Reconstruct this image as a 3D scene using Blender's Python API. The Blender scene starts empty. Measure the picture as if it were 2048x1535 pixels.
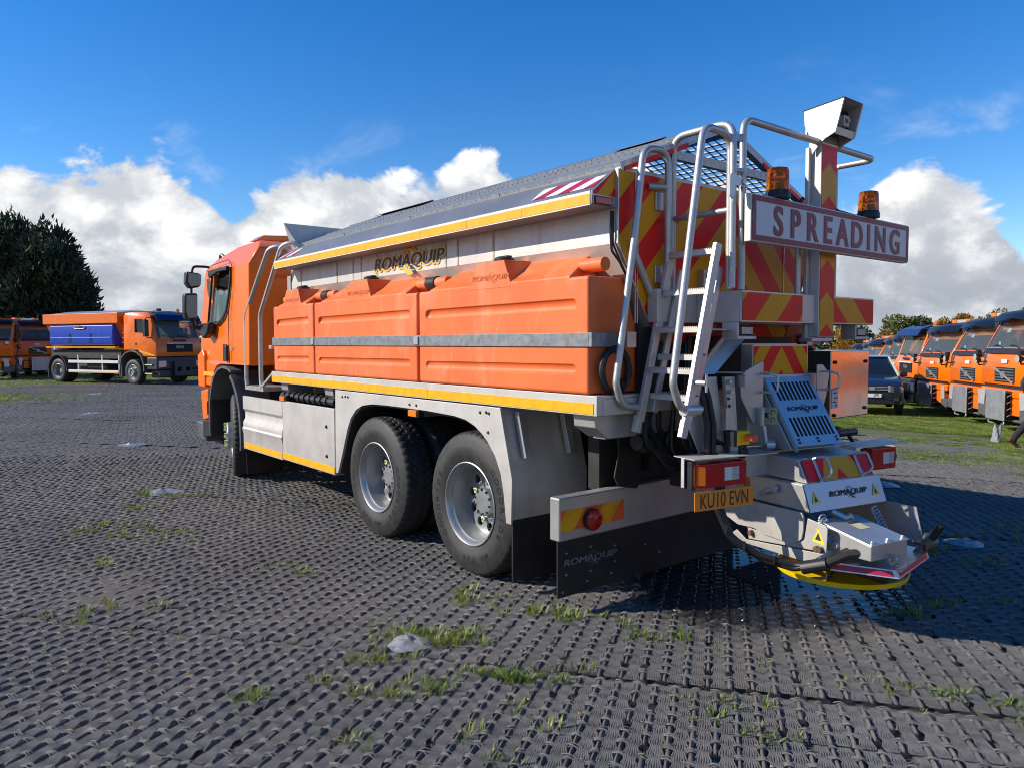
import bpy, bmesh, math, random
import numpy as np
from mathutils import Vector, Matrix
from mathutils.geometry import tessellate_polygon

# ------------------------------------------------------------------ scene, camera, light
sc = bpy.context.scene
COL = sc.collection
R = math.radians
sc.view_settings.view_transform = 'Standard'
sc.view_settings.look = 'None'
sc.view_settings.exposure = 0.22
sc.view_settings.gamma = 1.0
sc.render.film_transparent = False
sc.cycles.max_bounces = 8
sc.cycles.filter_width = 1.0
sc.cycles.transparent_max_bounces = 12
sc.cycles.sample_clamp_indirect = 6.0

cd = bpy.data.cameras.new('camera')
cam = bpy.data.objects.new('camera', cd)
COL.objects.link(cam)
cd.sensor_width = 36.0
cd.lens = 1489.04 / 2048 * 36.0
cd.clip_start = 0.05
cd.clip_end = 3000.0
cr = Vector((0.77815799, -0.62806052, -0.00318292))
cu = Vector((0.03798001, 0.04199696, 0.9983956))
cf = Vector((0.62691918, 0.7770304, -0.05653401))
CAM = Vector((-4.2808, -2.9880, 1.6723))
mw = Matrix((cr, cu, -cf)).transposed().to_4x4()
mw.translation = CAM
cam.matrix_world = mw
sc.camera = cam

SUN_DIR = Vector((-1.0, 0.69, 0.68)).normalized()      # towards the sun
sun_el = math.asin(SUN_DIR.z)
sun_az = math.atan2(SUN_DIR.x, SUN_DIR.y)             # clockwise from +Y
sl = bpy.data.lights.new('sun', 'SUN')
sl.energy = 4.9
sl.angle = R(0.53)
sl.color = (1.0, 0.93, 0.82)
sun = bpy.data.objects.new('sun', sl)
COL.objects.link(sun)
sun.rotation_euler = (-SUN_DIR).to_track_quat('-Z', 'Y').to_euler()
sun.location = SUN_DIR * 60


class NT:
    """tiny node-tree helper"""
    def __init__(self, nt):
        self.nt = nt
    def n(self, kind, **kw):
        nd = self.nt.nodes.new(kind)
        for k, v in kw.items():
            if k in ('operation', 'data_type', 'blend_type', 'noise_dimensions', 'feature', 'distance', 'sky_type',
                     'interpolation_type', 'mode', 'attribute_name', 'wave_type', 'bands_direction', 'domain',
                     'clamp', 'vector_type', 'sun_disc', 'sun_elevation', 'sun_rotation', 'air_density',
                     'dust_density', 'ozone_density', 'altitude', 'noise_type', 'normalize', 'invert'):
                setattr(nd, k, v)
        return nd
    def link(self, a, b):
        self.nt.links.new(a, b)
    def set(self, sock, v):
        if isinstance(v, bpy.types.NodeSocket):
            self.link(v, sock)
        else:
            if sock.type == 'RGBA' and len(v) == 3:
                v = (*v, 1)
            sock.default_value = v
    def math(self, op, a, b=None, c=None, clamp=False):
        nd = self.nt.nodes.new('ShaderNodeMath'); nd.operation = op; nd.use_clamp = clamp
        self.set(nd.inputs[0], a)
        if b is not None: self.set(nd.inputs[1], b)
        if c is not None: self.set(nd.inputs[2], c)
        return nd.outputs[0]
    def vmath(self, op, a, b=None):
        nd = self.nt.nodes.new('ShaderNodeVectorMath'); nd.operation = op
        self.set(nd.inputs[0], a)
        if b is not None: self.set(nd.inputs[1], b)
        return nd.outputs[0]
    def mix(self, fac, a, b, blend='MIX'):
        nd = self.nt.nodes.new('ShaderNodeMix'); nd.data_type = 'RGBA'; nd.blend_type = blend
        self.set(nd.inputs[0], fac); self.set(nd.inputs[6], a); self.set(nd.inputs[7], b)
        return nd.outputs[2]
    def noise(self, vec, scale, detail=4, rough=0.55, dist=0.0, w=None):
        nd = self.nt.nodes.new('ShaderNodeTexNoise')
        if w is not None:
            nd.noise_dimensions = '4D'; nd.inputs['W'].default_value = w
        self.link(vec, nd.inputs['Vector'])
        nd.inputs['Scale'].default_value = scale; nd.inputs['Detail'].default_value = detail
        nd.inputs['Roughness'].default_value = rough; nd.inputs['Distortion'].default_value = dist
        return nd.outputs[0]
    def mapr(self, v, a, b, c=0.0, d=1.0, smooth=True):
        nd = self.nt.nodes.new('ShaderNodeMapRange')
        nd.interpolation_type = 'SMOOTHSTEP' if smooth else 'LINEAR'
        self.set(nd.inputs[0], v)
        for i, q in enumerate((a, b, c, d)): self.set(nd.inputs[1 + i], q)
        return nd.outputs[0]
    def ramp(self, v, stops):
        nd = self.nt.nodes.new('ShaderNodeValToRGB')
        self.link(v, nd.inputs[0])
        el = nd.color_ramp.elements
        while len(el) < len(stops): el.new(0.5)
        for e, (p, c) in zip(el, stops):
            e.position = p; e.color = (*c, 1) if len(c) == 3 else c
        return nd.outputs[0]


# ------------------------------------------------------------------ world: clear sky with a low bank of cumulus all round
world = bpy.data.worlds.new('World')
sc.world = world
world.use_nodes = True
wt = NT(world.node_tree)
world.node_tree.nodes.clear()
wo = wt.n('ShaderNodeOutputWorld')
bg = wt.n('ShaderNodeBackground')
sky = wt.n('ShaderNodeTexSky', sky_type='NISHITA')
sky.sun_disc = False
sky.sun_elevation = sun_el
sky.sun_rotation = sun_az
sky.air_density = 1.0
sky.dust_density = 0.0
sky.ozone_density = 3.5
tc = wt.n('ShaderNodeTexCoord')
dirv = wt.vmath('NORMALIZE', tc.outputs['Generated'])
sep = wt.n('ShaderNodeSeparateXYZ'); wt.link(dirv, sep.inputs[0])
el = wt.math('MULTIPLY', wt.math('ARCSINE', sep.outputs[2]), 180 / math.pi)      # elevation in degrees
# azimuth in degrees clockwise from the view axis (only a place on the horizon, no camera data)
az0 = math.degrees(math.atan2(cf.x, cf.y))
az = wt.math('MULTIPLY', wt.math('ARCTAN2', sep.outputs[0], sep.outputs[1]), 180 / math.pi)
azr = wt.math('WRAP', wt.math('SUBTRACT', az, az0), 180.0, -180.0)
# flattened direction so that billows are a little wider than tall
cv = wt.n('ShaderNodeCombineXYZ')
wt.link(sep.outputs[0], cv.inputs[0]); wt.link(sep.outputs[1], cv.inputs[1])
wt.link(wt.math('MULTIPLY', sep.outputs[2], 1.35), cv.inputs[2])
cvec = cv.outputs[0]
def cloud_med(vec):
    return wt.math('MULTIPLY', wt.math('SUBTRACT', wt.noise(vec, 9.0, 6, 0.60, 0.35, w=1.3), 0.5), 17.0)
CLOUD_TOPS = [(-26.5, 5.5, 1.8), (-14.0, 3.0, 1.4), (-20.5, 2.0, -2.4), (-8.5, 3.0, 1.2), (-2.5, 2.2, 2.0), (3.0, 4.0, 1.2), (29.0, 2.4, 2.2), (36.5, 4.0, -5.5), (24.0, 3.0, -1.2)]
big = wt.noise(cvec, 3.4, 2, 0.5, 0.0, w=3.7)
vor = wt.n('ShaderNodeTexVoronoi')
wt.link(cvec, vor.inputs['Vector']); vor.inputs['Scale'].default_value = 17.0
puff = wt.math('MULTIPLY', wt.math('SUBTRACT', 0.42, vor.outputs['Distance']), 3.5)
h = wt.math('ADD', 11.4, wt.math('MULTIPLY', wt.math('SUBTRACT', big, 0.5), 12.0))
for (a, w_, amp) in CLOUD_TOPS:
    q = wt.math('DIVIDE', wt.math('SUBTRACT', azr, a), w_)
    h = wt.math('ADD', h, wt.math('MULTIPLY', wt.math('EXPONENT', wt.math('MULTIPLY', wt.math('MULTIPLY', q, q), -1.0)), amp))
hb0 = wt.math('SUBTRACT', wt.math('MULTIPLY', wt.math('SUBTRACT', h, el), 1.3), wt.math('MULTIPLY', wt.math('MAXIMUM', wt.math('SUBTRACT', el, 15.5), 0.0), 2.0))
med0 = cloud_med(cvec)
d0 = wt.math('ADD', wt.math('ADD', hb0, med0), puff)
mask = wt.mapr(d0, 0.0, 1.9)
# light side: density towards the sun (left and up) is lower
offv = wt.vmath('ADD', cvec, tuple(SUN_DIR * 0.045 + Vector((0, 0, 0.012))))
lit = wt.mapr(wt.math('ADD', wt.math('SUBTRACT', med0, cloud_med(offv)), puff), -2.2, 3.6)
lowdark = wt.mapr(el, 1.0, 10.5, 0.0, 1.0)
lit2 = wt.math('MULTIPLY_ADD', lowdark, 0.42, wt.math('MULTIPLY', lit, 0.72), clamp=True)
ccol = wt.ramp(lit2, [(0.0, (3.5, 3.9, 4.5)), (0.35, (4.9, 5.2, 5.7)), (0.70, (7.3, 7.5, 7.7)), (1.0, (9.4, 9.3, 9.1))])
wisp = wt.mapr(wt.noise(wt.vmath('MULTIPLY', dirv, (1.0, 1.0, 1.9)), 5.5, 5, 0.62, 0.6, w=8.8), 0.56, 0.80)
wispm = wt.math('MULTIPLY', wisp, wt.mapr(el, 21.0, 10.0, 0.0, 0.55))
hs = wt.n('ShaderNodeHueSaturation'); hs.inputs['Hue'].default_value = 0.510; hs.inputs['Saturation'].default_value = 1.36; hs.inputs['Value'].default_value = 1.45
wt.link(sky.outputs[0], hs.inputs['Color'])
skyc = wt.mix(wispm, hs.outputs[0], (7.0, 7.6, 8.4))
allc = wt.mix(mask, skyc, ccol)
wt.link(allc, bg.inputs['Color'])
bg.inputs['Strength'].default_value = 0.10
wt.link(bg.outputs[0], wo.inputs['Surface'])

# ------------------------------------------------------------------ materials
MATS = {}
def mat(name, col, rough=0.5, metal=0.0, coat=0.0, var=0.10, vscale=5.0, bump=0.0, bscale=60.0, dirt=0.0,
        dirtcol=(0.16, 0.13, 0.10), dscale=3.0, streak=False, trans=0.0, ior=1.45, emit=None, estr=0.0, mud=0.0, fade=None, spec=None, rvar=0.12, sss=0.0):
    m = bpy.data.materials.new(name); m.use_nodes = True
    t = NT(m.node_tree); b = m.node_tree.nodes['Principled BSDF']
    c = t.n('ShaderNodeTexCoord').outputs['Object']
    n1 = t.noise(c, vscale, 5, 0.6)
    lo = tuple(max(0, q * (1 - var)) for q in col); hi = tuple(min(1, q * (1 + var)) for q in col)
    f = t.mapr(n1, 0.3, 0.7)
    base = t.mix(f, lo, hi)
    rg = t.math('ADD', rough - rvar * 0.5, t.math('MULTIPLY', n1, rvar), clamp=True)
    if dirt > 0:
        mp = t.n('ShaderNodeMapping'); t.link(c, mp.inputs[0])
        mp.inputs['Scale'].default_value = (1, 1, 0.12) if streak else (1, 1, 1)
        dn = t.noise(mp.outputs[0], dscale * (4 if streak else 1), 8, 0.65)
        df = t.math('MULTIPLY', t.mapr(dn, 0.5, 0.78), dirt, clamp=True)
        dn2 = t.noise(c, dscale * 9, 6, 0.7)
        df = t.math('ADD', df, t.math('MULTIPLY', t.mapr(dn2, 0.60, 0.75), dirt * 0.45), clamp=True)
        base = t.mix(df, base, dirtcol)
        rg = t.math('ADD', rg, t.math('MULTIPLY', df, 0.3), clamp=True)
        if metal > 0:
            t.link(t.math('SUBTRACT', metal, t.math('MULTIPLY', df, metal * 0.8)), b.inputs['Metallic'])
    if fade:
        mp2 = t.n('ShaderNodeMapping'); t.link(c, mp2.inputs[0]); mp2.inputs['Scale'].default_value = (1, 1.0, .35)
        ff = t.math('MULTIPLY', t.mapr(t.noise(mp2.outputs[0], 3.2, 7, .68, .6), .48, .66), fade[1])
        sc_ = t.math('MULTIPLY', t.mapr(t.noise(mp2.outputs[0], 42.0, 5, .75), .60, .70), fade[1] * .7)
        base = t.mix(t.math('ADD', ff, sc_, clamp=True), base, fade[0])
    if mud:
        gp_ = t.n('ShaderNodeSeparateXYZ'); t.link(c, gp_.inputs[0])
        mn = t.noise(c, 7.0, 8, .72)
        hz = t.math('ADD', gp_.outputs[2], t.math('MULTIPLY', t.math('SUBTRACT', mn, .5), -1.1))
        mf = t.math('MULTIPLY', t.mapr(hz, 1.05, .30), mud, clamp=True)
        sp2 = t.math('MULTIPLY', t.mapr(t.noise(c, 85.0, 3, .6), .62, .68), t.mapr(gp_.outputs[2], 1.5, .5, .05, .8))
        mf = t.math('ADD', mf, t.math('MULTIPLY', sp2, mud), clamp=True)
        base = t.mix(mf, base, (0.155, 0.128, 0.10)); rg = t.math('ADD', rg, t.math('MULTIPLY', mf, .35), clamp=True)
    if spec is not None: b.inputs['Specular IOR Level'].default_value = spec
    if metal > 0 and dirt <= 0:
        b.inputs['Metallic'].default_value = metal
    t.link(base, b.inputs['Base Color']); t.link(rg, b.inputs['Roughness'])
    if coat: b.inputs['Coat Weight'].default_value = coat; b.inputs['Coat Roughness'].default_value = 0.08
    if trans: b.inputs['Transmission Weight'].default_value = trans
    b.inputs['IOR'].default_value = ior
    if sss:
        b.inputs['Subsurface Weight'].default_value = sss; b.inputs['Subsurface Radius'].default_value = (0.03, 0.012, 0.006)
    if bump:
        bn = t.noise(c, bscale, 4, 0.6)
        bp = t.n('ShaderNodeBump'); bp.inputs['Strength'].default_value = bump; bp.inputs['Distance'].default_value = 0.01
        t.link(bn, bp.inputs['Height']); t.link(bp.outputs[0], b.inputs['Normal'])
    if emit:
        b.inputs['Emission Color'].default_value = (*emit, 1); b.inputs['Emission Strength'].default_value = estr
    MATS[name] = m
    return m

mat('orange_paint', (0.88, 0.165, 0.002), 0.30, coat=0.25, var=0.04, dirt=0.12, dirtcol=(0.45, 0.12, 0.02), dscale=2.2, rvar=0.1, mud=.12)
mat('orange_paint_far', (0.84, 0.16, 0.006), 0.30, coat=0.4, var=0.08, dirt=0.25, dirtcol=(0.35, 0.15, 0.07))
mat('orange_plastic', (0.76, 0.150, 0.032), 0.52, var=0.10, vscale=2.2, dirt=0.30, dirtcol=(0.66, 0.22, 0.095), dscale=1.6, bump=0.03, bscale=22, fade=((0.74, 0.30, 0.16), .42))
mat('stainless_side', (0.60, 0.57, 0.52), 0.46, metal=0.45, var=0.07, dirt=0.40, dirtcol=(0.34, 0.29, 0.22), streak=True, dscale=2.0, bump=0.03, bscale=18, mud=.34)
mat('stainless', (0.54, 0.52, 0.49), 0.38, metal=0.62, var=0.10, vscale=4, dirt=0.22, dirtcol=(0.24, 0.21, 0.17), dscale=3.0, bump=0.03, bscale=14)
mat('stainless_bright', (0.56, 0.56, 0.55), 0.36, metal=0.70, var=0.06, dirt=0.15, dirtcol=(0.3, 0.27, 0.22), bump=0.02, bscale=9)
mat('stainless_mirror', (0.56, 0.53, 0.50), 0.13, metal=0.95, var=0.05, dirt=0.12, dirtcol=(0.2, 0.17, 0.14), bump=0.10, bscale=3.5, rvar=0.08)
mat('steel_tube', (0.50, 0.49, 0.47), 0.42, metal=0.62, var=0.10, vscale=9, dirt=0.15, dirtcol=(0.3, 0.27, 0.22))
mat('galvanised', (0.42, 0.44, 0.45), 0.42, metal=0.55, var=0.22, vscale=38, dirt=0.25, dirtcol=(0.22, 0.2, 0.17))
mat('galvanised_dull', (0.22, 0.235, 0.245), 0.5, metal=0.5, var=0.2, vscale=25, dirt=0.5, dirtcol=(0.30, 0.25, 0.17), streak=True, dscale=4)
mat('wing_steel', (0.25, 0.255, 0.27), 0.46, metal=0.55, var=0.08, vscale=2.0, dirt=0.3, dirtcol=(0.30, 0.29, 0.27), bump=0.02, bscale=6)
mat('chassis_steel', (0.028, 0.026, 0.025), 0.6, var=0.3, dirt=0.5, dirtcol=(0.07, 0.05, 0.035))
mat('black_plastic', (0.022, 0.022, 0.024), 0.42, var=0.2, dirt=0.25, dirtcol=(0.07, 0.065, 0.06))
mat('grey_plastic', (0.10, 0.10, 0.105), 0.45, var=0.12, dirt=0.3, dirtcol=(0.16, 0.15, 0.14))
mat('rubber', (0.030, 0.029, 0.028), 0.62, var=0.2, vscale=14, dirt=0.55, dirtcol=(0.085, 0.076, 0.066), dscale=5, bump=0.05, bscale=90)
mat('tyre_letter', (0.016, 0.016, 0.016), 0.42, var=0.1)
mat('hose_rubber', (0.018, 0.018, 0.018), 0.45, var=0.2, dirt=.35, dirtcol=(.05, .045, .04), dscale=4)
mat('rim_silver', (0.36, 0.365, 0.37), 0.40, metal=0.65, var=0.06, dirt=0.3, dirtcol=(0.23, 0.2, 0.17), dscale=6)
mat('nut_green', (0.62, 0.70, 0.28), 0.5, var=0.1)
mat('tape_yellow', (0.86, 0.40, 0.006), 0.42, var=0.10, vscale=12, dirt=0.18, dirtcol=(0.45, 0.25, 0.05), dscale=8)
mat('chev_red', (0.86, 0.014, 0.010), 0.38, spec=0.28, var=0.06, dirt=0.12, dirtcol=(0.4, 0.06, 0.05))
mat('chev_yellow', (0.78, 0.33, 0.004), 0.38, spec=0.28, var=0.06, dirt=0.15, dirtcol=(0.4, 0.25, 0.08))
mat('chev_orange', (0.86, 0.13, 0.035), 0.35, var=0.06)
mat('decal_red', (0.42, 0.018, 0.055), 0.35, var=0.08)
mat('decal_white', (0.72, 0.70, 0.64), 0.4, var=0.06, dirt=0.25, dirtcol=(0.4, 0.38, 0.33))
mat('sign_white', (0.62, 0.63, 0.62), 0.38, var=0.05, dirt=0.3, dirtcol=(0.38, 0.38, 0.37), dscale=4)
mat('sign_red', (0.26, 0.022, 0.040), 0.42, var=0.08)
mat('logo_navy', (0.018, 0.030, 0.095), 0.45, var=0.1)
mat('logo_yellow', (0.78, 0.46, 0.07), 0.45, var=0.1)
mat('cut_black', (0.008, 0.008, 0.008), 0.7, var=0.1)
mat('label_yellow', (0.80, 0.62, 0.05), 0.4, var=0.06)
mat('label_cream', (0.66, 0.62, 0.33), 0.4, var=0.06)
mat('spinner_yellow', (0.85, 0.55, 0.0), 0.4, var=0.08, dirt=0.2, dirtcol=(0.4, 0.3, 0.1))
mat('plate_yellow', (0.82, 0.27, 0.02), 0.4, var=0.05, dirt=0.3, dirtcol=(0.6, 0.12, 0.03))
mat('plate_white', (0.7, 0.7, 0.68), 0.4, var=0.05)
mat('lens_red', (0.50, 0.010, 0.012), 0.12, coat=0.5, var=0.08)
mat('lens_amber', (0.85, 0.19, 0.008), 0.14, coat=0.5, var=0.08)
mat('lens_clear', (0.55, 0.55, 0.56), 0.15, metal=0.3, coat=0.5, var=0.1, vscale=40)
mat('beacon_amber', (1.0, 0.46, 0.03), 0.08, trans=0.9, ior=1.35, var=0.03)
mat('beacon_core', (0.9, 0.55, 0.12), 0.15, metal=0.8)
mat('mirror_glass', (0.7, 0.72, 0.74), 0.03, metal=1.0, var=0.02, rvar=0.0)
mat('seat_grey', (0.085, 0.088, 0.088), 0.8, var=0.2)
mat('tank_blue', (0.012, 0.060, 0.46), 0.35, coat=0.3, var=0.1)
mat('visor_dark', (0.010, 0.012, 0.018), 0.30, var=0.1, spec=.18)
mat('visor_blue', (0.010, 0.028, 0.11), 0.30, var=0.1, spec=.25)
mat('car_paint', (0.030, 0.042, 0.072), 0.22, metal=0.5, coat=0.7, var=0.05)
mat('car_lower', (0.17, 0.145, 0.14), 0.3, metal=0.3, coat=0.3, var=0.06)
mat('plow_plate', (0.42, 0.42, 0.43), 0.42, metal=0.6, var=0.12, dirt=0.35, dirtcol=(0.25, 0.22, 0.2))
mat('trouser', (0.018, 0.018, 0.021), 0.85, var=0.2)
mat('jacket', (0.03, 0.035, 0.05), 0.85, var=0.2)
mat('shoe_brown', (0.10, 0.042, 0.02), 0.5, var=0.2)
mat('skin', (0.50, 0.29, 0.20), 0.55, var=0.06)
mat('hair', (0.03, 0.02, 0.015), 0.7, var=0.2)
mat('film', (0.46, 0.48, 0.50), 0.25, var=0.3, trans=0.45, vscale=14, bump=0.5, bscale=22)
mat('bark', (0.06, 0.045, 0.032), 0.9, var=0.3, bump=0.5, bscale=20)

def glass(name, col, mixf=0.25, rough=0.02, dust_glare=0.0, gcol=(.75, .77, .77)):
    m = bpy.data.materials.new(name); m.use_nodes = True
    t = NT(m.node_tree); m.node_tree.nodes.clear()
    o = t.n('ShaderNodeOutputMaterial'); tr = t.n('ShaderNodeBsdfTransparent'); gl = t.n('ShaderNodeBsdfGlossy')
    lw = t.n('ShaderNodeLayerWeight'); fr_ = t.math('MULTIPLY_ADD', t.math('POWER', lw.outputs['Facing'], 5.0), .92, .05)
    tr.inputs[0].default_value = (*col, 1); gl.inputs['Roughness'].default_value = rough; gl.inputs['Color'].default_value = (*gcol, 1)
    mx = t.n('ShaderNodeMixShader')
    t.link(t.math('ADD', fr_, mixf * 0.1, clamp=True), mx.inputs[0])
    t.link(tr.outputs[0], mx.inputs[1]); t.link(gl.outputs[0], mx.inputs[2])
    df = t.n('ShaderNodeBsdfDiffuse'); df.inputs[0].default_value = (0.50, 0.55, 0.53, 1); m2 = t.n('ShaderNodeMixShader'); m2.inputs[0].default_value = dust_glare
    tl2 = t.n('ShaderNodeBsdfTranslucent'); tl2.inputs[0].default_value = (0.50, 0.55, 0.53, 1); m3 = t.n('ShaderNodeMixShader'); m3.inputs[0].default_value = .5; t.link(df.outputs[0], m3.inputs[1]); t.link(tl2.outputs[0], m3.inputs[2])
    t.link(mx.outputs[0], m2.inputs[1]); t.link(m3.outputs[0], m2.inputs[2]); t.link(m2.outputs[0], o.inputs['Surface'])
    MATS[name] = m
glass('cab_glass', (0.84, 0.93, 0.90))
glass('screen_glass', (0.76, 0.84, 0.82), 0.3, dust_glare=0.24, gcol=(.55, .57, .54))  # pale diffuse layer stands for dust plus bright sky in the screens

def leafmat(name, cols, rough=0.6, transl=0.25):
    m = bpy.data.materials.new(name); m.use_nodes = True
    t = NT(m.node_tree); b = m.node_tree.nodes['Principled BSDF']
    g = t.n('ShaderNodeNewGeometry')
    n1 = t.noise(g.outputs['Position'], 0.9, 4, 0.6); n2 = t.noise(g.outputs['Position'], 23.0, 2, 0.6)
    f = t.math('ADD', t.math('MULTIPLY', t.mapr(n1, 0.3, 0.7), 0.55), t.math('MULTIPLY', t.mapr(n2, 0.25, 0.75), 0.45))
    st = [(i / (len(cols) - 1), c) for i, c in enumerate(cols)]
    c = t.ramp(f, st)
    t.link(c, b.inputs['Base Color']); b.inputs['Roughness'].default_value = rough
    o = m.node_tree.nodes['Material Output']
    tl = t.n('ShaderNodeBsdfTranslucent'); t.link(c, tl.inputs[0])
    mx = t.n('ShaderNodeMixShader'); mx.inputs[0].default_value = transl
    t.link(b.outputs[0], mx.inputs[1]); t.link(tl.outputs[0], mx.inputs[2]); t.link(mx.outputs[0], o.inputs['Surface'])
    MATS[name] = m
leafmat('conifer_leaf', [(0.016, 0.034, 0.018), (0.028, 0.055, 0.024), (0.052, 0.082, 0.030)], 0.7, 0.15)
leafmat('olive_leaf', [(0.07, 0.10, 0.022), (0.13, 0.15, 0.035), (0.20, 0.20, 0.055)])
leafmat('green_leaf', [(0.03, 0.06, 0.018), (0.06, 0.095, 0.025), (0.11, 0.14, 0.04)])
leafmat('autumn_leaf', [(0.20, 0.14, 0.02), (0.34, 0.17, 0.02), (0.42, 0.23, 0.03)])
leafmat('grass_leaf', [(0.08, 0.13, 0.014), (0.16, 0.24, 0.028), (0.26, 0.31, 0.055), (0.34, 0.32, 0.12)], 0.5, 0.35)

# ------------------------------------------------------------------ mesh helpers
def link(o, parent=None):
    COL.objects.link(o)
    if parent: o.parent = parent
    return o
def tag(o, label=None, cat=None, group=None, kind=None):
    if label: o['label'] = label
    if cat: o['category'] = cat
    if group: o['group'] = group
    if kind: o['kind'] = kind
    return o
def empty(name, loc=(0, 0, 0), rz=0.0, label=None, cat=None, group=None):
    o = bpy.data.objects.new(name, None); COL.objects.link(o)
    o.location = loc; o.rotation_euler = (0, 0, rz); o.empty_display_size = 0.2
    return tag(o, label, cat, group)
def inst(src, parent, loc=(0, 0, 0), rot=(0, 0, 0), name=None, scale=None):
    o = src.copy(); COL.objects.link(o); o.parent = parent; o.location = loc; o.rotation_euler = rot
    if name: o.name = name
    if scale: o.scale = scale
    return o
def copy_tree(o, parent=None):
    c = o.copy(); COL.objects.link(c); c.parent = parent
    for ch in list(o.children):
        copy_tree(ch, c)
    return c

def fillet(pts, rad, n=6):
    """round the inner corners of a polyline"""
    pts = [Vector(p) for p in pts]; out = [pts[0]]
    for i in range(1, len(pts) - 1):
        a, b, c = pts[i - 1], pts[i], pts[i + 1]
        r_ = rad[i] if isinstance(rad, dict) else rad
        u = (a - b); v = (c - b); lu, lv = u.length, v.length
        u.normalize(); v.normalize()
        ang = u.angle(v)
        if ang > math.pi - 0.05 or r_ <= 0: out.append(b); continue
        tl = min(r_ / math.tan(ang / 2), lu * 0.49, lv * 0.49)
        p, q = b + u * tl, b + v * tl
        for k in range(n + 1):
            s = k / n
            out.append(p * (1 - s) ** 2 + b * 2 * s * (1 - s) + q * s * s)
    out.append(pts[-1]); return out

FIXINGS = {'rivet', 'panel_bolt', 'flap_bolt', 'grille_bolt', 'housing_bolt', 'mount_bolt', 'swing_bolt', 'cabinet_lock', 'label_print', 'bulkhead_rib', 'hydraulic_hose', 'beacon_cable', 'hose_tie', 'plough_coupling'}
class MB:
    def __init__(self):
        self.v = []; self.f = []; self.m = []; self.mi = 0
    def add(self, vs, fs, mi=None):
        o = len(self.v); self.v += [tuple(p) for p in vs]
        for q in fs:
            self.f.append([o + i for i in q]); self.m.append(self.mi if mi is None else mi)
        return self
    def box(self, x0, x1, y0, y1, z0, z1, mi=None):
        vs = [(x, y, z) for z in (z0, z1) for y in (y0, y1) for x in (x0, x1)]
        return self.add(vs, [(0, 2, 3, 1), (4, 5, 7, 6), (0, 1, 5, 4), (2, 6, 7, 3), (0, 4, 6, 2), (1, 3, 7, 5)], mi)
    def obox(self, c, size, M=None, mi=None):
        a, b, d = [s / 2 for s in size]; M = M or Matrix.Identity(3)
        vs = [Vector(c) + M @ Vector((x, y, z)) for z in (-d, d) for y in (-b, b) for x in (-a, a)]
        return self.add(vs, [(0, 2, 3, 1), (4, 5, 7, 6), (0, 1, 5, 4), (2, 6, 7, 3), (0, 4, 6, 2), (1, 3, 7, 5)], mi)
    def beam(self, p0, p1, w, h, up=(0, 0, 1), mi=None):
        p0, p1 = Vector(p0), Vector(p1); d = (p1 - p0); L = d.length; d.normalize()
        s = d.cross(Vector(up)); s.normalize(); u = s.cross(d)
        M = Matrix((s, d, u)).transposed()
        return self.obox((p0 + p1) / 2, (w, L, h), M, mi)
    @staticmethod
    def _p3(axis, p, a):
        return (a, p[0], p[1]) if axis == 'x' else (p[0], a, p[1]) if axis == 'y' else (p[0], p[1], a)
    def plate(self, outer, axis, a, b, holes=(), mi=None):
        loops = [list(outer)] + [list(h) for h in holes]
        flat = [p for l in loops for p in l]; n = len(flat)
        tris = tessellate_polygon([[Vector((p[0], p[1], 0)) for p in l] for l in loops])
        vs = [self._p3(axis, p, a) for p in flat] + [self._p3(axis, p, b) for p in flat]
        if not holes:
            fs = [tuple(range(n)), tuple(range(2 * n - 1, n - 1, -1))] if n <= 4 else [tuple(t) for t in tris] + [tuple(i + n for i in reversed(t)) for t in tris]
        else:
            fs = [tuple(t) for t in tris] + [tuple(i + n for i in reversed(t)) for t in tris]
        k = 0
        for l in loops:
            m = len(l)
            for i in range(m):
                j = (i + 1) % m; fs.append((k + i, k + j, n + k + j, n + k + i))
            k += m
        return self.add(vs, fs, mi)
    def sheet(self, poly3, mi=None):
        return self.add(poly3, [tuple(range(len(poly3)))], mi)
    def tube(self, pts, r, n=10, rad=0.0, cap=True, mi=None, closed=False):
        pts = fillet(pts, rad) if rad else [Vector(p) for p in pts]
        N = len(pts); rings = []; prev = None
        for i, p in enumerate(pts):
            if closed: d = pts[(i + 1) % N] - pts[i - 1]
            else: d = pts[min(i + 1, N - 1)] - pts[max(i - 1, 0)]
            d.normalize()
            if prev is None:
                a = d.cross(Vector((0, 0, 1)));
                if a.length < 1e-3: a = d.cross(Vector((1, 0, 0)))
            else:
                a = prev - d * prev.dot(d)
            a.normalize(); prev = a; b_ = d.cross(a)
            rr = r[i] if isinstance(r, (list, tuple)) else r
            rings.append([p + (a * math.cos(q) + b_ * math.sin(q)) * rr for q in (2 * math.pi * k / n for k in range(n))])
        vs = [q for rg in rings for q in rg]; fs = []
        for i in range(N if closed else N - 1):
            j = (i + 1) % N
            for k in range(n):
                fs.append((i * n + k, i * n + (k + 1) % n, j * n + (k + 1) % n, j * n + k))
        if cap and not closed:
            fs.append(tuple(range(n - 1, -1, -1))); fs.append(tuple((N - 1) * n + k for k in range(n)))
        return self.add(vs, fs, mi)
    def cyl(self, p0, p1, r0, r1=None, n=16, mi=None):
        r1 = r0 if r1 is None else r1
        return self.tube([p0, p1], [r0, r1], n, mi=mi)
    def lathe(self, prof, n=32, M=None, mi=None, closed=False):
        """prof: (r, h) turned about local z"""
        M = M or Matrix.Identity(4); vs = []; fs = []; k = len(prof)
        for i in range(n):
            a = 2 * math.pi * i / n
            for r_, h in prof: vs.append(M @ Vector((r_ * math.cos(a), r_ * math.sin(a), h)))
        for i in range(n):
            j = (i + 1) % n
            for q in range(k if closed else k - 1):
                q2 = (q + 1) % k; fs.append((i * k + q, j * k + q, j * k + q2, i * k + q2))
        return self.add(vs, fs, mi)
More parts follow.
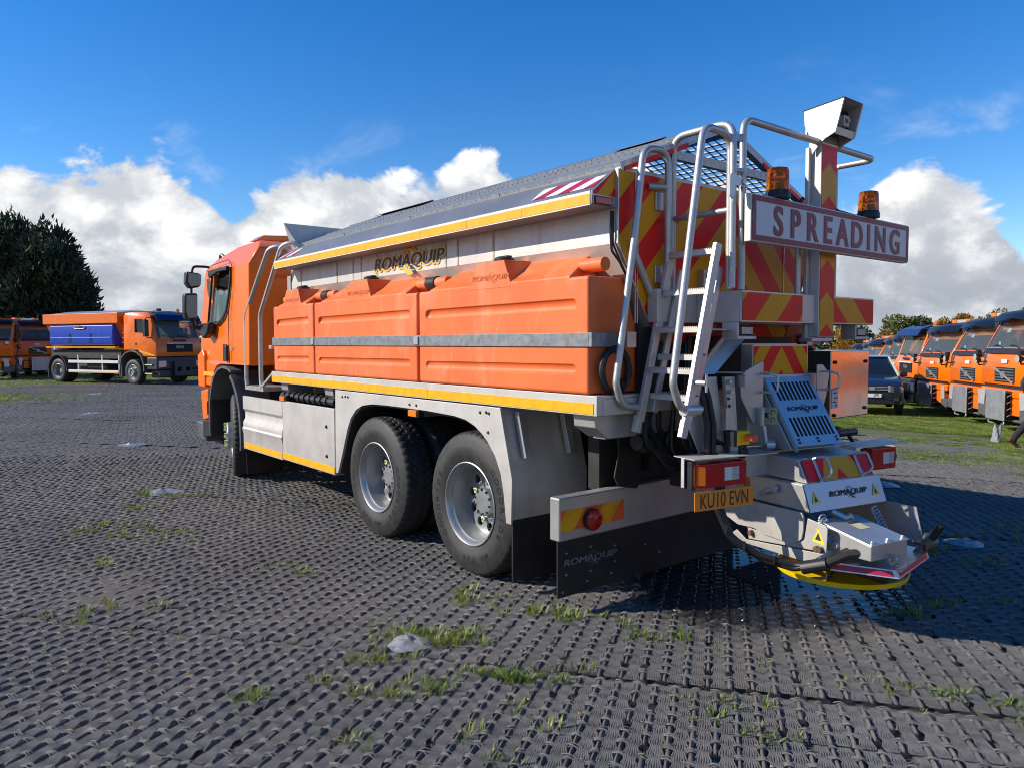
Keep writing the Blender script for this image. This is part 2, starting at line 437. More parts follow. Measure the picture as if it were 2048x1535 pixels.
    def ribbon(self, path, axis, a, b, th, mi=None):
        """thin bent sheet: path in 2D, extruded along axis, thickness th inward (to the left of the path)"""
        pts = [Vector(p) for p in path]; off = []
        for i, p in enumerate(pts):
            d = pts[min(i + 1, len(pts) - 1)] - pts[max(i - 1, 0)]; d.normalize()
            off.append(p + Vector((-d.y, d.x)) * th)
        n = len(pts); vs = []
        for s in (a, b): vs += [self._p3(axis, p, s) for p in pts] + [self._p3(axis, p, s) for p in off]
        fs = []
        for i in range(n - 1):
            fs += [(i, i + 1, 2 * n + i + 1, 2 * n + i), (n + i, 3 * n + i, 3 * n + i + 1, n + i + 1),
                   (i, n + i, n + i + 1, i + 1), (2 * n + i, 2 * n + i + 1, 3 * n + i + 1, 3 * n + i)]
        fs += [(0, 2 * n, 3 * n, n), (n - 1, 2 * n - 1, 4 * n - 1, 3 * n - 1)]
        return self.add(vs, fs, mi)
    def mirror_x(self):
        o = len(self.v)
        self.v += [(-x, y, z) for x, y, z in self.v[:o]]
        nf = len(self.f)
        for i in range(nf):
            self.f.append([o + q for q in reversed(self.f[i])]); self.m.append(self.m[i])
        return self
    def mesh(self, name, mats, angle=30, recalc=True):
        me = bpy.data.meshes.new(name)
        me.from_pydata([tuple(p) for p in self.v], [], self.f)
        for q in (mats if isinstance(mats, (list, tuple)) else [mats]):
            me.materials.append(MATS[q])
        me.polygons.foreach_set('material_index', self.m)
        if recalc:
            bm = bmesh.new(); bm.from_mesh(me); bmesh.ops.recalc_face_normals(bm, faces=bm.faces); bm.to_mesh(me); bm.free()
        if angle:
            me.polygons.foreach_set('use_smooth', [True] * len(me.polygons))
            me.set_sharp_from_angle(angle=R(angle))
        me.update()
        return me
    def build(self, name, mats, parent=None, bevel=0.0, segs=2, angle=30, loc=None, recalc=True):
        me = self.mesh(name, mats, angle, recalc)
        o = bpy.data.objects.new(name, me); link(o, parent)
        if name in FIXINGS: o['kind'] = 'stuff'
        if bevel:
            md = o.modifiers.new('bevel', 'BEVEL'); md.width = bevel; md.segments = segs
            md.limit_method = 'ANGLE'; md.angle_limit = R(35); md.harden_normals = True
        if loc: o.location = loc
        return o

def solid_bool(name, body, cutters, mats, bevel=0.0, segs=3):
    """body MB minus cutter MBs, evaluated to a mesh"""
    o = body.build(name, mats, None, bevel, segs)
    tmp = []
    for c in cutters:
        q = c.build('cutter', mats[0] if isinstance(mats, (list, tuple)) else mats, None, angle=0); tmp.append(q)
        md = o.modifiers.new('cut', 'BOOLEAN'); md.operation = 'DIFFERENCE'; md.object = q; md.solver = 'EXACT'
    bpy.context.view_layer.update()
    dg = bpy.context.evaluated_depsgraph_get()
    me = bpy.data.meshes.new_from_object(o.evaluated_get(dg))
    for q in tmp + [o]:
        m_ = q.data; bpy.data.objects.remove(q); bpy.data.meshes.remove(m_)
    me.name = name
    me.polygons.foreach_set('use_smooth', [True] * len(me.polygons)); me.set_sharp_from_angle(angle=R(32))
    return me

def clip_half(poly, a, b, c):
    """keep a*x+b*y<=c"""
    out = []
    for i in range(len(poly)):
        p, q = poly[i], poly[(i + 1) % len(poly)]
        dp, dq = a * p[0] + b * p[1] - c, a * q[0] + b * q[1] - c
        if dp <= 0: out.append(p)
        if dp * dq < 0:
            s = dp / (dp - dq); out.append((p[0] + (q[0] - p[0]) * s, p[1] + (q[1] - p[1]) * s))
    return out
def stripes(poly, slope, period, phase):
    """split a convex polygon into diagonal bands of z - slope*x; yields (polygon, band index)"""
    lo = min(p[1] - slope * p[0] for p in poly); hi = max(p[1] - slope * p[0] for p in poly)
    k = math.floor((lo - phase) / period)
    while phase + k * period < hi:
        a, b = phase + k * period, phase + (k + 1) * period
        q = clip_half(clip_half(poly, -slope, 1, b), slope, -1, -a)
        if len(q) > 2: yield q, k
        k += 1
def chevrons(poly, slope, period, phase, fn, y=None):
    """flat retro-reflective film; fn maps a 2D point to 3D"""
    mb = MB()
    for q, k in stripes(poly, slope, period, phase):
        mb.sheet([fn(*p) for p in q], k % 2)
    return mb

_TXT = {}
def text_mb(body, size, fn, bold=0.0, shear=0.0, sx=1.0, align='CENTER', spacing=1.0, mi=0):
    """letters as flat faces; fn maps (u, v) in metres to 3D"""
    key = (body, bold, shear, align, spacing)
    if key not in _TXT:
        cu_ = bpy.data.curves.new('t', 'FONT'); cu_.body = body; cu_.size = 1.0; cu_.offset = bold; cu_.shear = shear
        cu_.align_x = align; cu_.align_y = 'CENTER'; cu_.space_character = spacing; cu_.resolution_u = 4
        o = bpy.data.objects.new('t', cu_); COL.objects.link(o)
        bpy.context.view_layer.update()
        me = bpy.data.meshes.new_from_object(o.evaluated_get(bpy.context.evaluated_depsgraph_get()))
        _TXT[key] = ([tuple(v.co) for v in me.vertices], [tuple(p.vertices) for p in me.polygons])
        bpy.data.objects.remove(o); bpy.data.curves.remove(cu_); bpy.data.meshes.remove(me)
    vs, fs = _TXT[key]
    ys = [v[1] for v in vs]; cy_ = (max(ys) + min(ys)) / 2
    mb = MB(); mb.add([fn(v[0] * size * sx, (v[1] - cy_) * size) for v in vs], fs, mi)
    return mb
def join(*ms):
    o = MB()
    for q in ms:
        k = len(o.v); o.v += q.v; o.f += [[k + i for i in f_] for f_ in q.f]; o.m += q.m
    return o
def arc_sheet(mb, fn, cx, cy, r0, r1, a0, a1, mi, n=18):
    pts = [(cx + r1 * math.cos(R(a0 + (a1 - a0) * i / n)), cy + r1 * math.sin(R(a0 + (a1 - a0) * i / n))) for i in range(n + 1)]
    pin = [(cx + r0 * math.cos(R(a0 + (a1 - a0) * i / n)), cy + r0 * math.sin(R(a0 + (a1 - a0) * i / n))) for i in range(n + 1)]
    for i in range(n): mb.sheet([fn(*pin[i]), fn(*pts[i]), fn(*pts[i + 1]), fn(*pin[i + 1])], mi)

def logo(width, fn, name, mats, parent, outlined=True):
    """the ROMAQUIP word mark: slanted capitals, arcs round the Q and its two-piece tail. fn(u, v, lift)"""
    s = width / 5.0
    ar = 0.66
    ly = (lambda l: (lambda u, v: fn(u, v, l)))
    parts = []
    if outlined:
        back = MB()
        w2, h = width * 0.515, s * 0.40
        for k_ in range(12):
            a_ = 2 * math.pi * k_ / 12
            back = join(back, text_mb('ROMAQUIP', s * 0.80, (lambda u, v, a_=a_, k_=k_: fn(u + .115 * s * math.cos(a_), v + .095 * s * math.sin(a_), 0.0020 + k_ * .0001)), shear=0.18, sx=1.36, mi=1))
        arc_sheet(back, ly(0.003), 0.30 * s, 0.05 * s, 0.62 * ar * s, 1.0 * ar * s, 15, 180, 1)
        arc_sheet(back, ly(0.003), 0.30 * s, 0.05 * s, 0.62 * ar * s, 1.0 * ar * s, 195, 310, 1)
        parts.append(back)
        fr = MB(); arc_sheet(fr, ly(0.0036), 0.30 * s, 0.05 * s, 0.80 * ar * s, 0.84 * ar * s, 20, 175, 0); parts.append(fr)
    else:
        fr = MB()
        for ra in (0.62, 0.84):
            arc_sheet(fr, ly(0.002), 0.30 * s, 0.05 * s, ra * ar * s, (ra + 0.05) * ar * s, 20, 175, 0)
            arc_sheet(fr, ly(0.002), 0.30 * s, 0.05 * s, ra * ar * s, (ra + 0.05) * ar * s, 200, 290, 0)
        parts.append(fr)
    for k_, du in enumerate((-.030, .030, 0)):
        parts.append(text_mb('ROMAQUIP', s * 0.80, (lambda u, v, du=du, k_=k_: fn(u + du * s, v, 0.0044 + k_ * .0003)), shear=0.18, sx=1.36))
    tl = MB()
    for a, b in ((0.0, 0.42), (0.52, 0.95)):
        x0, y0, dx, dy = 0.36 * s, -0.18 * s, 0.42 * s, -0.46 * s
        p, q = (x0 + dx * a, y0 + dy * a), (x0 + dx * b, y0 + dy * b); w_ = 0.13 * s
        tl.sheet([fn(p[0] - w_, p[1], 0.0052), fn(q[0] - w_, q[1], 0.0052), fn(q[0] + w_, q[1], 0.0052), fn(p[0] + w_, p[1], 0.0052)], 0)
    parts.append(tl)
    return join(*parts).build(name, mats, parent, angle=0, recalc=False)
mat('weld', (0.44, 0.37, 0.27), 0.6, metal=0.2, var=0.3, vscale=30)
mat('sign_frame', (0.62, 0.60, 0.55), 0.45, metal=0.3, var=0.06)
mat('flap_grey', (0.17, 0.17, 0.175), 0.6, var=0.3, vscale=40)
mat('rusty', (0.16, 0.10, 0.065), 0.65, metal=0.3, var=0.35, vscale=9, dirt=0.4, dirtcol=(0.20, 0.08, 0.03))
mat('rusty_tube', (0.30, 0.26, 0.22), 0.4, metal=0.7, var=0.2, dirt=0.4, dirtcol=(0.18, 0.08, 0.03))
mat('plate_text', (0.10, 0.035, 0.02), 0.5, var=0.05)
mat('galvanised_mid', (0.27, 0.28, 0.285), 0.5, metal=0.35, var=0.18, vscale=30, dirt=0.35, dirtcol=(0.2, 0.18, 0.15), streak=True, dscale=2)
# ------------------------------------------------------------------ ground
def gz(x, y=0.0):
    t = min(x, 60.0) - 4.5
    return -0.020 * (t + math.sqrt(t * t + 4.0)) + 0.0075
def ground_material():
    m = bpy.data.materials.new('ground_soil'); m.use_nodes = True
    t = NT(m.node_tree); b = m.node_tree.nodes['Principled BSDF']
    pos = t.n('ShaderNodeNewGeometry').outputs['Position']
    sp = t.n('ShaderNodeSeparateXYZ'); t.link(pos, sp.inputs[0])
    n1 = t.noise(pos, 0.8, 6, 0.62); n2 = t.noise(pos, 14.0, 5, 0.65); n3 = t.noise(pos, 0.15, 3, 0.5)
    soil = t.ramp(t.math('ADD', t.math('MULTIPLY', n1, .6), t.math('MULTIPLY', n2, .4)), [(0.3, (0.035, 0.030, 0.026)), (0.55, (0.085, 0.074, 0.062)), (0.75, (0.14, 0.12, 0.10))])
    grass = t.ramp(n2, [(0.25, (0.060, 0.085, 0.018)), (0.5, (0.12, 0.155, 0.035)), (0.75, (0.19, 0.20, 0.065))])
    right = t.mapr(t.math('ADD', sp.outputs[0], t.math('MULTIPLY', t.math('SUBTRACT', n1, .5), 5.0)), 6.5, 11.0)
    far = t.mapr(t.math('ADD', sp.outputs[1], t.math('MULTIPLY', t.math('SUBTRACT', n1, .5), 6.0)), 31.0, 36.0)
    gm = t.math('MULTIPLY', t.math('MAXIMUM', right, far), t.mapr(t.math('ADD', n1, t.math('MULTIPLY', n3, .3)), .42, .72, .25, 1.0))
    c = t.mix(gm, soil, grass)
    t.link(c, b.inputs['Base Color']); b.inputs['Roughness'].default_value = 0.9
    bp = t.n('ShaderNodeBump'); bp.inputs['Strength'].default_value = .6; bp.inputs['Distance'].default_value = .03
    t.link(n2, bp.inputs['Height']); t.link(bp.outputs[0], b.inputs['Normal'])
    MATS['ground_soil'] = m
ground_material()
ax = [-600, -350, -200, -120, -80, -50, -30, -20] + [-14 + i * 2.0 for i in range(28)] + [44, 50, 56, 60, 64, 75, 90, 130, 200, 350, 600]
ay = [-600, -350, -200, -120, -80, -50, -30, -20, -14, -9, -5, 0, 5, 10, 15, 20, 26, 32, 40, 50, 65, 80, 120, 200, 350, 600]
vs = [(x, y, gz(x, y) - .034) for y in ay for x in ax]; nx = len(ax)
fs = [(j * nx + i, j * nx + i + 1, (j + 1) * nx + i + 1, (j + 1) * nx + i) for j in range(len(ay) - 1) for i in range(nx - 1)]
tag(MB().add(vs, fs).build('ground', 'ground_soil', recalc=False), kind='structure')

# ------------------------------------------------------------------ geometry-node scatter: one mesh that holds the pieces and the points
def scatter(name, variants, pts, mats, angle=0):
    """variants: list of MB; pts: list of (xyz, euler, scale3, variant index)"""
    V = []; F = []; MI = []; vk = []
    for i, mb in enumerate(variants):
        o = len(V); V += mb.v; F += [[o + k for k in f] for f in mb.f]; MI += mb.m; vk += [i + 1] * len(mb.v)
    base = len(V)
    V += [p[0] for p in pts]; vk += [-(p[3] + 1) for p in pts]
    me = bpy.data.meshes.new(name); me.from_pydata(V, [], F)
    for q in (mats if isinstance(mats, (list, tuple)) else [mats]): me.materials.append(MATS[q])
    me.polygons.foreach_set('material_index', MI)
    if angle:
        me.polygons.foreach_set('use_smooth', [True] * len(me.polygons)); me.set_sharp_from_angle(angle=R(angle))
    a = me.attributes.new('vk', 'INT', 'POINT'); a.data.foreach_set('value', vk)
    rot = np.zeros((len(V), 3)); scl = np.ones((len(V), 3))
    rot[base:] = [p[1] for p in pts]; scl[base:] = [p[2] for p in pts]
    a = me.attributes.new('prot', 'FLOAT_VECTOR', 'POINT'); a.data.foreach_set('vector', rot.ravel())
    a = me.attributes.new('pscl', 'FLOAT_VECTOR', 'POINT'); a.data.foreach_set('vector', scl.ravel())
    ng = bpy.data.node_groups.new(name + '_scatter', 'GeometryNodeTree')
    ng.interface.new_socket('Geometry', in_out='INPUT', socket_type='NodeSocketGeometry')
    ng.interface.new_socket('Geometry', in_out='OUTPUT', socket_type='NodeSocketGeometry')
    N = ng.nodes; Lk = ng.links
    gi = N.new('NodeGroupInput'); go = N.new('NodeGroupOutput'); jn = N.new('GeometryNodeJoinGeometry')
    def attr(nm, ty):
        n = N.new('GeometryNodeInputNamedAttribute'); n.data_type = ty; n.inputs['Name'].default_value = nm; return n.outputs['Attribute']
    vka, ra, sa = attr('vk', 'INT'), attr('prot', 'FLOAT_VECTOR'), attr('pscl', 'FLOAT_VECTOR')
    def pick(val):
        c = N.new('FunctionNodeCompare'); c.data_type = 'INT'; c.operation = 'EQUAL'
        ins = [s for s in c.inputs if s.type == 'INT']
        Lk.new(vka, ins[0]); ins[1].default_value = val
        s = N.new('GeometryNodeSeparateGeometry'); s.domain = 'POINT'
        Lk.new(gi.outputs[0], s.inputs['Geometry']); Lk.new(c.outputs[0], s.inputs['Selection'])
        return s.outputs['Selection']
    for i in range(len(variants)):
        ip = N.new('GeometryNodeInstanceOnPoints')
        Lk.new(pick(-(i + 1)), ip.inputs['Points']); Lk.new(pick(i + 1), ip.inputs['Instance'])
        Lk.new(ra, ip.inputs['Rotation']); Lk.new(sa, ip.inputs['Scale'])
        Lk.new(ip.outputs[0], jn.inputs[0])
    Lk.new(jn.outputs[0], go.inputs[0])
    o = bpy.data.objects.new(name, me); COL.objects.link(o)
    md = o.modifiers.new('scatter', 'NODES'); md.node_group = ng
    return o

# ------------------------------------------------------------------ woven rubber matting
PU, PV, NU, NV = .105, .090, 4, 4
def weave_material(name='mat_weave', gain=1.0):
    m = bpy.data.materials.new(name); m.use_nodes = True
    t = NT(m.node_tree); b = m.node_tree.nodes['Principled BSDF']
    pos = t.n('ShaderNodeNewGeometry').outputs['Position']
    n1 = t.noise(pos, 0.55, 4, 0.6); n2 = t.noise(pos, 9.0, 5, 0.65); n3 = t.noise(pos, 70.0, 3, 0.6)
    n4 = t.noise(pos, 240.0, 2, 0.6)
    f = t.math('ADD', t.math('MULTIPLY', n1, .22), t.math('ADD', t.math('MULTIPLY', n2, .26), t.math('ADD', t.math('MULTIPLY', n3, .26), t.math('MULTIPLY', n4, .26))))
    c = t.ramp(f, [(0.36, tuple(gain * q for q in (0.085, 0.080, 0.074))), (0.5, tuple(gain * q for q in (0.175, 0.164, 0.150))), (0.64, tuple(gain * q for q in (0.285, 0.265, 0.240)))])
    brown = t.mapr(t.noise(pos, .35, 3, .5, w=2.0), .52, .72)
    c = t.mix(t.math('MULTIPLY', brown, .40), c, (0.145, 0.118, 0.098))
    # wet zone under the spreader
    sp = t.n('ShaderNodeSeparateXYZ'); t.link(pos, sp.inputs[0])
    dx = t.math('DIVIDE', t.math('SUBTRACT', sp.outputs[0], .30), 1.15); dy = t.math('DIVIDE', t.math('SUBTRACT', sp.outputs[1], -.15), .95)
    rr_ = t.math('SQRT', t.math('ADD', t.math('MULTIPLY', dx, dx), t.math('MULTIPLY', dy, dy)))
    wet = t.mapr(t.math('ADD', rr_, t.math('MULTIPLY', t.math('SUBTRACT', n2, .5), .5)), 1.1, .72)
    c = t.mix(wet, c, (0.020, 0.018, 0.017))
    t.link(c, b.inputs['Base Color'])
    t.link(t.mapr(wet, 0.0, 1.0, .88, .22), b.inputs['Roughness']); b.inputs['Specular IOR Level'].default_value = .35
    MATS[name] = m
weave_material('mat_weave', .90); weave_material('mat_rod_shaded', .62); weave_material('mat_binding', .95)  # rod copy is darkened to stand for the shade on the lumps
MATM = ['mat_weave', 'mat_rod_shaded', 'mat_binding']
def weave_tile(seed, lod=0):
    rr = random.Random(seed); mb = MB()
    for i in range(NU):
        for j in range(NV):
            u0 = (i - NU / 2 + .5) * PU; v0 = (j - NV / 2 + .5) * PV + (PV * .5 if i % 2 else 0) * .35
            # thick strand: an exposed lump, tapering where the binding dives over it
            if rr.random() < .05: continue
            L_ = .039 + rr.uniform(-.005, .006); w = .0125 + rr.uniform(-.0015, .0025); h = .0125 + rr.uniform(-.003, .004); du = rr.uniform(-.004, .004)
            rings = []; prof = ((-1, .35), (-.82, .85), (0, 1.0), (.82, .85), (1, .35)) if lod == 0 else ((-1, .4), (0, 1), (1, .4))
            na = 5 if lod == 0 else 4
            vs = []
            for (a, k) in prof:
                for q in range(na):
                    th = math.pi * q / (na - 1)
                    vs.append((u0 + du + w * k ** .5 * math.cos(th), v0 + a * L_, -.004 + (h + .004) * k * math.sin(th)))
            nr = len(prof); fs = [(r_ * na + q, r_ * na + q + 1, (r_ + 1) * na + q + 1, (r_ + 1) * na + q) for r_ in range(nr - 1) for q in range(na - 1)]
            fs += [tuple(range(na)), tuple((nr - 1) * na + q for q in range(na))]
            mb.add(vs, fs, 1)
            # binding cords crossing the strand between two lumps
            for k in range(4 if lod == 0 else 1):
                vc = v0 + PV / 2 + (k - 1.5) * .0072 + rr.uniform(-.003, .003); hw = .0026 if lod == 0 else .013
                hh = .0115 + rr.uniform(-.003, .0045) if lod == 0 else .009; sp_ = .026 + rr.uniform(-.006, .014)
                xs_ = (-sp_, -.012, .0, .012, sp_); zs_ = (.0035, hh * .8, hh, hh * .8, .0035); sk = rr.uniform(-.010, .010)
                vs = []
                for x_, z_ in zip(xs_, zs_):
                    vs += [(u0 + x_, vc - hw + sk * x_ / sp_, z_ - .0025), (u0 + x_, vc + sk * x_ / sp_, z_ + .0015), (u0 + x_, vc + hw + sk * x_ / sp_, z_ - .0025)]
                mb.add(vs, [(3 * r_ + q, 3 * r_ + q + 1, 3 * r_ + q + 4, 3 * r_ + q + 3) for r_ in range(4) for q in range(2)], 2 if lod == 0 else 0)
    # thin cords running along the strands, undulating where the binding pulls them
    nc = 7
    for i in range(NU):
        for c in range(nc):
            u = (i - NU / 2 + 1.0) * PU + (c - (nc - 1) / 2) * .0098
            if lod and c % 2: continue
            hw = .0041 if lod == 0 else .0085
            ns = NV * (6 if lod == 0 else 2); vs = []
            ph = .35 * math.pi * (i % 2)
            for s in range(ns + 1):
                v = -NV * PV / 2 + NV * PV * s / ns
                a = 2 * math.pi * v / PV + ph
                uu = u + (c - (nc - 1) / 2) * -.0022 * math.cos(a) + (rr.uniform(-.0008, .0008) if 0 < s < ns else 0)
                z = .0042 + .0026 * math.cos(a) * (1 if lod == 0 else .7)
                vs += [(uu - hw, v, z - .0007), (uu, v, z + .0009), (uu + hw, v, z - .0007)]
            mb.add(vs, [(3 * r_ + q, 3 * r_ + q + 1, 3 * r_ + q + 4, 3 * r_ + q + 3) for r_ in range(ns) for q in range(2)])
    return mb
TILES = [weave_tile(11 + k) for k in range(4)]; TILES_LOD = [weave_tile(31 + k, 1) for k in range(2)]
P0 = Vector((-2.242, .274)); SD = Vector((.607, -.795)); ND = Vector((.795, .607)); ROW = 3.34
def rod_az(s):
    return R(max(50.0, min(68.0, 57.5 - 2.2 * s)))
def mat_pt(s, t):
    a = rod_az(s); d = Vector((math.sin(a), math.cos(a)))
    return P0 + SD * s + d * (t / max(.75, d.dot(ND))), a
rg = random.Random(3)
def in_view(p, ang=46, lim=34):
    q = Vector((p.x - CAM.x, p.y - CAM.y)); f = q.dot(Vector((cf.x, cf.y)).normalized()); r_ = q.dot(Vector((cr.x, cr.y)).normalized())
    return f > .3 and f < lim and abs(r_) < math.tan(R(ang)) * f + 1.2, f
for row in range(-1, 7):
    near, farp = [], []
    t0 = row * ROW
    shift = rg.uniform(-.1, .1); jog = rg.uniform(-R(2), R(2)) if row > 0 else 0.0
    ns = int(30 / (NU * PU))
    for i in range(-ns - 12, ns):
        s = i * NU * PU + shift
        nt = int((ROW - .07) / (NV * PV))
        for j in range(nt):
            tt = .03 + (j + .5) * (ROW - .055) / nt
            # every row starts afresh at its own seam
            a = rod_az(s) + jog; d = Vector((math.sin(a), math.cos(a)))
            p = P0 + SD * s + ND * t0 + d * (tt / max(.75, d.dot(ND)))
            ok, f = in_view(p)
            if not ok or p.x > 12.0 or p.y > 31.0: continue
            if p.x > 9.0 and rg.random() < (p.x - 9.0) / 3.2: continue
            p2 = P0 + SD * (s + NU * PU) + ND * t0
            a2 = rod_az(s + NU * PU) + jog; d2 = Vector((math.sin(a2), math.cos(a2))); p2 = p2 + d2 * (tt / max(.75, d2.dot(ND)))
            lat = abs((p2 - p).dot(Vector((d.y, -d.x))))
            su = lat / (NU * PU) * 1.005
            sv = (ROW - .055) / nt / (NV * PV) / max(.75, d.dot(ND))
            wob = .018 * math.sin(p.x * 1.7 + p.y * .9) * math.sin(p.y * 1.3 - p.x * .6)
            z = gz(p.x) + .004 + wob * .6
            rot = (Matrix.Rotation(math.atan((gz(p.x + .2) - gz(p.x - .2)) / .4) * -1, 3, 'Y') @ Matrix.Rotation(-a, 3, 'Z')).to_euler()
            (near if f < 11 else farp).append(((p.x, p.y, z), tuple(rot), (su, sv, 1.0), rg.randrange(4) if f < 11 else rg.randrange(2)))
    if near: tag(scatter('woven_mat', TILES, near, MATM, 50), kind='structure')
    if farp: tag(scatter('woven_mat', TILES_LOD, farp, MATM, 50), kind='structure')

# standing water between the strands under the spreader
mat('puddle_water', (0.012, 0.012, 0.011), 0.03, var=0.0, rvar=0.0, bump=0.06, bscale=30, ior=1.33)
pw = [(.62, .52), (.42, .38), (.22, .12), (.15, -.15), (.02, -.45), (.00, -.80), (.18, -1.00), (.42, -.85), (.60, -.55), (.75, -.20), (.98, .10), (1.02, .32), (.85, .50)]
wv = [(x, y, gz(x) + .0125) for x, y in fillet([(*p, 0) for p in pw + pw[:1]], .15)[:-1] and [(v.x, v.y) for v in fillet([(*p, 0) for p in pw + pw[:1]], .15)[:-1]]]
tag(MB().add(wv, [tuple(range(len(wv)))]).build('puddle', 'puddle_water', angle=0), kind='structure')

# ------------------------------------------------------------------ grass
def tuft(seed, n=16, hgt=.06, spread=.035):
    rr = random.Random(seed); mb = MB()
    for k in range(n):
        a = rr.uniform(0, 6.28); r0 = spread * rr.random(); h = hgt * rr.uniform(.45, 1.2); lean = rr.uniform(.2, 1.0) * h; w = rr.uniform(.0016, .0042)
        b = a + rr.uniform(-.7, .7); x0, y0 = r0 * math.cos(a), r0 * math.sin(a)
        nx_, ny_ = -math.sin(b) * w, math.cos(b) * w
        x1, y1 = x0 + lean * .4 * math.cos(b), y0 + lean * .4 * math.sin(b); x2, y2 = x0 + lean * math.cos(b), y0 + lean * math.sin(b)
        mb.add([(x0 - nx_, y0 - ny_, 0), (x0 + nx_, y0 + ny_, 0), (x1 + nx_ * .9, y1 + ny_ * .9, h * .62), (x1 - nx_ * .9, y1 - ny_ * .9, h * .62), (x2, y2, h)], [(0, 1, 2, 3), (3, 2, 4)])
    return mb
GT = [tuft(1, 14, .036, .04), tuft(2, 18, .044, .055), tuft(3, 9, .026, .03), tuft(4, 22, .036, .07)]
gp = []
def gadd(x, y, sc_=1.0, v=None):
    gp.append(((x, y, gz(x) + .004), (0, 0, rg.uniform(0, 6.28)), (sc_ * rg.uniform(.8, 1.3),) * 2 + (sc_ * rg.uniform(.7, 1.15),), rg.randrange(3) if v is None else v))
# clumps seen on the mats (x, y, radius along the seam, radius across, count)
PATCH = [(-2.12, .52, .30, .16, 60), (-2.45, .40, .22, .08, 30), (-2.62, .05, .22, .06, 30), (-2.40, -.02, .18, .06, 26), (-2.05, -.16, .30, .04, 40), (-1.95, .42, .20, .10, 20),
         (-3.12, .42, .14, .06, 14), (-2.75, .35, .16, .08, 12), (-2.9, -.25, .12, .08, 10), (-2.35, -.55, .25, .2, 10), (-1.8, -.3, .3, .2, 8),
         (-2.2, 5.70, .45, .14, 60), (-2.5, 5.1, .3, .12, 14), (-2.9, 4.3, .5, .3, 26), (-2.6, 3.7, .5, .3, 16), (-3.2, 3.3, .4, .25, 14), (-2.2, 2.2, .3, .12, 18), (-3.5, 2.2, .3, .2, 8),
         (-1.5, 1.0, .3, .15, 12), (-1.3, .35, .35, .12, 18), (-1.0, -.35, .4, .15, 12), (-.7, -1.35, .4, .15, 16), (-.45, -1.9, .3, .1, 14), (.35, -.98, .2, .06, 10), (.85, -1.1, .4, .2, 8), (1.9, -.7, .5, .2, 22), (2.6, -.4, .6, .2, 24),
         (-1.45, -.95, .3, .3, 8), (-2.95, -1.3, .2, .2, 10), (-2.5, -1.45, .2, .2, 6), (-3.4, -.5, .3, .2, 8), (3.2, -.6, .5, .3, 14), (-1.55, -1.25, .2, .1, 8)]
for (x, y, ra, rb, n) in PATCH:
    for k in range(n):
        u, v = rg.gauss(0, .5), rg.gauss(0, .5); p = Vector((x, y)) + SD * u * ra + ND * v * rb
        gadd(p.x, p.y, rg.uniform(.65, 1.25))
for k in range(620):
    f = rg.uniform(1.4, 12) ; r_ = rg.uniform(-.85, .85) * f
    p = CAM + Vector((cf.x, cf.y, 0)) * f + Vector((cr.x, cr.y, 0)) * r_
    if abs(p.x) < 1.3 and p.y > .2: continue
    gadd(p.x, p.y, rg.uniform(.35, .7), 2)
tag(scatter('grass', GT, gp, 'grass_leaf'), kind='stuff')
# rough sward further off: to the right of the gritter and round the parked trucks on the left
TURF = [tuft(20 + k, 60, .05, .16) for k in range(3)]
from mathutils import noise as mnoise
gp = []
def turf(n, fn):
    for k in range(n):
        p = fn(); d = mnoise.noise(Vector((p[0] * .45, p[1] * .45, 1.3))) + .5 * mnoise.noise(Vector((p[0] * 1.6, p[1] * 1.6, 4.0)))
        lim = -.30 if p[0] > 10.5 or p[1] > 32 else .06
        if d > lim: gadd(p[0], p[1], rg.uniform(.55, 1.0))
def right_pt():
    f = rg.uniform(8, 34); r_ = f * rg.uniform(.36, .80); q = CAM + Vector((cf.x, cf.y, 0)) * f + Vector((cr.x, cr.y, 0)) * r_
    return (q.x, q.y)
def right_ok():
    while True:
        p = right_pt()
        if p[0] > 7.0 + 2.5 * rg.random(): return p
_g0 = len(gp)
turf(19000, right_ok)
def left_pt(): return (rg.uniform(-9, 8), rg.uniform(33, 52))
turf(4500, left_pt)
def left_patch(): return (-3.2 + rg.gauss(0, 1.6), 24.3 + rg.gauss(0, 1.5))
for k in range(700):
    p = left_patch(); gadd(p[0], p[1], rg.uniform(.8, 1.3))
tag(scatter('turf', TURF, [((p[0][0], p[0][1], p[0][2] - (.030 if p[0][0] > 9 or p[0][1] > 30 else .012)), p[1], p[2], p[3] % 3) for p in gp], 'grass_leaf'), kind='stuff')

# chips, dead leaves and grit caught in the weave
def chip(seed, s):
    rr = random.Random(seed); q = MB(); n = 6
    q.add([(s * rr.uniform(.6, 1.2) * math.cos(6.283 * i / n), s * rr.uniform(.5, 1) * math.sin(6.283 * i / n), rr.uniform(0, s * .3)) for i in range(n)] + [(0, 0, s * .5)], [(i, (i + 1) % n, n) for i in range(n)]); return q
mat('grit', (0.42, 0.37, 0.28), 0.8, var=0.3, vscale=2)
mat('dead_leaf', (0.26, 0.15, 0.06), 0.8, var=0.4, vscale=2)
for nm, mt, sz, cnt in (('grit', 'grit', .007, 650), ('leaf_litter', 'dead_leaf', .017, 130)):
    cp = []
    for k in range(cnt):
        f = 1.3 + 12 * rg.random() ** 1.6; r_ = rg.uniform(-.85, .85) * f
        p = CAM + Vector((cf.x, cf.y, 0)) * f + Vector((cr.x, cr.y, 0)) * r_
        cp.append(((p.x, p.y, gz(p.x) + .010), (rg.uniform(-.3, .3), rg.uniform(-.3, .3), rg.uniform(0, 6.28)), (rg.uniform(.5, 1.5),) * 3, rg.randrange(3)))
    tag(scatter(nm, [chip(7 + k, sz) for k in range(3)], cp, mt), kind='stuff')

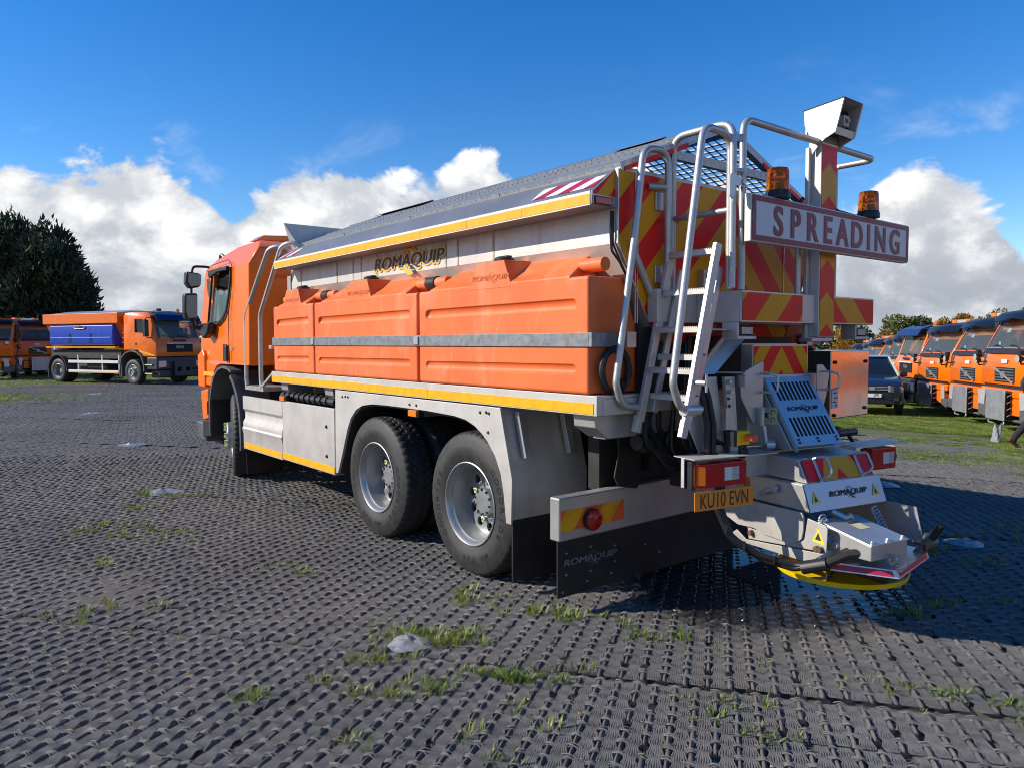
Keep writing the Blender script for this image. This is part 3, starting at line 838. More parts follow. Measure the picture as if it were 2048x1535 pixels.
# silt washed into the weave: a low uneven sheet that only shows where it fills the hollows
def soilmat():
    m = bpy.data.materials.new('silt'); m.use_nodes = True
    t = NT(m.node_tree); b = m.node_tree.nodes['Principled BSDF']
    pos = t.n('ShaderNodeNewGeometry').outputs['Position']
    c = t.ramp(t.noise(pos, 30.0, 6, .7), [(.3, (0.075, 0.064, 0.052)), (.55, (0.13, 0.113, 0.094)), (.75, (0.20, 0.178, 0.15))])
    t.link(c, b.inputs['Base Color']); b.inputs['Roughness'].default_value = .95
    bp = t.n('ShaderNodeBump'); bp.inputs['Strength'].default_value = .7; bp.inputs['Distance'].default_value = .006
    t.link(t.noise(pos, 120.0, 4, .7), bp.inputs['Height']); t.link(bp.outputs[0], b.inputs['Normal']); MATS['silt'] = m
soilmat()
vs = []; idx = {}; fs = []; st_ = .085
for j in range(200):
    for i in range(190):
        x, y = -9.0 + i * st_, -4.2 + j * st_
        ok, f = in_view(Vector((x, y)), 46, 15)
        if not ok: continue
        n_ = mnoise.fractal(Vector((x * .55, y * .55, 7.0)), 1.0, 2.0, 4) + .35 * mnoise.noise(Vector((x * 3.3, y * 3.3, 2.0)))
        idx[i, j] = len(vs); vs.append((x, y, gz(x) + max(-.030, min(.0105, -.003 + .026 * (n_ - .40)))))
for (i, j) in idx:
    if (i + 1, j) in idx and (i, j + 1) in idx and (i + 1, j + 1) in idx: fs.append((idx[i, j], idx[i + 1, j], idx[i + 1, j + 1], idx[i, j + 1]))
tag(MB().add(vs, fs).build('silt', 'silt', angle=80, recalc=False), kind='stuff')
# ------------------------------------------------------------------ wheels (axle along X, outer side towards -X)
MX = Matrix(((0, 0, 1, 0), (1, 0, 0, 0), (0, 1, 0, 0), (0, 0, 0, 1)))   # local z -> X
TYRE_R = 0.52
def tyre_mesh(name, Rr=TYRE_R, w=0.29, rim=0.292, n=200, lugs=True):
    h = w / 2; s = Rr / 0.52
    prof = [(rim, -h * .80), (rim + .022 * s, -h * .93), (.36 * s, -h * .985), (.365 * s, -h * 1.0), (.42 * s, -h * 1.0), (.425 * s, -h * .985),
            (.462 * s, -h * .955), (.466 * s, -h * .94), (.487 * s, -h * .90), (.503 * s, -h * .84), (.513 * s, -h * .74), (.519 * s, -h * .62),
            (.52 * s, -h * .40), (.52 * s, -h * .38), (.52 * s, -h * .14), (.52 * s, -h * .12)]
    prof = prof + [(r_, -x) for r_, x in reversed(prof)]
    k = len(prof); vs = []; fs = []
    for i in range(n):
        a = 2 * math.pi * i / n
        for q, (r_, x) in enumerate(prof):
            rr = r_
            if lugs:
                j = q if q < k // 2 else k - 1 - q
                if 10 <= j <= 12 and i % 4 == 0: rr -= 0.010
                if j == 9 and i % 4 == 0: rr -= 0.005
                if 13 <= j <= 14 and i % 4 == 2: rr -= 0.010
                if j in (12, 13) and abs(x) > 0: rr -= 0.004
            vs.append((x, rr * math.cos(a), rr * math.sin(a)))
    for i in range(n):
        j = (i + 1) % n
        for q in range(k - 1): fs.append((i * k + q, j * k + q, j * k + q + 1, i * k + q + 1))
    return MB().add(vs, fs).mesh(name, 'rubber', 40)

def circ(cx, cy, r, n=16, a0=0):
    return [(cx + r * math.cos(a0 + 2 * math.pi * i / n), cy + r * math.sin(a0 + 2 * math.pi * i / n)) for i in range(n)]

TYRE = tyre_mesh('tyre')
def rim_dual():
    mb = MB()
    prof = [(.293, -.118), (.303, -.128), (.303, -.137), (.296, -.140), (.286, -.132), (.278, -.112), (.272, -.098), (.264, -.09), (.258, -.05), (.256, -.02), (.252, .03), (.247, .075)]
    mb.lathe(prof, 56, MX)
    holes = [circ(.192 * math.cos(2 * math.pi * i / 10), .192 * math.sin(2 * math.pi * i / 10), .034, 16) for i in range(10)]
    mb.plate(circ(0, 0, .252, 48), 'x', .034, .052, holes)
    mb.lathe([(.24, .075), (.24, .12), (.29, .125)], 40, MX)
    return mb.mesh('rim', 'rim_silver', 35)
def hub_dual():
    mb = MB()
    mb.lathe([(.105, .04), (.103, .0), (.095, -.015), (.06, -.02), (.0, -.02)], 28, MX)
    for i in range(10):
        a = 2 * math.pi * i / 10 + .3
        c = (math.cos(a) * .138, math.sin(a) * .138)
        mb.cyl((.04, *c), (.012, *c), .017, .015, 6)
        mb.cyl((.012, *c), (.0, *c), .010, .010, 6)
    for i in range(10):
        a = 2 * math.pi * i / 10 + .05
        c = (math.cos(a) * .088, math.sin(a) * .088)
        mb.cyl((.0, *c), (-.024, *c), .011, .010, 6, mi=1)
    for i in (0, 3, 4, 7):
        a = 2 * math.pi * i / 10 + .3
        c = (math.cos(a) * .138, math.sin(a) * .138)
        mb.plate([(c[0] + .026 * math.cos(q), c[1] + .026 * math.sin(q)) for q in (a, a + 2, a + 3.1, a + 4.3)], 'x', .010, .004, mi=2)
    return mb.mesh('wheel', ['rim_silver', 'black_plastic', 'nut_green'], 35)
def rim_front():
    mb = MB()
    mb.lathe([(.293, -.118), (.303, -.128), (.303, -.137), (.294, -.14), (.28, -.125), (.27, -.09), (.266, .02)], 48, MX)
    holes = [circ(.205 * math.cos(2 * math.pi * i / 10), .205 * math.sin(2 * math.pi * i / 10), .028, 14) for i in range(10)]
    mb.plate(circ(0, 0, .268, 48), 'x', -.095, -.08, holes)
    return mb.mesh('rim', 'rim_silver', 35)
def hub_front():
    mb = MB()
    mb.lathe([(.168, -.09), (.166, -.185), (.15, -.20), (.12, -.205), (.11, -.17), (.0, -.165)], 30, MX)
    for i in range(10):
        a = 2 * math.pi * i / 10
        c = (math.cos(a) * .143, math.sin(a) * .143)
        mb.cyl((-.19, *c), (-.232, *c), .021, .016, 8, mi=1)
    return mb.mesh('wheel', ['rim_silver', 'nut_green'], 35)
RIM_D, HUB_D, RIM_F, HUB_F = rim_dual(), hub_dual(), rim_front(), hub_front()

def sidewall_text():
    ms = []
    def ring(word, a_mid, r, size, step):
        n = len(word)
        for i, ch in enumerate(word):
            if ch == ' ': continue
            a = a_mid + (i - (n - 1) / 2) * step
            # seen from -X: angle measured with u = -Y, v = Z
            def fn(u, v, a=a):
                rr = r + v
                b = a + u / r
                return (-.1462, -rr * math.cos(b), rr * math.sin(b) * 1)
            def fn2(u, v, a=a):
                b = a - u / (r + v)
                return (-.1462, -(r + v) * math.cos(b), (r + v) * math.sin(b))
            ms.append(text_mb(ch, size, fn2, bold=0.02, sx=1.15))
    ring('GOODRIDE', R(200), .395, .062, -R(9.6) * -1 * -1)
    ring('GOODRIDE', R(20), .395, .062, -R(9.6))
    ring('MD 738', R(295), .395, .05, -R(8))
    return join(*ms).mesh('sidewall_lettering', 'tyre_letter', 0, recalc=False)
LETTER = sidewall_text()

def make_wheel(parent, hub, rim, loc, rz=0, letters=False, name='wheel', tyre=None, spin=0.0):
    w = bpy.data.objects.new(name, hub); link(w, parent); w.location = loc; w.rotation_euler = (spin, 0, rz)
    for nm, me in (('tyre', tyre or TYRE), ('rim', rim)) + ((('sidewall_lettering', LETTER),) if letters else ()):
        o = bpy.data.objects.new(nm, me); link(o, w)
        if nm == 'sidewall_lettering': o['kind'] = 'stuff'
    return w

# ------------------------------------------------------------------ cab (shared by the main gritter and the parked row); front at Y = 7.78
def line_cab(me, c):
    """inner faces get the grey trim"""
    me.materials.append(MATS['seat_grey'])
    for p in me.polygons:
        d = c - p.center
        if abs(p.center.x) < 1.16 and p.normal.dot(d) > 0.02 * d.length and p.center.z > 1.45: p.material_index = 1
    return me
def cab_shell():
    P = [(5.68, 1.40), (5.62, 2.58), (5.66, 2.78), (5.82, 2.88), (6.55, 2.87), (7.10, 2.76), (7.34, 2.62), (7.70, 1.92), (7.77, 1.45),
         (7.77, 1.10), (7.13, 1.10), (7.06, 1.24), (6.90, 1.36), (6.75, 1.40)]
    body = MB(); body.plate(P, 'x', -1.22, 1.22)
    body.v = [(x * (1 - .17 * max(0, z - 2.60) / .28), y, z) for x, y, z in body.v]
    body.v = [(x * (1 - .05 * max(0, y - 7.2) / .5), y, z) for x, y, z in body.v]
    I = [(5.76, 1.50), (5.72, 2.55), (5.78, 2.74), (6.5, 2.79), (7.05, 2.69), (7.26, 2.56), (7.60, 1.90), (7.67, 1.5)]
    inner = MB(); inner.plate(I, 'x', -1.15, 1.15)
    inner.v = [(x * (1 - .17 * max(0, z - 2.60) / .28), y, z) for x, y, z in inner.v]
    win = MB(); win.plate(WIN, 'x', -1.6, 1.6)
    ws = MB(); ws.plate([(7.25, 2.60), (7.60, 2.56), (7.98, 1.96), (7.55, 1.96)], 'x', -1.115, 1.115)
    return line_cab(solid_bool('cab', body, [inner, win, ws], ['orange_paint'], 0.05, 3), Vector((0, 6.65, 2.1)))
WIN = [(6.25, 2.58), (6.60, 2.60), (6.93, 2.59), (6.98, 2.50), (7.18, 1.93), (6.80, 1.91), (6.60, 1.97), (6.46, 2.06), (6.36, 2.22), (6.28, 2.42)]
CAB = cab_shell()

def offset_poly(poly, d):
    c = Vector((sum(p[0] for p in poly) / len(poly), sum(p[1] for p in poly) / len(poly)))
    return [tuple(c + (Vector(p) - c) * (1 + d / (Vector(p) - c).length)) for p in poly]

def tilt(mb, s):
    mb.v = [(x, y + .19 * s * (x - s * 1.40) - .05 * (z - 2.25), z) for x, y, z in mb.v]; return mb
def cab_details():
    """mesh datas of what belongs to the cab; list of (name, mesh)"""
    D = []
    def A(name, mb, mats, bevel=0.0, angle=30, recalc=True):
        if bevel:
            o = mb.build(name, mats, None, bevel); bpy.context.view_layer.update()
            me = bpy.data.meshes.new_from_object(o.evaluated_get(bpy.context.evaluated_depsgraph_get()))
            me.name = name; old = o.data; bpy.data.objects.remove(o); bpy.data.meshes.remove(old)
        else:
            me = mb.mesh(name, mats, angle, recalc)
        D.append((name, me))
    for s in (-1, 1):
        A('side_window', MB().plate(offset_poly(WIN, .004), 'x', s * 1.168, s * 1.174), 'cab_glass', angle=0)
        A('window_frame', MB().plate(offset_poly(WIN, .012), 'x', s * 1.205, s * 1.226, [offset_poly(WIN, -.018)]), 'black_plastic', angle=0)
        A('window_deflector', MB().plate([(6.27, 2.600), (6.97, 2.595), (7.01, 2.54), (6.97, 2.50), (6.62, 2.555), (6.29, 2.55)], 'x', s * 1.225, s * 1.262), 'black_plastic', .008)
        A('door_handle', MB().plate([(6.44, 1.44), (6.44, 1.62), (6.47, 1.65), (6.555, 1.65), (6.565, 1.44)], 'x', s * 1.21, s * 1.236), 'black_plastic', .008)
        # door shut lines as thin raised seals
        q = MB(); q.tube([(s * 1.2215, y, z) for y, z in ((6.36, 1.42), (6.36, 2.0), (6.20, 2.40), (6.18, 2.60), (6.30, 2.68), (6.98, 2.66))], .0048, 5, .06)
        A('door_seam', q, 'cut_black')
        # mirror group
        m = MB()
        m.tube([(s * 1.09, 7.18, 2.64), (s * 1.20, 7.27, 2.67), (s * 1.36, 7.30, 2.67), (s * 1.375, 7.30, 2.55)], .016, 8, .06)
        m.tube([(s * 1.38, 7.30, 2.45), (s * 1.39, 7.30, 2.10)], .016, 8)
        m.tube([(s * 1.39, 7.30, 2.0), (s * 1.36, 7.30, 1.88), (s * 1.20, 7.26, 1.84)], .026, 8, .05)
        A('mirror_arm', m, 'black_plastic')
        A('mirror_housing', MB().plate([(s * 1.265, 2.575), (s * 1.455, 2.60), (s * 1.465, 2.45), (s * 1.42, 2.375), (s * 1.28, 2.40)], 'y', 7.24, 7.38), 'black_plastic', .03)
        A('mirror_housing', MB().plate([(s * 1.315, 2.32), (s * 1.485, 2.31), (s * 1.49, 2.02), (s * 1.46, 1.965), (s * 1.325, 1.98)], 'y', 7.24, 7.38), 'black_plastic', .03)
        A('mirror_glass', tilt(MB().plate([(s * 1.335, 2.295), (s * 1.465, 2.285), (s * 1.47, 2.035), (s * 1.445, 1.99), (s * 1.345, 2.0)], 'y', 7.218, 7.224), s), 'mirror_glass', angle=0)
        A('mirror_glass', tilt(MB().plate([(s * 1.285, 2.555), (s * 1.435, 2.575), (s * 1.445, 2.46), (s * 1.41, 2.40), (s * 1.295, 2.42)], 'y', 7.218, 7.224), s), 'mirror_glass', angle=0)
        A('mirror_foot', MB().plate([(6.90, 1.93), (7.36, 1.92), (7.36, 1.82), (7.15, 1.72), (6.98, 1.78)], 'x', s * 1.20, s * 1.30), 'black_plastic', .03)
        A('reflective_stripe', MB().plate([(6.98, 1.235), (7.42, 1.235), (7.42, 1.29), (6.98, 1.29)], 'x', s * 1.2215, s * 1.2235), 'tape_yellow', angle=0)
        # wheel arch, front part, and bumper corner
        arch = [(7.18, .50), (7.15, .80), (7.11, .98), (7.03, 1.13), (6.93, 1.24), (6.79, 1.32), (6.62, 1.35), (6.44, 1.34), (6.30, 1.30)]
        q = MB(); q.ribbon(arch, 'x', s * .80, s * 1.235, -.03)
        A('wheel_arch', q, 'grey_plastic')
        q = MB(); q.plate([(7.16, .44), (7.50, .40), (7.50, .62), (7.24, .64), (7.22, 1.08), (7.14, 1.10), (7.12, .9)], 'x', s * .95, s * 1.225)
        A('arch_liner', q, 'black_plastic', .01)
        A('bumper_corner', MB().plate([(7.30, .66), (7.55, .62), (7.62, 1.02), (7.36, 1.06), (7.30, 1.04)], 'x', s * 1.0, s * 1.21), 'orange_paint', .03)
        A('side_marker', MB().plate([(7.31, .72), (7.40, .72), (7.39, .86), (7.31, .90)], 'x', s * 1.206, s * 1.222), 'lens_amber', .006)
        A('wing_panel', MB().plate([(7.44, 1.06), (7.74, 1.06), (7.74, 1.50), (7.52, 1.58), (7.44, 1.50)], 'x', s * 1.08, s * 1.205), 'orange_paint', .03)
        # front lights
        A('headlight', MB().plate([(s * .80, .98), (s * 1.02, .96), (s * 1.06, .60), (s * .86, .58)], 'y', 7.80, 7.835), 'lens_clear', .012)
        A('bumper_end', MB().plate([(s * .78, .62), (s * 1.22, .60), (s * 1.20, .34), (s * .80, .30)], 'y', 7.46, 7.815), 'grey_plastic', .03)
        q = MB(); q.tube([(s * .93, 7.76, 1.62), (s * 1.02, 7.92, 1.60), (s * 1.02, 7.92, 1.68)], .018, 7, .03)
        q.cyl((s * 1.02, 7.88, 1.72), (s * 1.02, 7.99, 1.72), .05, .085, 12); q.box(s * 1.02 - .06, s * 1.02 + .06, 7.87, 7.96, 1.79, 1.90)
        A('plough_lamp', q, 'black_plastic')
        A('plough_lamp_glass', MB().cyl((s * 1.02, 7.985, 1.72), (s * 1.02, 7.995, 1.72), .08, .08, 14), 'lens_clear')
    A('windscreen', MB().add([(-1.125, 7.34, 2.575), (1.125, 7.34, 2.575), (1.135, 7.665, 1.945), (-1.135, 7.665, 1.945)], [(0, 1, 2, 3)]), 'screen_glass', angle=0)
    q = MB()
    for s in (-.5, .25):
        q.tube([(s, 7.70, 1.94), (s + .35, 7.66, 2.02), (s + .55, 7.66, 2.01)], .012, 6)
    q.plate([(7.60, 1.96), (7.72, 1.94), (7.775, 1.83), (7.74, 1.82), (7.60, 1.88)], 'x', -1.08, 1.08)
    A('scuttle', q, 'black_plastic')
    A('number_panel', MB().box(-.10, .16, 7.772, 7.785, 1.60, 1.69), 'plate_white', .004)
    g = MB(); g.box(-.46, .46, 7.765, 7.785, 1.16, 1.50)
    A('grille', g, 'cut_black', .01)
    for k in range(5): A('grille_slat', MB().box(-.45, .45, 7.778, 7.80, 1.185 + k * .065, 1.215 + k * .065), 'grey_plastic', .004)
    q = MB(); q.beam((-.44, 7.81, 1.17), (.44, 7.81, 1.49), .045, .02, (0, 1, 0)); q.lathe([(.052, -.012), (.085, -.012), (.085, .012), (.052, .012)], 24, Matrix.Translation((0, 7.815, 1.33)) @ Matrix.Rotation(R(90), 4, 'X'), closed=True)
    A('grille_badge', q, 'plow_plate')
    q = MB(); q.box(-1.06, 1.06, 7.45, 7.72, 1.02, 1.10)
    A('bumper_gap', q, 'black_plastic')
    q = MB(); q.box(-1.14, 1.14, 7.44, 7.80, .82, 1.02); q.box(-.74, .74, 7.46, 7.79, .42, .82)
    A('bumper', q, 'orange_paint', .04)
    q = MB(); q.box(-1.0, 1.0, 7.42, 7.76, .28, .34)
    A('valance', q, 'grey_plastic', .02)
    # seats and dashboard seen through the glass
    for s in (-.62, .62):
        q = MB(); q.box(s - .24, s + .24, 6.15, 6.30, 1.55, 2.28); q.box(s - .13, s + .13, 6.14, 6.24, 2.30, 2.50); q.box(s - .25, s + .25, 6.15, 6.65, 1.50, 1.66)
        A('seat', q, 'seat_grey', .04)
    q = MB(); q.box(-1.1, 1.1, 7.15, 7.55, 1.5, 1.86); q.lathe([(.20, -.014), (.228, -.014), (.228, .014), (.20, .014)], 28, Matrix.Translation((.6, 7.0, 1.86)) @ Matrix.Rotation(R(35), 4, 'X'), closed=True)
    A('dashboard', q, 'black_plastic', .0)
    return D
CABD = cab_details()

def visor_mesh(mname, col):
    vs = []; fs = []; n = 12
    for i in range(n + 1):
        u = -1 + 2 * i / n; x = u * 1.17; dr = -.10 * u * u
        for k, (y, z) in enumerate(((7.12, 2.86), (7.38, 2.83), (7.56, 2.75), (7.66, 2.65), (7.65, 2.63), (7.54, 2.72), (7.36, 2.79), (7.12, 2.82))):
            vs.append((x, y + dr * (1.2 if k in (2, 3, 4, 5) else .3), z + dr * .35 - (.05 * math.sin(3 * abs(u)) if k in (3, 4) else 0)))
    for i in range(n):
        for k in range(8): fs.append((i * 8 + k, (i + 1) * 8 + k, (i + 1) * 8 + (k + 1) % 8, i * 8 + (k + 1) % 8))
    fs += [tuple(range(8)), tuple(n * 8 + k for k in range(8))]
    return MB().add(vs, fs).mesh('sun_visor', col, 50)
VISOR = visor_mesh('v', 'visor_dark')
def lightbar_mesh():
    q = MB()
    q.box(-.62, .62, 6.72, 6.98, 2.87, 2.895, 2)
    for s in (-1, 1): q.plate([(s * .30, 2.895), (s * .62, 2.895), (s * .60, 2.99), (s * .34, 3.0)], 'y', 6.72, 6.98, mi=0)
    q.plate([(-.30, 2.895), (.30, 2.895), (.30, 2.985), (-.30, 2.985)], 'y', 6.74, 6.96, mi=1)
    return q.mesh('light_bar', ['lens_amber', 'lens_clear', 'black_plastic'], 30)
LIGHTBAR = lightbar_mesh()

# ------------------------------------------------------------------ the main gritter
T = empty('gritter_truck', (0, 0, 0), 0, 'orange three-axle road gritter with stainless hopper, brine tanks and rear spreader', 'truck')
L = -1.25

cab = link(bpy.data.objects.new('cab', CAB), T)
wn = cab.modifiers.new('wn', 'WEIGHTED_NORMAL'); wn.keep_sharp = True; wn.weight = 100
for nm, me in CABD:
    link(bpy.data.objects.new(nm, me), cab)
# roof light, rear bulkhead trim and model number
q = MB(); q.box(-.95, .95, 5.98, 6.20, 2.875, 2.90, 1); q.plate([(-1.0, 2.90), (-.55, 2.90), (-.58, 2.985), (-.90, 2.965)], 'y', 5.97, 6.21); q.plate([(1.0, 2.90), (.55, 2.90), (.58, 2.985), (.90, 2.965)], 'y', 5.97, 6.21); q.box(-.55, .55, 6.0, 6.18, 2.90, 2.965, 2)
q.build('roof_light_bar', ['lens_amber', 'black_plastic', 'lens_clear'], cab, .012)
q = MB(); q.tube([(-1.0, 7.12, 2.79), (-1.02, 7.20, 2.84), (-1.0, 7.32, 2.76), (-.9, 7.45, 2.60)], .022, 8, .05); q.build('visor_bracket', 'black_plastic', cab)
text_mb('340', .085, lambda u, v: (-1.2222, 6.30 - u, 1.60 + v), bold=.01).build('model_number', 'plow_plate', cab, angle=0, recalc=False)
q = MB()
for x0, x1, z0, z1 in ((-.95, .95, 1.95, 2.45), (-.95, -.1, 1.5, 1.85), (.1, .95, 1.5, 1.85)):
    q.tube([(x0, 5.628 + (2.6 - z0) * -.0 , z0), (x1, 5.628, z0), (x1, 5.605, z1), (x0, 5.605, z1)], .012, 6, .08, closed=False)
q.build('bulkhead_rib', 'orange_paint', cab)

# front axle and wheels
fw = make_wheel(T, HUB_F, RIM_F, (-1.04, 6.44, .515), R(-17), False, spin=.4)
fw2 = make_wheel(T, HUB_F, RIM_F, (1.04, 6.44, .515), R(180 - 17), False, spin=.9)
for i, yy in enumerate((1.312, 2.682)):
    for s in (-1, 1):
        rz = 0 if s < 0 else math.pi
        make_wheel(T, HUB_D, RIM_D, (s * 1.075, yy, .517), rz, True, spin=R(12 + 24 * i + 50 * (s > 0)))
        make_wheel(T, HUB_D, RIM_D, (s * .745, yy, .517), rz + math.pi, False, spin=.3)
for yy in (1.312, 2.682, 6.44):
    q = MB(); q.cyl((-.95, yy, .517), (.95, yy, .517), .075, .075, 12)
    if yy < 5: q.lathe([(.0, -.2), (.14, -.15), (.2, 0), (.14, .15), (0, .2)], 16, Matrix.Translation((0, yy, .52)))
    q.build('axle', 'chassis_steel', T)
q = MB()
for s in (-1, 1):
    q.box(s * .38 - .045, s * .38 + .045, .25, 7.4, .80, 1.06)
    for yy in (1.997,): q.beam((s * .52, yy - .75, .62), (s * .52, yy + .75, .62), .09, .10)
for yy in (.4, 1.6, 2.4, 3.6, 4.8, 5.9): q.box(-.38, .38, yy, yy + .08, .84, 1.02)
q.box(-.8, .8, .42, .52, .70, 1.05)
q.build('chassis', 'chassis_steel', T)
# tank, air bottles and boxes between the axles
MB().cyl((-.9, 3.5, .75), (-.9, 4.5, .75), .22, .22, 20).build('air_tank', 'chassis_steel', T); MB().cyl((.9, 3.5, .75), (.9, 5.2, .75), .27, .27, 20).build('fuel_tank', 'chassis_steel', T)
MB().box(-1.15, -.5, 4.75, 5.7, .50, .98).build('battery_box', 'chassis_steel', T, .01); MB().cyl((-.5, 5.0, 1.12), (-.5, 5.7, 1.12), .08, .08, 12).build('exhaust_pipe', 'chassis_steel', T)
q = MB(); q.tube([(-1.12, 4.9 + .0, 1.10), (-1.12, 3.6, 1.10)], .045, 10)
for k in range(9): q.cyl((-1.12, 3.75 + k * .13, 1.10), (-1.12, 3.80 + k * .13, 1.10), .058, .058, 10)
q.build('corrugated_duct', 'black_plastic', T)

# side skirts left: ribbed front panel, plain panel, both with yellow tape
for s in (-1, 1):
    p1 = MB()
    prof = [(1.22, 1.05), (1.25, 1.05), (1.25, .90), (1.225, .865), (1.225, .79), (1.25, .745), (1.25, .69), (1.265, .67), (1.25, .60), (1.25, .43), (1.22, .43)]
    p1.plate([(s * a, b) for a, b in prof], 'y', 4.645, 5.83)
    o = p1.build('side_panel', 'stainless_side', T)
    MB().box(min(s * 1.2505, s * 1.2535), max(s * 1.2505, s * 1.2535), 4.655, 5.80, .445, .505).build('reflective_tape', 'tape_yellow', o, angle=0)
    p2 = MB(); p2.box(min(s * 1.22, s * 1.25), max(s * 1.22, s * 1.25), 3.395, 4.632, .44, 1.06)
    o = p2.build('side_panel', 'stainless_side', T, .004)
    MB().box(min(s * 1.2505, s * 1.2535), max(s * 1.2505, s * 1.2535), 3.40, 4.63, .452, .515).build('reflective_tape', 'tape_yellow', o, angle=0)
    q = MB()
    for zz in (.60, .88): q.cyl((s * 1.25, 3.56, zz), (s * 1.262, 3.56, zz), .018, .014, 8)
    q.build('panel_bolt', 'chassis_steel', o)
    for yy in (4.62, 2.0):
        z_ = 1.085 if yy > 4 else 1.12
        q = MB(); q.box(min(s * 1.215, s * 1.262), max(s * 1.215, s * 1.262), yy - .06, yy + .06, z_ - .025, z_ + .025)
        q.box(min(s * 1.19, s * 1.24), max(s * 1.19, s * 1.24), yy - .07, yy + .07, z_ - .033, z_ + .033, 1)
        q.build('side_marker', ['lens_amber', 'black_plastic'], T, .005)
    # wheel arch panel over the two rear axles
    arch = [(3.37, 1.236), (3.385, .46), (3.335, .47), (3.23, .68), (3.13, .90), (3.06, 1.0), (2.96, 1.08), (2.84, 1.125), (2.66, 1.148), (2.40, 1.152),
            (1.83, 1.152), (1.43, 1.14), (1.30, 1.125), (1.19, 1.09), (1.10, 1.04), (1.03, .985), (.96, .91), (.90, .80), (.865, .66), (.84, .47), (.785, .47), (.775, .775), (.90, 1.236)]
    q = MB(); q.plate(arch, 'x', s * 1.248, s * 1.222); o = q.build('arch_panel', 'stainless_side', T, .004)
    q = MB()
    for yy, zz in ((3.22, 1.18), (3.16, 1.185), (3.11, 1.185), (2.05, 1.185), (1.95, 1.185), (1.12, 1.19), (1.05, 1.195), (1.02, 1.19), (1.03, 1.06)):
        q.cyl((s * 1.248, yy, zz), (s * 1.256, yy, zz), .011, .009, 7)
    q.build('rivet', 'chassis_steel', o)
    q = MB(); q.ribbon([(p[0], p[1] - .004) for p in arch[2:20]], 'x', s * .62, s * 1.221, .012); q.build('mudguard_liner', 'chassis_steel', T)
    # bent rear mudguard plate and rubber flap below it
    q = MB(); q.ribbon([(.90, 1.23), (.778, .775), (.785, .465)], 'x', s * .56, s * 1.2215, .006)
    o = q.build('rear_mudguard', 'stainless_side', T)
    for xx in (.72, 1.12):
        qq = MB(); qq.beam((s * xx, .850, 1.21), (s * xx, .768, .90), .06, .045, (0, -1, .26)); qq.build('mudguard_bracket', 'stainless', o, .006)
    q = MB(); q.box(min(s * .58, s * 1.235), max(s * .58, s * 1.235), .782, .796, .09, .50); q.build('mudflap', 'hose_rubber', T)
    q = MB(); q.box(min(s * .75, s * 1.20), max(s * .75, s * 1.20), 5.88, 5.895, .10, .55); q.build('mudflap', 'hose_rubber', T)
    # front wheel rear mudguard, a curved plastic band
    q = MB(); path = [(6.27, 1.27), (6.16, 1.19), (6.05, 1.06), (5.975, .90), (5.945, .72), (5.945, .38)]
    q.ribbon(path, 'x', s * .85, s * 1.255, .03); q.ribbon([(a - .03, b + .015) for a, b in path], 'x', s * 1.19, s * 1.257, .02)
    q.build('front_mudguard', 'grey_plastic', T)

# ---- body bed: side rails with tape, rear skirt, floor, outriggers
bed = MB()
for s in (-1, 1):
    bed.plate([(s * 1.17, 1.362), (s * 1.25, 1.362), (s * 1.25, 1.246), (s * 1.20, 1.246), (s * 1.20, 1.34), (s * 1.17, 1.34)], 'y', .0, 4.91)
bed.box(-1.17, 1.17, .004, 4.90, 1.342, 1.360)
bed.box(-1.198, 1.198, .0, .012, 1.2465, 1.3405)
bed = bed.build('bed', 'stainless_side', T, .003)
for s in (-1, 1):
    for y0, y1 in ((.025, 1.78), (1.785, 3.90), (3.905, 4.90)):
        MB().box(min(s * 1.2505, s * 1.2535), max(s * 1.2505, s * 1.2535), y0, y1, 1.255, 1.318).build('reflective_tape', 'tape_yellow', bed, angle=0)
    for yy in (.16, 3.62, 4.70):
        q = MB(); q.plate([(s * 1.20, 1.243), (s * 1.19, 1.17), (s * 1.08, 1.10), (s * .9, 1.10), (s * .9, 1.243)], 'y', yy - .09, yy + .09); q.build('outrigger', 'stainless', bed, .005)
q = MB(); q.box(-1.08, 1.08, .10, .20, 1.09, 1.2425); q.box(-1.08, 1.08, 2.2, 2.3, 1.06, 1.2425); q.box(-.5, -.3, .2, 4.9, 1.07, 1.24); q.box(.3, .5, .2, 4.9, 1.07, 1.24)
q.build('subframe', 'stainless', T, .004)

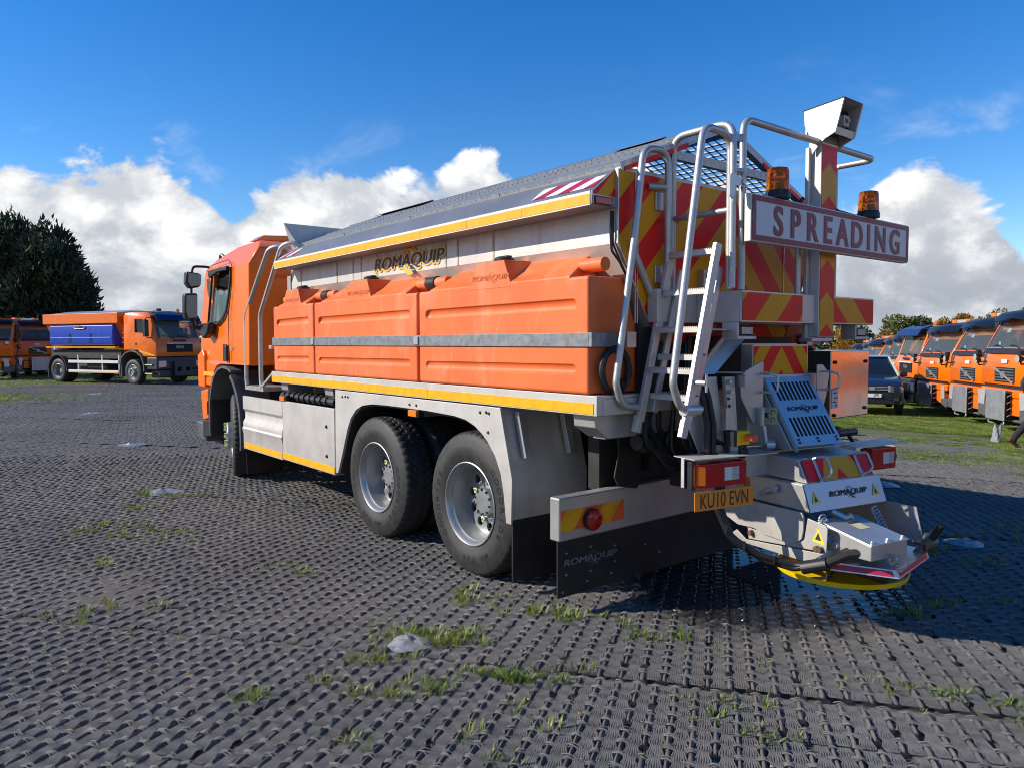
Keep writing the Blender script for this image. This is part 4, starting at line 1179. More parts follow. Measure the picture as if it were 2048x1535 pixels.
# ---- brine tanks with grooves, filler block, cap and pipe stubs
def tank(y0, y1, sgn):
    x0, x1 = 1.25, .96
    body = MB()
    body.plate([(x0, 1.366), (x0, 2.05), (.955, 2.05), (.83, 1.74), (.74, 1.366)], 'y', y0 + .004, y1 - .004)
    yc0, yc1 = y0 + .16, y1 - .16
    cut = []
    for z, r_ in ((1.885, .034), (1.508, .026)):
        rr_ = r_ + .010; ya_, yb_ = y0 + .10, y1 - .10; zz_ = z
        c = MB(); c.tube([(x0 + .016, ya_, zz_), (x0 + .016, ya_ + .012, zz_), (x0 + .016, ya_ + .035, zz_), (x0 + .016, yb_ - .035, zz_ - .010), (x0 + .016, yb_ - .012, zz_ - .010), (x0 + .016, yb_, zz_ - .010)], [rr_ * .45, rr_ * .8, rr_, rr_, rr_ * .8, rr_ * .45], 20); cut.append(c)
    # pocket round the pipe stub at both ends of the top
    for v in body.v: pass
    me = solid_bool('tank', body, cut, ['orange_plastic'], 0.020, 3)
    if sgn < 0:
        me.transform(Matrix.Scale(-1, 4, (1, 0, 0))); me.flip_normals()
    o = link(bpy.data.objects.new('tank', me), T)
    wn = o.modifiers.new('wn', 'WEIGHTED_NORMAL'); wn.keep_sharp = True; wn.weight = 100
    S = (lambda x: x * (1 if sgn > 0 else -1))
    # sloping shoulder: outer lower edge to inner upper edge, tapering at both ends
    w = MB()
    w.add([(S(x0 - .0005), yc0 - .02, 1.975), (S(x0 - .0005), yc1 + .02, 1.975), (S(x0 - .0005), yc1, 2.055), (S(x0 - .0005), yc0, 2.055),
           (S(x1 + .055), yc1 - .075, 2.20), (S(x1 + .055), yc0 + .075, 2.20), (S(x1), yc1 - .075, 2.20), (S(x1), yc0 + .075, 2.20), (S(x1), yc0 + .05, 1.975), (S(x1), yc1 - .05, 1.975)],
          [(0, 1, 2, 3), (3, 2, 4, 5), (5, 4, 6, 7), (7, 6, 9, 8), (8, 9, 1, 0), (0, 3, 5, 7, 8), (1, 9, 6, 4, 2)])
    w.build('tank_shoulder', 'orange_plastic', o, .010, 3)
    yc = (y0 + y1) / 2 + (.02 if y1 - y0 > 1.2 else 0)
    b = MB()
    b.add([(S(x0 + .002), yc - .24, 2.02), (S(x0 + .002), yc + .24, 2.02), (S(x0 - .004), yc + .15, 2.205), (S(x0 - .004), yc - .15, 2.205),
           (S(x1 + .01), yc - .24, 2.02), (S(x1 + .01), yc + .24, 2.02), (S(x1 + .01), yc + .15, 2.215), (S(x1 + .01), yc - .15, 2.215)],
          [(0, 1, 2, 3), (3, 2, 6, 7), (0, 3, 7, 4), (1, 5, 6, 2), (4, 7, 6, 5), (0, 4, 5, 1)])
    b.build('filler_block', 'orange_plastic', o, .009, 3)
    c = MB(); M = Matrix.Translation((S(1.12), yc, 2.205))
    c.lathe([(.0, .034), (.062, .034), (.068, .026), (.068, .0), (.0, 0)], 20, M); c.box(S(1.12) - .02, S(1.12) + .02, yc - .055, yc + .055, 2.236, 2.25)
    c.build('filler_cap', 'black_plastic', o)
    for ye, dy in ((y0, 1), (y1, -1)):
        p = MB(); p.cyl((S(1.10), ye + dy * .20, 2.125), (S(1.10), ye + dy * .012, 2.125), .042, .042, 18); p.build('pipe_stub', 'orange_plastic', o, .006)
    # moulded word mark, its relief shade put in as a darker orange
    logo(.36 if y1 - y0 > 1.2 else .30, lambda u, v, l: (S(x0 + .0005 + l * .6), yc + (u if sgn > 0 else -u), 2.095 + v * .9), 'moulded_logo', ['orange_plastic_shaded'], o, False)
    return o
mat('orange_plastic_shaded', (0.70, 0.145, 0.034), 0.55, var=0.05)  # darker copy of the tank plastic, for the shade of the embossing
TK = ((.066, 1.905), (1.925, 3.80), (3.818, 4.838))
for s in (-1, 1):
    for (a, b) in TK: tank(a, b, s)
    for yj in (1.915, 3.809):
        MB().cyl((s * 1.10, yj - .06, 2.125), (s * 1.10, yj + .06, 2.125), .052, .052, 16).build('pipe_sleeve', 'black_plastic', T)
    q = MB(); q.box(min(s * 1.2515, s * 1.262), max(s * 1.2515, s * 1.262), .055, 4.845, 1.640, 1.722)
    q.box(min(s * 1.0, s * 1.262), max(s * 1.0, s * 1.262), .030, .055, 1.640, 1.722)
    st = q.build('tank_strap', 'galvanised_dull', T, .003)
    for yj in (1.915, 3.809):
        MB().box(min(s * 1.2625, s * 1.273), max(s * 1.2625, s * 1.273), yj - .03, yj + .03, 1.65, 1.712).build('strap_clip', 'stainless_bright', st, .003)
    q = MB(); q.box(min(s * .95, s * 1.03), max(s * .95, s * 1.03), -.03, .028, 1.635, 1.728); q.build('strap_bracket', 'stainless', st, .004)
    # brine hose looping on the end of the tank
    q = MB(); q.tube([(s * 1.02, .03, 1.44)] + [(s * (1.06 - .115 * math.cos(a) * 1.0), .035, 1.50 + .13 * math.sin(a)) for a in [R(v) for v in range(250, -80, -22)]][::-1], .021, 10)
    q.build('brine_hose', 'hose_rubber', T)

# ---- hopper
hp = [(-1.05, 2.672), (-1.05, 2.245), (-.79, 1.81), (-.55, 1.40), (.55, 1.40), (.79, 1.81), (1.05, 2.245), (1.05, 2.672), (1.02, 2.672), (1.02, 2.25), (.52, 1.42), (-.52, 1.42), (-1.02, 2.25), (-1.02, 2.672)]
q = MB(); q.plate(hp, 'y', .045, 4.83)
front = [(-1.05, 2.67), (-1.05, 2.245), (-.55, 1.40), (.55, 1.40), (1.05, 2.245), (1.05, 2.67)]
q.plate(front, 'y', 4.80, 4.828)
hop = q.build('hopper', 'stainless_side', T)
for s in (-1, 1):
    for yy in (1.22, 1.66, 1.82, 2.40, 2.90, 3.20, 3.36, 3.70, 4.55):
        q = MB(); q.box(min(s * 1.0502, s * 1.0535), max(s * 1.0502, s * 1.0535), yy - .010, yy + .010, 2.245, 2.44); q.build('weld_seam', 'weld', hop, angle=0)
    for yy in (.6, 1.9, 3.2, 4.5):
        q = MB(); q.plate([(s * .56, 1.365), (s * .70, 1.365), (s * .93, 2.02), (s * .90, 2.02)], 'y', yy - .02, yy + .02); q.build('hopper_rib', 'stainless', hop)
    # wing (splash lip) along the top edge
    q = MB(); q.ribbon([(-.98, 2.705), (-1.05, 2.675), (-1.246, 2.522), (-1.25, 2.512), (-1.25, 2.452), (-1.245, 2.447), (-1.06, 2.447)], 'y', .05, 4.77, .004)
    if s > 0: q.v = [(-x, y, z) for x, y, z in q.v]
    wing = q.build('hopper_wing', 'wing_steel', T, angle=25)
    q = MB(); q.box(min(s * 1.2505, s * 1.2535), max(s * 1.2505, s * 1.2535), .055, 4.768, 2.4445, 2.524); q.build('wing_edge', 'decal_white', wing, angle=0)
    yt = .06
    for k in range(8):
        y1 = min(yt + .60, 4.765)
        MB().box(min(s * 1.2537, s * 1.2557), max(s * 1.2537, s * 1.2557), yt, y1 - .004, 2.452, 2.508).build('reflective_tape', 'tape_yellow', wing, angle=0); yt = y1
    # end caps of the wing
    for ye, yo in ((.048, -.004), (4.772, .004)):
        poly = [(-1.052, 2.676), (-1.248, 2.522), (-1.248, 2.45), (-1.06, 2.45)]
        fn = (lambda x, z, ye=ye, yo=yo: (x if s < 0 else -x, ye + yo, z))
        c = MB(); c.plate([(p[0] if s < 0 else -p[0], p[1]) for p in poly], 'y', ye, ye + yo * .5); c.build('wing_end', 'stainless', wing)
        chevrons([(-1.055, 2.668), (-1.235, 2.525), (-1.235, 2.508), (-1.06, 2.508)], 1.0, .10, 3.62, fn).build('wing_end_film', ['chev_yellow', 'chev_red'], wing, angle=0)
    q = MB(); q.box(min(s * 1.10, s * 1.235), max(s * 1.10, s * 1.235), .028, .0425, 2.456, 2.490); q.box(min(s * 1.09, s * 1.245), max(s * 1.09, s * 1.245), .034, .0435, 2.451, 2.498, 1)
    q.build('marker_lamp', ['lens_red', 'black_plastic'], wing)
    # red and white markings at both ends of the wing's slope
    d_ = Vector((-1.246 + 1.05, 2.522 - 2.675)); d_.normalize()
    nrm = Vector((-.614, .789)) * .003
    for ya, yb in ((.07, .62), (4.36, 4.75)):
        def fnw(u, v, s=s):
            p = Vector((-1.05, 2.675)) + d_ * v + nrm
            return ((p.x if s < 0 else -p.x), u, p.y)
        m_ = MB()
        for pq, k in stripes([(ya, .065), (yb, .065), (yb, .20), (ya, .20)], 1.15, .13, .02): m_.sheet([fnw(*p) for p in pq], k % 2)
        m_.build('wing_marking', ['decal_red', 'decal_white'], wing, angle=0)
logo(.98, lambda u, v, l: (-1.0535 - l, 2.40 - u, 2.335 + v * .95), 'company_logo', ['logo_navy', 'logo_yellow'], hop, True)
q = MB(); q.tube([(-1.075, .06, 2.43), (-1.085, .055, 2.30), (-1.07, .06, 2.20), (-1.02, .045, 2.14), (-.93, .03, 2.0)], .008, 6, .05); q.tube([(-1.06, .06, 2.43), (-1.065, .055, 2.32), (-1.06, .06, 2.24), (-.99, .04, 2.10)], .006, 6, .05)
q.build('wing_cable', 'hose_rubber', T)

# ---- pitched roof of wire screens on an angle-iron frame
SL = math.atan2(3.09 - 2.685, 1.03)
def slope_pt(s, d, y, lift=0.0):
    """d metres down from the ridge along the slope"""
    return (s * (d * math.cos(SL) - math.sin(SL) * 0 + lift * math.sin(SL)), y, 3.09 - d * math.sin(SL) + lift * math.cos(SL))
DL = 1.03 / math.cos(SL)
fr = MB()
for s in (-1, 1):
    for d in (.03, DL - .03): fr.beam(slope_pt(s, d, .03), slope_pt(s, d, 4.78), .05, .05, (s * math.sin(SL), 0, math.cos(SL)))
    for y in (.05, 1.2, 2.4, 3.6, 4.76): fr.beam(slope_pt(s, .0, y), slope_pt(s, DL, y), .05, .05, (s * math.sin(SL), 0, math.cos(SL)))
fr.beam((-.55, .05, 2.83), (.60, .05, 2.83), .04, .055)
fr.beam((-1.03, .05, 2.68), (1.03, .05, 2.68), .03, .02)
roof = fr.build('roof_frame', 'galvanised', T)
for s in (-1, 1):
    for k, (ya, yb) in enumerate(((.08, 1.175), (1.225, 2.375), (2.425, 3.575), (3.625, 4.735))):
        up_ = (s * math.sin(SL), 0, math.cos(SL))
        if s > 0:
            w = MB(); nd, ny = 17, int((yb - ya) / .062)
            for i in range(nd + 1):
                d = .05 + (DL - .10) * i / nd; w.beam(slope_pt(s, d, ya, .012), slope_pt(s, d, yb, .012), .004, .018, up_)
            for i in range(ny + 1):
                y = ya + (yb - ya) * i / ny; w.beam(slope_pt(s, .03, y, .012), slope_pt(s, DL - .03, y, .012), .004, .010, up_)
            tag(w.build('wire_screen', 'galvanised_dull', roof, angle=0), kind='stuff')
            continue
        for pi, (d0_, d1_) in enumerate(((.07, .40), (.385, .72), (.705, DL - .01))):
            e = MB(); e.beam(slope_pt(s, (d0_ + d1_) / 2, ya - .015, .030 - .004 * pi), slope_pt(s, (d0_ + d1_) / 2, yb + .015, .030 - .004 * pi), d1_ - d0_, .006, up_)
            y = ya
            while y < yb - .03 and pi > 0:
                e.obox(slope_pt(s, d0_ + .012, y + .015, .038 - .004 * pi), (.008, .036, .012), Matrix.Rotation(s * SL, 3, 'Y')); y += .06
            e.build('roof_plank', 'galvanised_mid', roof)
q = MB(); q.ribbon([(-.07, 3.098), (0, 3.128), (.07, 3.098)], 'y', .02, 4.79, -.004); q.build('ridge_cap', 'galvanised_dull', roof)
q = MB(); q.plate([(-.16, 3.085), (0, 3.145), (.16, 3.085), (.0, 3.135)], 'y', 3.62, 4.70); q.build('ridge_plate', 'galvanised_mid', roof)
q = MB(); q.plate([(-.10, 3.10), (0, 3.14), (.10, 3.10), (.0, 3.13)], 'y', .55, 1.0); q.build('ridge_plate', 'galvanised_mid', roof)
for s in (-1, 1):
    q = MB()
    q.plate([(s * 1.0, 2.69), (s * .42, 2.918), (s * .42, 2.885), (s * 1.0, 2.665)], 'y', .018, .024); q.build('gable_stripe', 'chev_red', roof, angle=0)
# front deflector board with curved cheeks
q = MB()
q.plate([(-1.035, 2.665), (-1.125, 2.94), (1.125, 2.94), (1.035, 2.665)], 'y', 4.800, 4.806)
q.ribbon([(4.806, 2.938), (4.84, 2.946)], 'x', -1.12, 1.12, .004)
for s in (-1, 1): q.add([(s * 1.126, 4.798, 2.945), (s * 1.04, 4.798, 2.67), (s * 1.0, 4.68, 2.685), (s * 1.03, 4.72, 2.75), (s * 1.07, 4.76, 2.83)], [(0, 1, 2, 3, 4)])
q.build('front_deflector', 'stainless_side', T)

# ---- rear wall with chevrons
RW = [(-1.05, 2.672), (-1.05, 2.245), (-.79, 1.81), (-.70, 1.66), (.70, 1.66), (.79, 1.81), (1.05, 2.245), (1.05, 2.672)]
q = MB(); q.plate(RW, 'y', .030, .044); rw = q.build('rear_wall', 'stainless', T)
cen = .0
fn = lambda x, z: (x, .027, z)
lp = [(-1.045, 2.667), (-1.045, 2.246), (-.79, 1.815), (-.70, 1.665), (cen, 1.665), (cen, 2.667)]
rp = [(cen, 2.667), (cen, 1.665), (.70, 1.665), (.79, 1.815), (1.045, 2.246), (1.045, 2.667)]
chevrons(lp, 1.02, .212, 3.351, fn).build('chevron_film', ['chev_red', 'chev_yellow'], rw, angle=0)
chevrons(rp, -1.02, .212, 3.351 + 2.04 * cen, fn).build('chevron_film', ['chev_red', 'chev_yellow'], rw, angle=0)
q = MB()
for s in (-1, 1): MB().ribbon([(s * 1.052, 2.672), (s * 1.052, 2.245), (s * .79, 1.805)], 'y', .020, .045, .008 * s).build('wall_edge', 'stainless', rw)
for x in (-.905, -.885, -.62, .70): MB().box(x - .004, x + .004, .022, .0262, 1.78, 2.66).build('wall_seam', 'stainless', rw)
for zz in (2.52, 2.08):
    MB().box(-.735, -.665, .0125, .026, zz - .055, zz + .055).build('hinge', 'stainless_bright', rw, .003)
q = MB(); q.tube([(-.95, .022, 2.245), (-.70, -.01, 1.80), (-.66, -.01, 1.66)], .022, 8); q.build('rear_strut', 'stainless', T)
q = MB(); q.box(-.30, -.18, -.02, .026, 2.00, 2.13); q.box(-.27, -.21, -.04, -.02, 2.08, 2.11); q.build('wall_bracket', 'stainless', rw, .004)

# ---- rear platform with chevron boards, column, sign, beacons, rails
q = MB()
q.box(-.416, 1.247, -.375, -.365, 1.785, 1.975); q.box(-.416, -.404, -.3645, -.05, 1.785, 1.975); q.box(1.235, 1.247, -.3645, -.05, 1.785, 1.975)
q.box(-.403, 1.234, -.364, -.05, 1.80, 1.812); q.box(-.76, -.4165, -.32, -.02, 1.735, 1.745); q.box(-.76, 1.2, -.05, -.02, 1.785, 1.96); q.box(-.80, -.765, -.06, .02, 1.785, 1.985)
pl = q.build('platform', 'stainless_side', T, .004)
fp = lambda x, z: (x, -.3785, z)
def board(x0, x1, slope, phase, nm='chevron_board'):
    q = MB(); q.box(x0, x1, -.3775, -.3755, 1.787, 1.973); o = q.build(nm, 'stainless_bright', pl)
    chevrons([(x0 + .008, 1.795), (x1 - .008, 1.795), (x1 - .008, 1.965), (x0 + .008, 1.965)], slope, .235, phase, lambda x, z: (x, -.380, z)).build('chevron_film', ['chev_red', 'chev_yellow'], o, angle=0)
board(-.412, .272, .95, 1.795 + .95 * .275 + .005)
board(.640, 1.245, -.85, 1.795 + .85 * .86 - .235)
q = MB(); q.box(.435, .635, -.398, -.305, 1.695, 3.03); q.box(.400, .4345, -.33, -.30, 1.68, 2.95)
colm = q.build('sign_column', 'stainless_side', T, .006)
cf_ = MB(); ap = 1.785 - .213 * 1
for k in range(9):
    z0 = ap + k * .213; xm = .535
    for s in (-1, 1):
        tri = [(xm, z0), (xm + s * .094, z0 - .07), (xm + s * .094, z0 - .07 + .213), (xm, z0 + .213)]
        tri = clip_half(clip_half(tri, 0, -1, -1.702), 0, 1, 2.985)
        if len(tri) > 2: cf_.sheet([(x, -.4005, z) for x, z in tri], k % 2)
cf_.build('column_chevrons', ['chev_red', 'chev_yellow'], colm, angle=0)
q = MB(); q.box(.36, .62, -.40, -.30, 1.665, 1.69); q.build('column_foot', 'stainless', colm, .004)
# camera housing
hs_ = [(-.285, 3.19), (-.555, 3.215), (-.503, 3.015), (-.43, 2.985), (-.38, 2.94), (-.345, 2.90), (-.335, 3.0), (-.29, 3.10)]
q = MB(); q.plate(hs_, 'x', .405, .418); q.plate(hs_, 'x', .652, .665)
q.add([(.405, -.285, 3.1905), (.665, -.285, 3.1905), (.665, -.555, 3.2155), (.405, -.555, 3.2155)], [(0, 1, 2, 3)])
q.add([(.405, -.27, 3.199), (.665, -.27, 3.199), (.665, -.557, 3.224), (.405, -.557, 3.224), ], [(0, 1, 2, 3)])
q.box(.418, .652, -.30, -.29, 3.0, 3.19); q.obox((.535, -.495, 3.03), (.234, .015, .045), Matrix.Rotation(R(14), 3, 'X'))
hb = q.build('camera_housing', 'stainless_side', colm)
q = MB(); q.box(.42, .65, -.46, -.45, 3.02, 3.19); q.build('housing_back', 'cut_black', hb)
q = MB(); q.box(.525, .595, -.50, -.46, 3.075, 3.145); q.build('camera', 'sign_white', hb, .006)
q = MB(); q.box(.537, .583, -.503, -.501, 3.087, 3.133); q.cyl((.56, -.50, 3.11), (.56, -.515, 3.11), .014, .014, 12); q.build('camera_lens', 'lens_amber', hb)

sg = MB(); sg.box(-.512, 1.512, -.498, -.453, 2.243, 2.518); sign = sg.build('sign_board', 'sign_frame', T, .005)
q = MB(); q.box(-.49, 1.49, -.502, -.4985, 2.258, 2.503); q.build('sign_face', 'sign_white', sign, angle=0)
bd = MB(); X0, X1, Z0, Z1, bw = -.500, 1.500, 2.252, 2.508, .030
for a in ((X0, X1, Z1 - bw, Z1), (X0, X1, Z0, Z0 + bw), (X0, X0 + bw, Z0 + bw, Z1 - bw), (X1 - bw, X1, Z0 + bw, Z1 - bw)):
    bd.box(a[0], a[1], -.505, -.5022, a[2], a[3])
bd.build('sign_border', 'sign_red', sign, angle=0)
W_ = 'SPREADING'
xs = [-.237, -.052, .145, .335, .525, .72, .885, 1.055, 1.28]
for ch, xc in zip(W_, xs):
    join(*[text_mb(ch, .243, lambda u, v, xc=xc, du=du, k_=k_: (xc + u + du, -.5045 - k_ * .0003, 2.380 + v), bold=.018, sx=.92) for k_, du in enumerate((-.006, .006, 0))]).build('sign_letter', 'sign_red', sign, angle=0, recalc=False)
q = MB()
for x in (.38, .69): q.box(x - .02, x + .02, -.452, -.38, 2.30, 2.34)
q.box(.25, .75, -.452, -.40, 2.44, 2.48); q.build('sign_bracket', 'stainless', sign)
def beacon(x):
    b = MB(); b.lathe([(0, 2.519), (.075, 2.519), (.075, 2.548), (.066, 2.565), (0, 2.565)], 28, Matrix.Translation((x, -.475, 0)))
    b = b.build('beacon_light', 'black_plastic', T)
    p = [(.069, 2.566), (.067, 2.60), (.064, 2.68), (.058, 2.697), (.03, 2.704), (.0, 2.705)]
    l = MB(); l.lathe(p, 32, Matrix.Translation((x, -.475, 0)))
    l.lathe([(max(0, r_ - .004), z - (.004 if z > 2.6 else 0)) for r_, z in p], 32, Matrix.Translation((x, -.475, 0)))
    l.build('beacon_lens', 'beacon_amber', b, recalc=False)
    c = MB(); c.cyl((x, -.475, 2.566), (x, -.475, 2.61), .03, .022, 12); c.lathe([(.0, 2.615), (.022, 2.62), (.026, 2.64), (.018, 2.665), (0, 2.672)], 16, Matrix.Translation((x, -.475, 0)))
    c.plate(circ(0, 0, .04, 14), 'y', .018, .022); c.v[-28:] = [(px + x + .006, py - .475, pz + 2.64) for px, py, pz in c.v[-28:]]
    c.build('beacon_reflector', 'beacon_core', b)
    return b
beacon(-.205); beacon(.93)
q = MB(); q.tube([(.93, -.42, 2.53), (.75, -.36, 2.56), (.66, -.32, 2.60)], .012, 7, .05); q.tube([(-.13, -.44, 2.55), (.1, -.30, 2.62), (.25, -.26, 2.56), (.40, -.29, 2.50)], .012, 7, .06)
q.tube([(.30, -.28, 2.45), (.33, -.28, 2.56), (.40, -.29, 2.62)], .014, 7, .05); q.build('beacon_cable', 'hose_rubber', T)

def rail(name, pts, r=.0215, rad=.085):
    return MB().tube(pts, r, 14, rad).build(name, 'steel_tube', T)
rail('handrail', [(-.93, -.03, 1.285), (-1.075, -.03, 1.30), (-1.125, -.03, 1.43), (-.968, -.03, 2.31), (-.90, -.03, 2.80), (-.675, -.03, 2.82), (-.672, -.03, 1.97)], rad=.10)
rail('handrail', [(-.80, -.38, 1.288), (-.985, -.38, 1.30), (-1.05, -.38, 1.44), (-.803, -.38, 2.87), (-.548, -.38, 2.86), (-.547, -.38, 1.975)], rad=.10)
rail('gate_hoop', [(-.55, .035, 1.98), (-.55, .035, 2.93), (-.55, -.40, 2.93), (-.55, -.40, 1.98)], rad=.10)
rail('gate_bar', [(-.55, .035, 2.43), (-.55, -.40, 2.43)], .018, 0)
rail('rail_spacer', [(-.548, -.38, 2.665), (-.42, -.38, 2.665)], .02, 0)
rail('rail_spacer', [(-.672, -.03, 2.60), (-.80, .02, 2.60)], .02, 0)
rail('rear_guard_rail', [(-.425, -.38, 1.976), (-.425, -.38, 2.975), (1.20, -.385, 2.975), (1.20, -.04, 2.975)], rad=.09)
rail('guard_post', [(.335, -.30, 1.98), (.335, -.30, 2.52)], .02, 0)
rail('guard_post', [(1.18, -.10, 1.96), (1.18, -.10, 2.96)], .02, 0)
q = MB(); q.plate([(-.62, 2.50), (-.60, 2.48), (-.575, 2.49), (-.565, 2.56), (-.48, 2.57), (-.48, 2.61), (-.60, 2.63), (-.62, 2.61)], 'y', -.425, -.432); q.cyl((-.49, -.44, 2.59), (-.49, -.36, 2.59), .018, .018, 10)
q.build('gate_latch', 'stainless_bright', T, .003)
# ladder: rungs run fore and aft, climbed from the left
lad = MB()
for y, (xb, xt) in ((-.035, (-.925, -.640)), (-.375, (-.930, -.652))):
    lad.beam((xb, y, 1.20), (xt, y, 2.23), .028, .055, (1, 0, .25))
ladder = lad.build('ladder', 'stainless_side', T, .004)
def rung(t, x_off=0.0, w=.060):
    x = -.928 + (.283) * t + x_off; z = 1.20 + 1.03 * t
    r_ = MB(); r_.box(x - w / 2, x + w / 2, -.36, -.05, z - .014, z + .014)
    k = -.355
    while k < -.06:
        r_.box(x - w / 2, x + w / 2, k, k + .007, z + .014, z + .021); k += .014
    r_.build('rung', 'stainless_side', ladder)
for z in (2.185, 1.955, 1.735, 1.498): rung((z - 1.20) / 1.03)
for z in (1.575, 1.345): rung((z - 1.20) / 1.03, .07)
q = MB()
for y in (-.065, -.345): q.beam((-.83, y, 1.25), (-.585, y, 2.10), .02, .045, (1, 0, .25))
q.build('inner_stile', 'stainless', ladder, .003)
for y in (-.035, -.375): MB().obox((-.945, y, 1.185), (.05, .034, .10), Matrix.Rotation(R(16), 3, 'Y')).build('stile_foot', 'stainless_side', ladder, .004)
q = MB(); q.cyl((-.86, -.40, 1.44), (-.86, -.46, 1.44), .016, .016, 10); q.cyl((-.86, -.462, 1.39), (-.86, -.462, 1.49), .008, .008, 8); q.cyl((-.955, -.38, 1.29), (-.82, -.38, 1.285), .032, .03, 12)
q.build('ladder_lock', 'stainless_bright', ladder)

# work lamps under the platform
for xa in (-.425, 1.02):
    q = MB(); q.box(xa, xa + .20, -.36, -.25, 1.682, 1.70); q.box(xa, xa + .015, -.36, -.25, 1.70, 1.784); q.build('lamp_bracket', 'stainless_side', T, .003)
    q = MB(); q.box(xa + .02, xa + .20, -.335, -.27, 1.705, 1.765); q.build('work_lamp', 'black_plastic', T, .01)
    q = MB(); q.box(xa + .075, xa + .19, -.341, -.3355, 1.712, 1.757); q.build('work_lamp_lens', 'lens_clear', T, .003)
# control cabinet, right rear
q = MB(); q.box(.70, 1.255, -.35, -.02, 1.125, 1.60); cb = q.build('control_cabinet', 'stainless_mirror', T, .008)
q = MB(); q.box(.715, .80, -.3535, -.3505, 1.20, 1.335); q.build('cabinet_label', 'sign_white', cb, angle=0)
q = MB()
for a in ((.73, .78, 1.305), (.75, .79, 1.27), (.735, .77, 1.24), (.76, .79, 1.215)): q.box(a[0], a[1], -.355, -.3538, a[2], a[2] + .008)
q.build('label_print', 'chassis_steel', cb, angle=0)
q = MB()
for x, z in ((.755, 1.52), (1.20, 1.52), (.755, 1.15), (1.20, 1.18)): q.cyl((x, -.35, z), (x, -.362, z), .012, .012, 8)
q.build('cabinet_lock', 'chassis_steel', cb)
q = MB(); q.box(.74, .80, -.30, -.2, 1.0, 1.124); q.cyl((.70, -.34, 1.02), (1.08, -.34, 1.01), .028, .028, 10); q.cyl((.98, -.34, 1.0), (1.07, -.36, .90), .014, .014, 8); q.cyl((.74, -.36, 1.05), (.74, -.40, 1.05), .028, .028, 12)
q.build('valve_pipe', 'black_plastic', T)

# ---- bumper bar and long flap at the rear
q = MB(); q.box(-1.25, 1.25, .315, .405, .450, .722); bp_ = q.build('bumper_bar', 'stainless', T, .012)
for s in (-1, 1):
    fb = lambda x, z, s=s: (x if s < 0 else -x, .3115, z)
    m_ = MB()
    for pq, k in stripes([(-1.238, .512), (-.68, .512), (-.68, .640), (-1.238, .640)], 1.3, .21, .512 + 1.3 * 1.13): m_.sheet([fb(*p) for p in pq], k % 2)
    m_.build('reflector_strip', ['tape_yellow', 'chev_orange'], bp_, angle=0)
    q = MB(); Mr = Matrix.Translation((s * .985, .3115, .56)) @ Matrix.Rotation(R(90), 4, 'X')
    q.lathe([(.068, .0), (.070, .03), (.066, .034)], 28, Mr, 1); q.lathe([(.066, .030), (.064, .042), (.05, .049), (0, .051)], 28, Mr, 0); q.build('round_tail_lamp', ['lens_red', 'black_plastic'], bp_)
q = MB(); q.box(-1.248, 1.248, .330, .342, .098, .449); fl = q.build('rear_flap', 'hose_rubber', T)
logo(.42, lambda u, v, l: (-.97 + u, .3295 - l * .4, .302 + v * .85 + u * -.02), 'flap_logo', ['flap_grey'], fl, False)
q = MB()
for x, z in ((-1.18, .235), (-.97, .22), (-.745, .24), (-.75, .345), (-.97, .375), (-1.18, .37), (-1.0, .16), (-.78, .17), (-.45, .30), (-.3, .22), (-1.21, .13)): q.cyl((x, .33, z), (x, .322, z), .008, .006, 6)
q.build('flap_bolt', 'plow_plate', fl)
q = MB(); q.plate([(-.75, 1.08), (-.53, 1.06), (-.52, .80), (-.56, .70), (-.74, .735), (-.78, .8), (-.74, .95)], 'y', .30, .314, ); q.box(-.55, -.535, .315, .55, .72, 1.04); q.build('tow_bracket', 'chassis_steel', T, .006)
q = MB(); q.cyl((-.80, .1, 1.05), (-.52, .12, 1.05), .05, .05, 12); q.box(-.30, -.22, .16, .24, .70, 1.05); q.box(-.6, -.5, .2, .3, .95, 1.09); q.build('rear_fitting', 'chassis_steel', T)
# bundles of hoses behind the ladder
rr = random.Random(5); q = MB()
for k in range(12):
    a = rr.uniform(-.80, -.45); b = rr.uniform(-.60, -.2); y = rr.uniform(-.12, .15)
    q.tube([(a, y, rr.uniform(1.25, 1.70)), (a - .02, y, rr.uniform(1.0, 1.15)), ((a + b) / 2, y - .08, rr.uniform(.80, .98)), (b, y - .10, rr.uniform(.92, 1.05)), (b + .06, y - .1, rr.uniform(1.1, 1.3))], rr.uniform(.010, .018), 7, .1)
q.build('hydraulic_hose', 'hose_rubber', T)
q = MB(); q.box(-.86, -.42, .03, .06, 1.36, 1.76); q.box(-.42, .7, -.05, .02, 1.36, 1.70); q.build('gearbox_plate', 'chassis_steel', T)

# ---- front grab rails behind the cab
for y0, y1, x in ((5.83, 4.92, -1.2), (5.36, 4.56, -1.2)):
    MB().tube([(x, y0 - .02, 1.17), (x, y0, 1.24), (x, y0 - .01, 1.98), (x, (y0 + y1) / 2 - .02, 2.42), (x, y1 + .12, 2.70), (x + .12, y1, 2.72), (x + .25, y1 - .02, 2.60)], .025, 12, .16).build('grab_rail', 'steel_tube', T)
MB().box(-1.21, -.9, 5.28, 5.86, 1.12, 1.17).beam((-1.2, 5.36, 1.16), (-1.2, 4.98, 1.34), .03, .03).build('catwalk', 'stainless', T, .004); MB().box(-1.22, -1.05, 4.98, 5.06, 1.60, 1.64).build('rail_clamp', 'stainless', T, .004)
q = MB(); q.box(-1.0, -.85, 4.93, 5.05, 1.4, 2.4); q.box(-.75, .75, 4.95, 5.35, 1.1, 2.2); q.build('front_frame', 'stainless', T, .004)

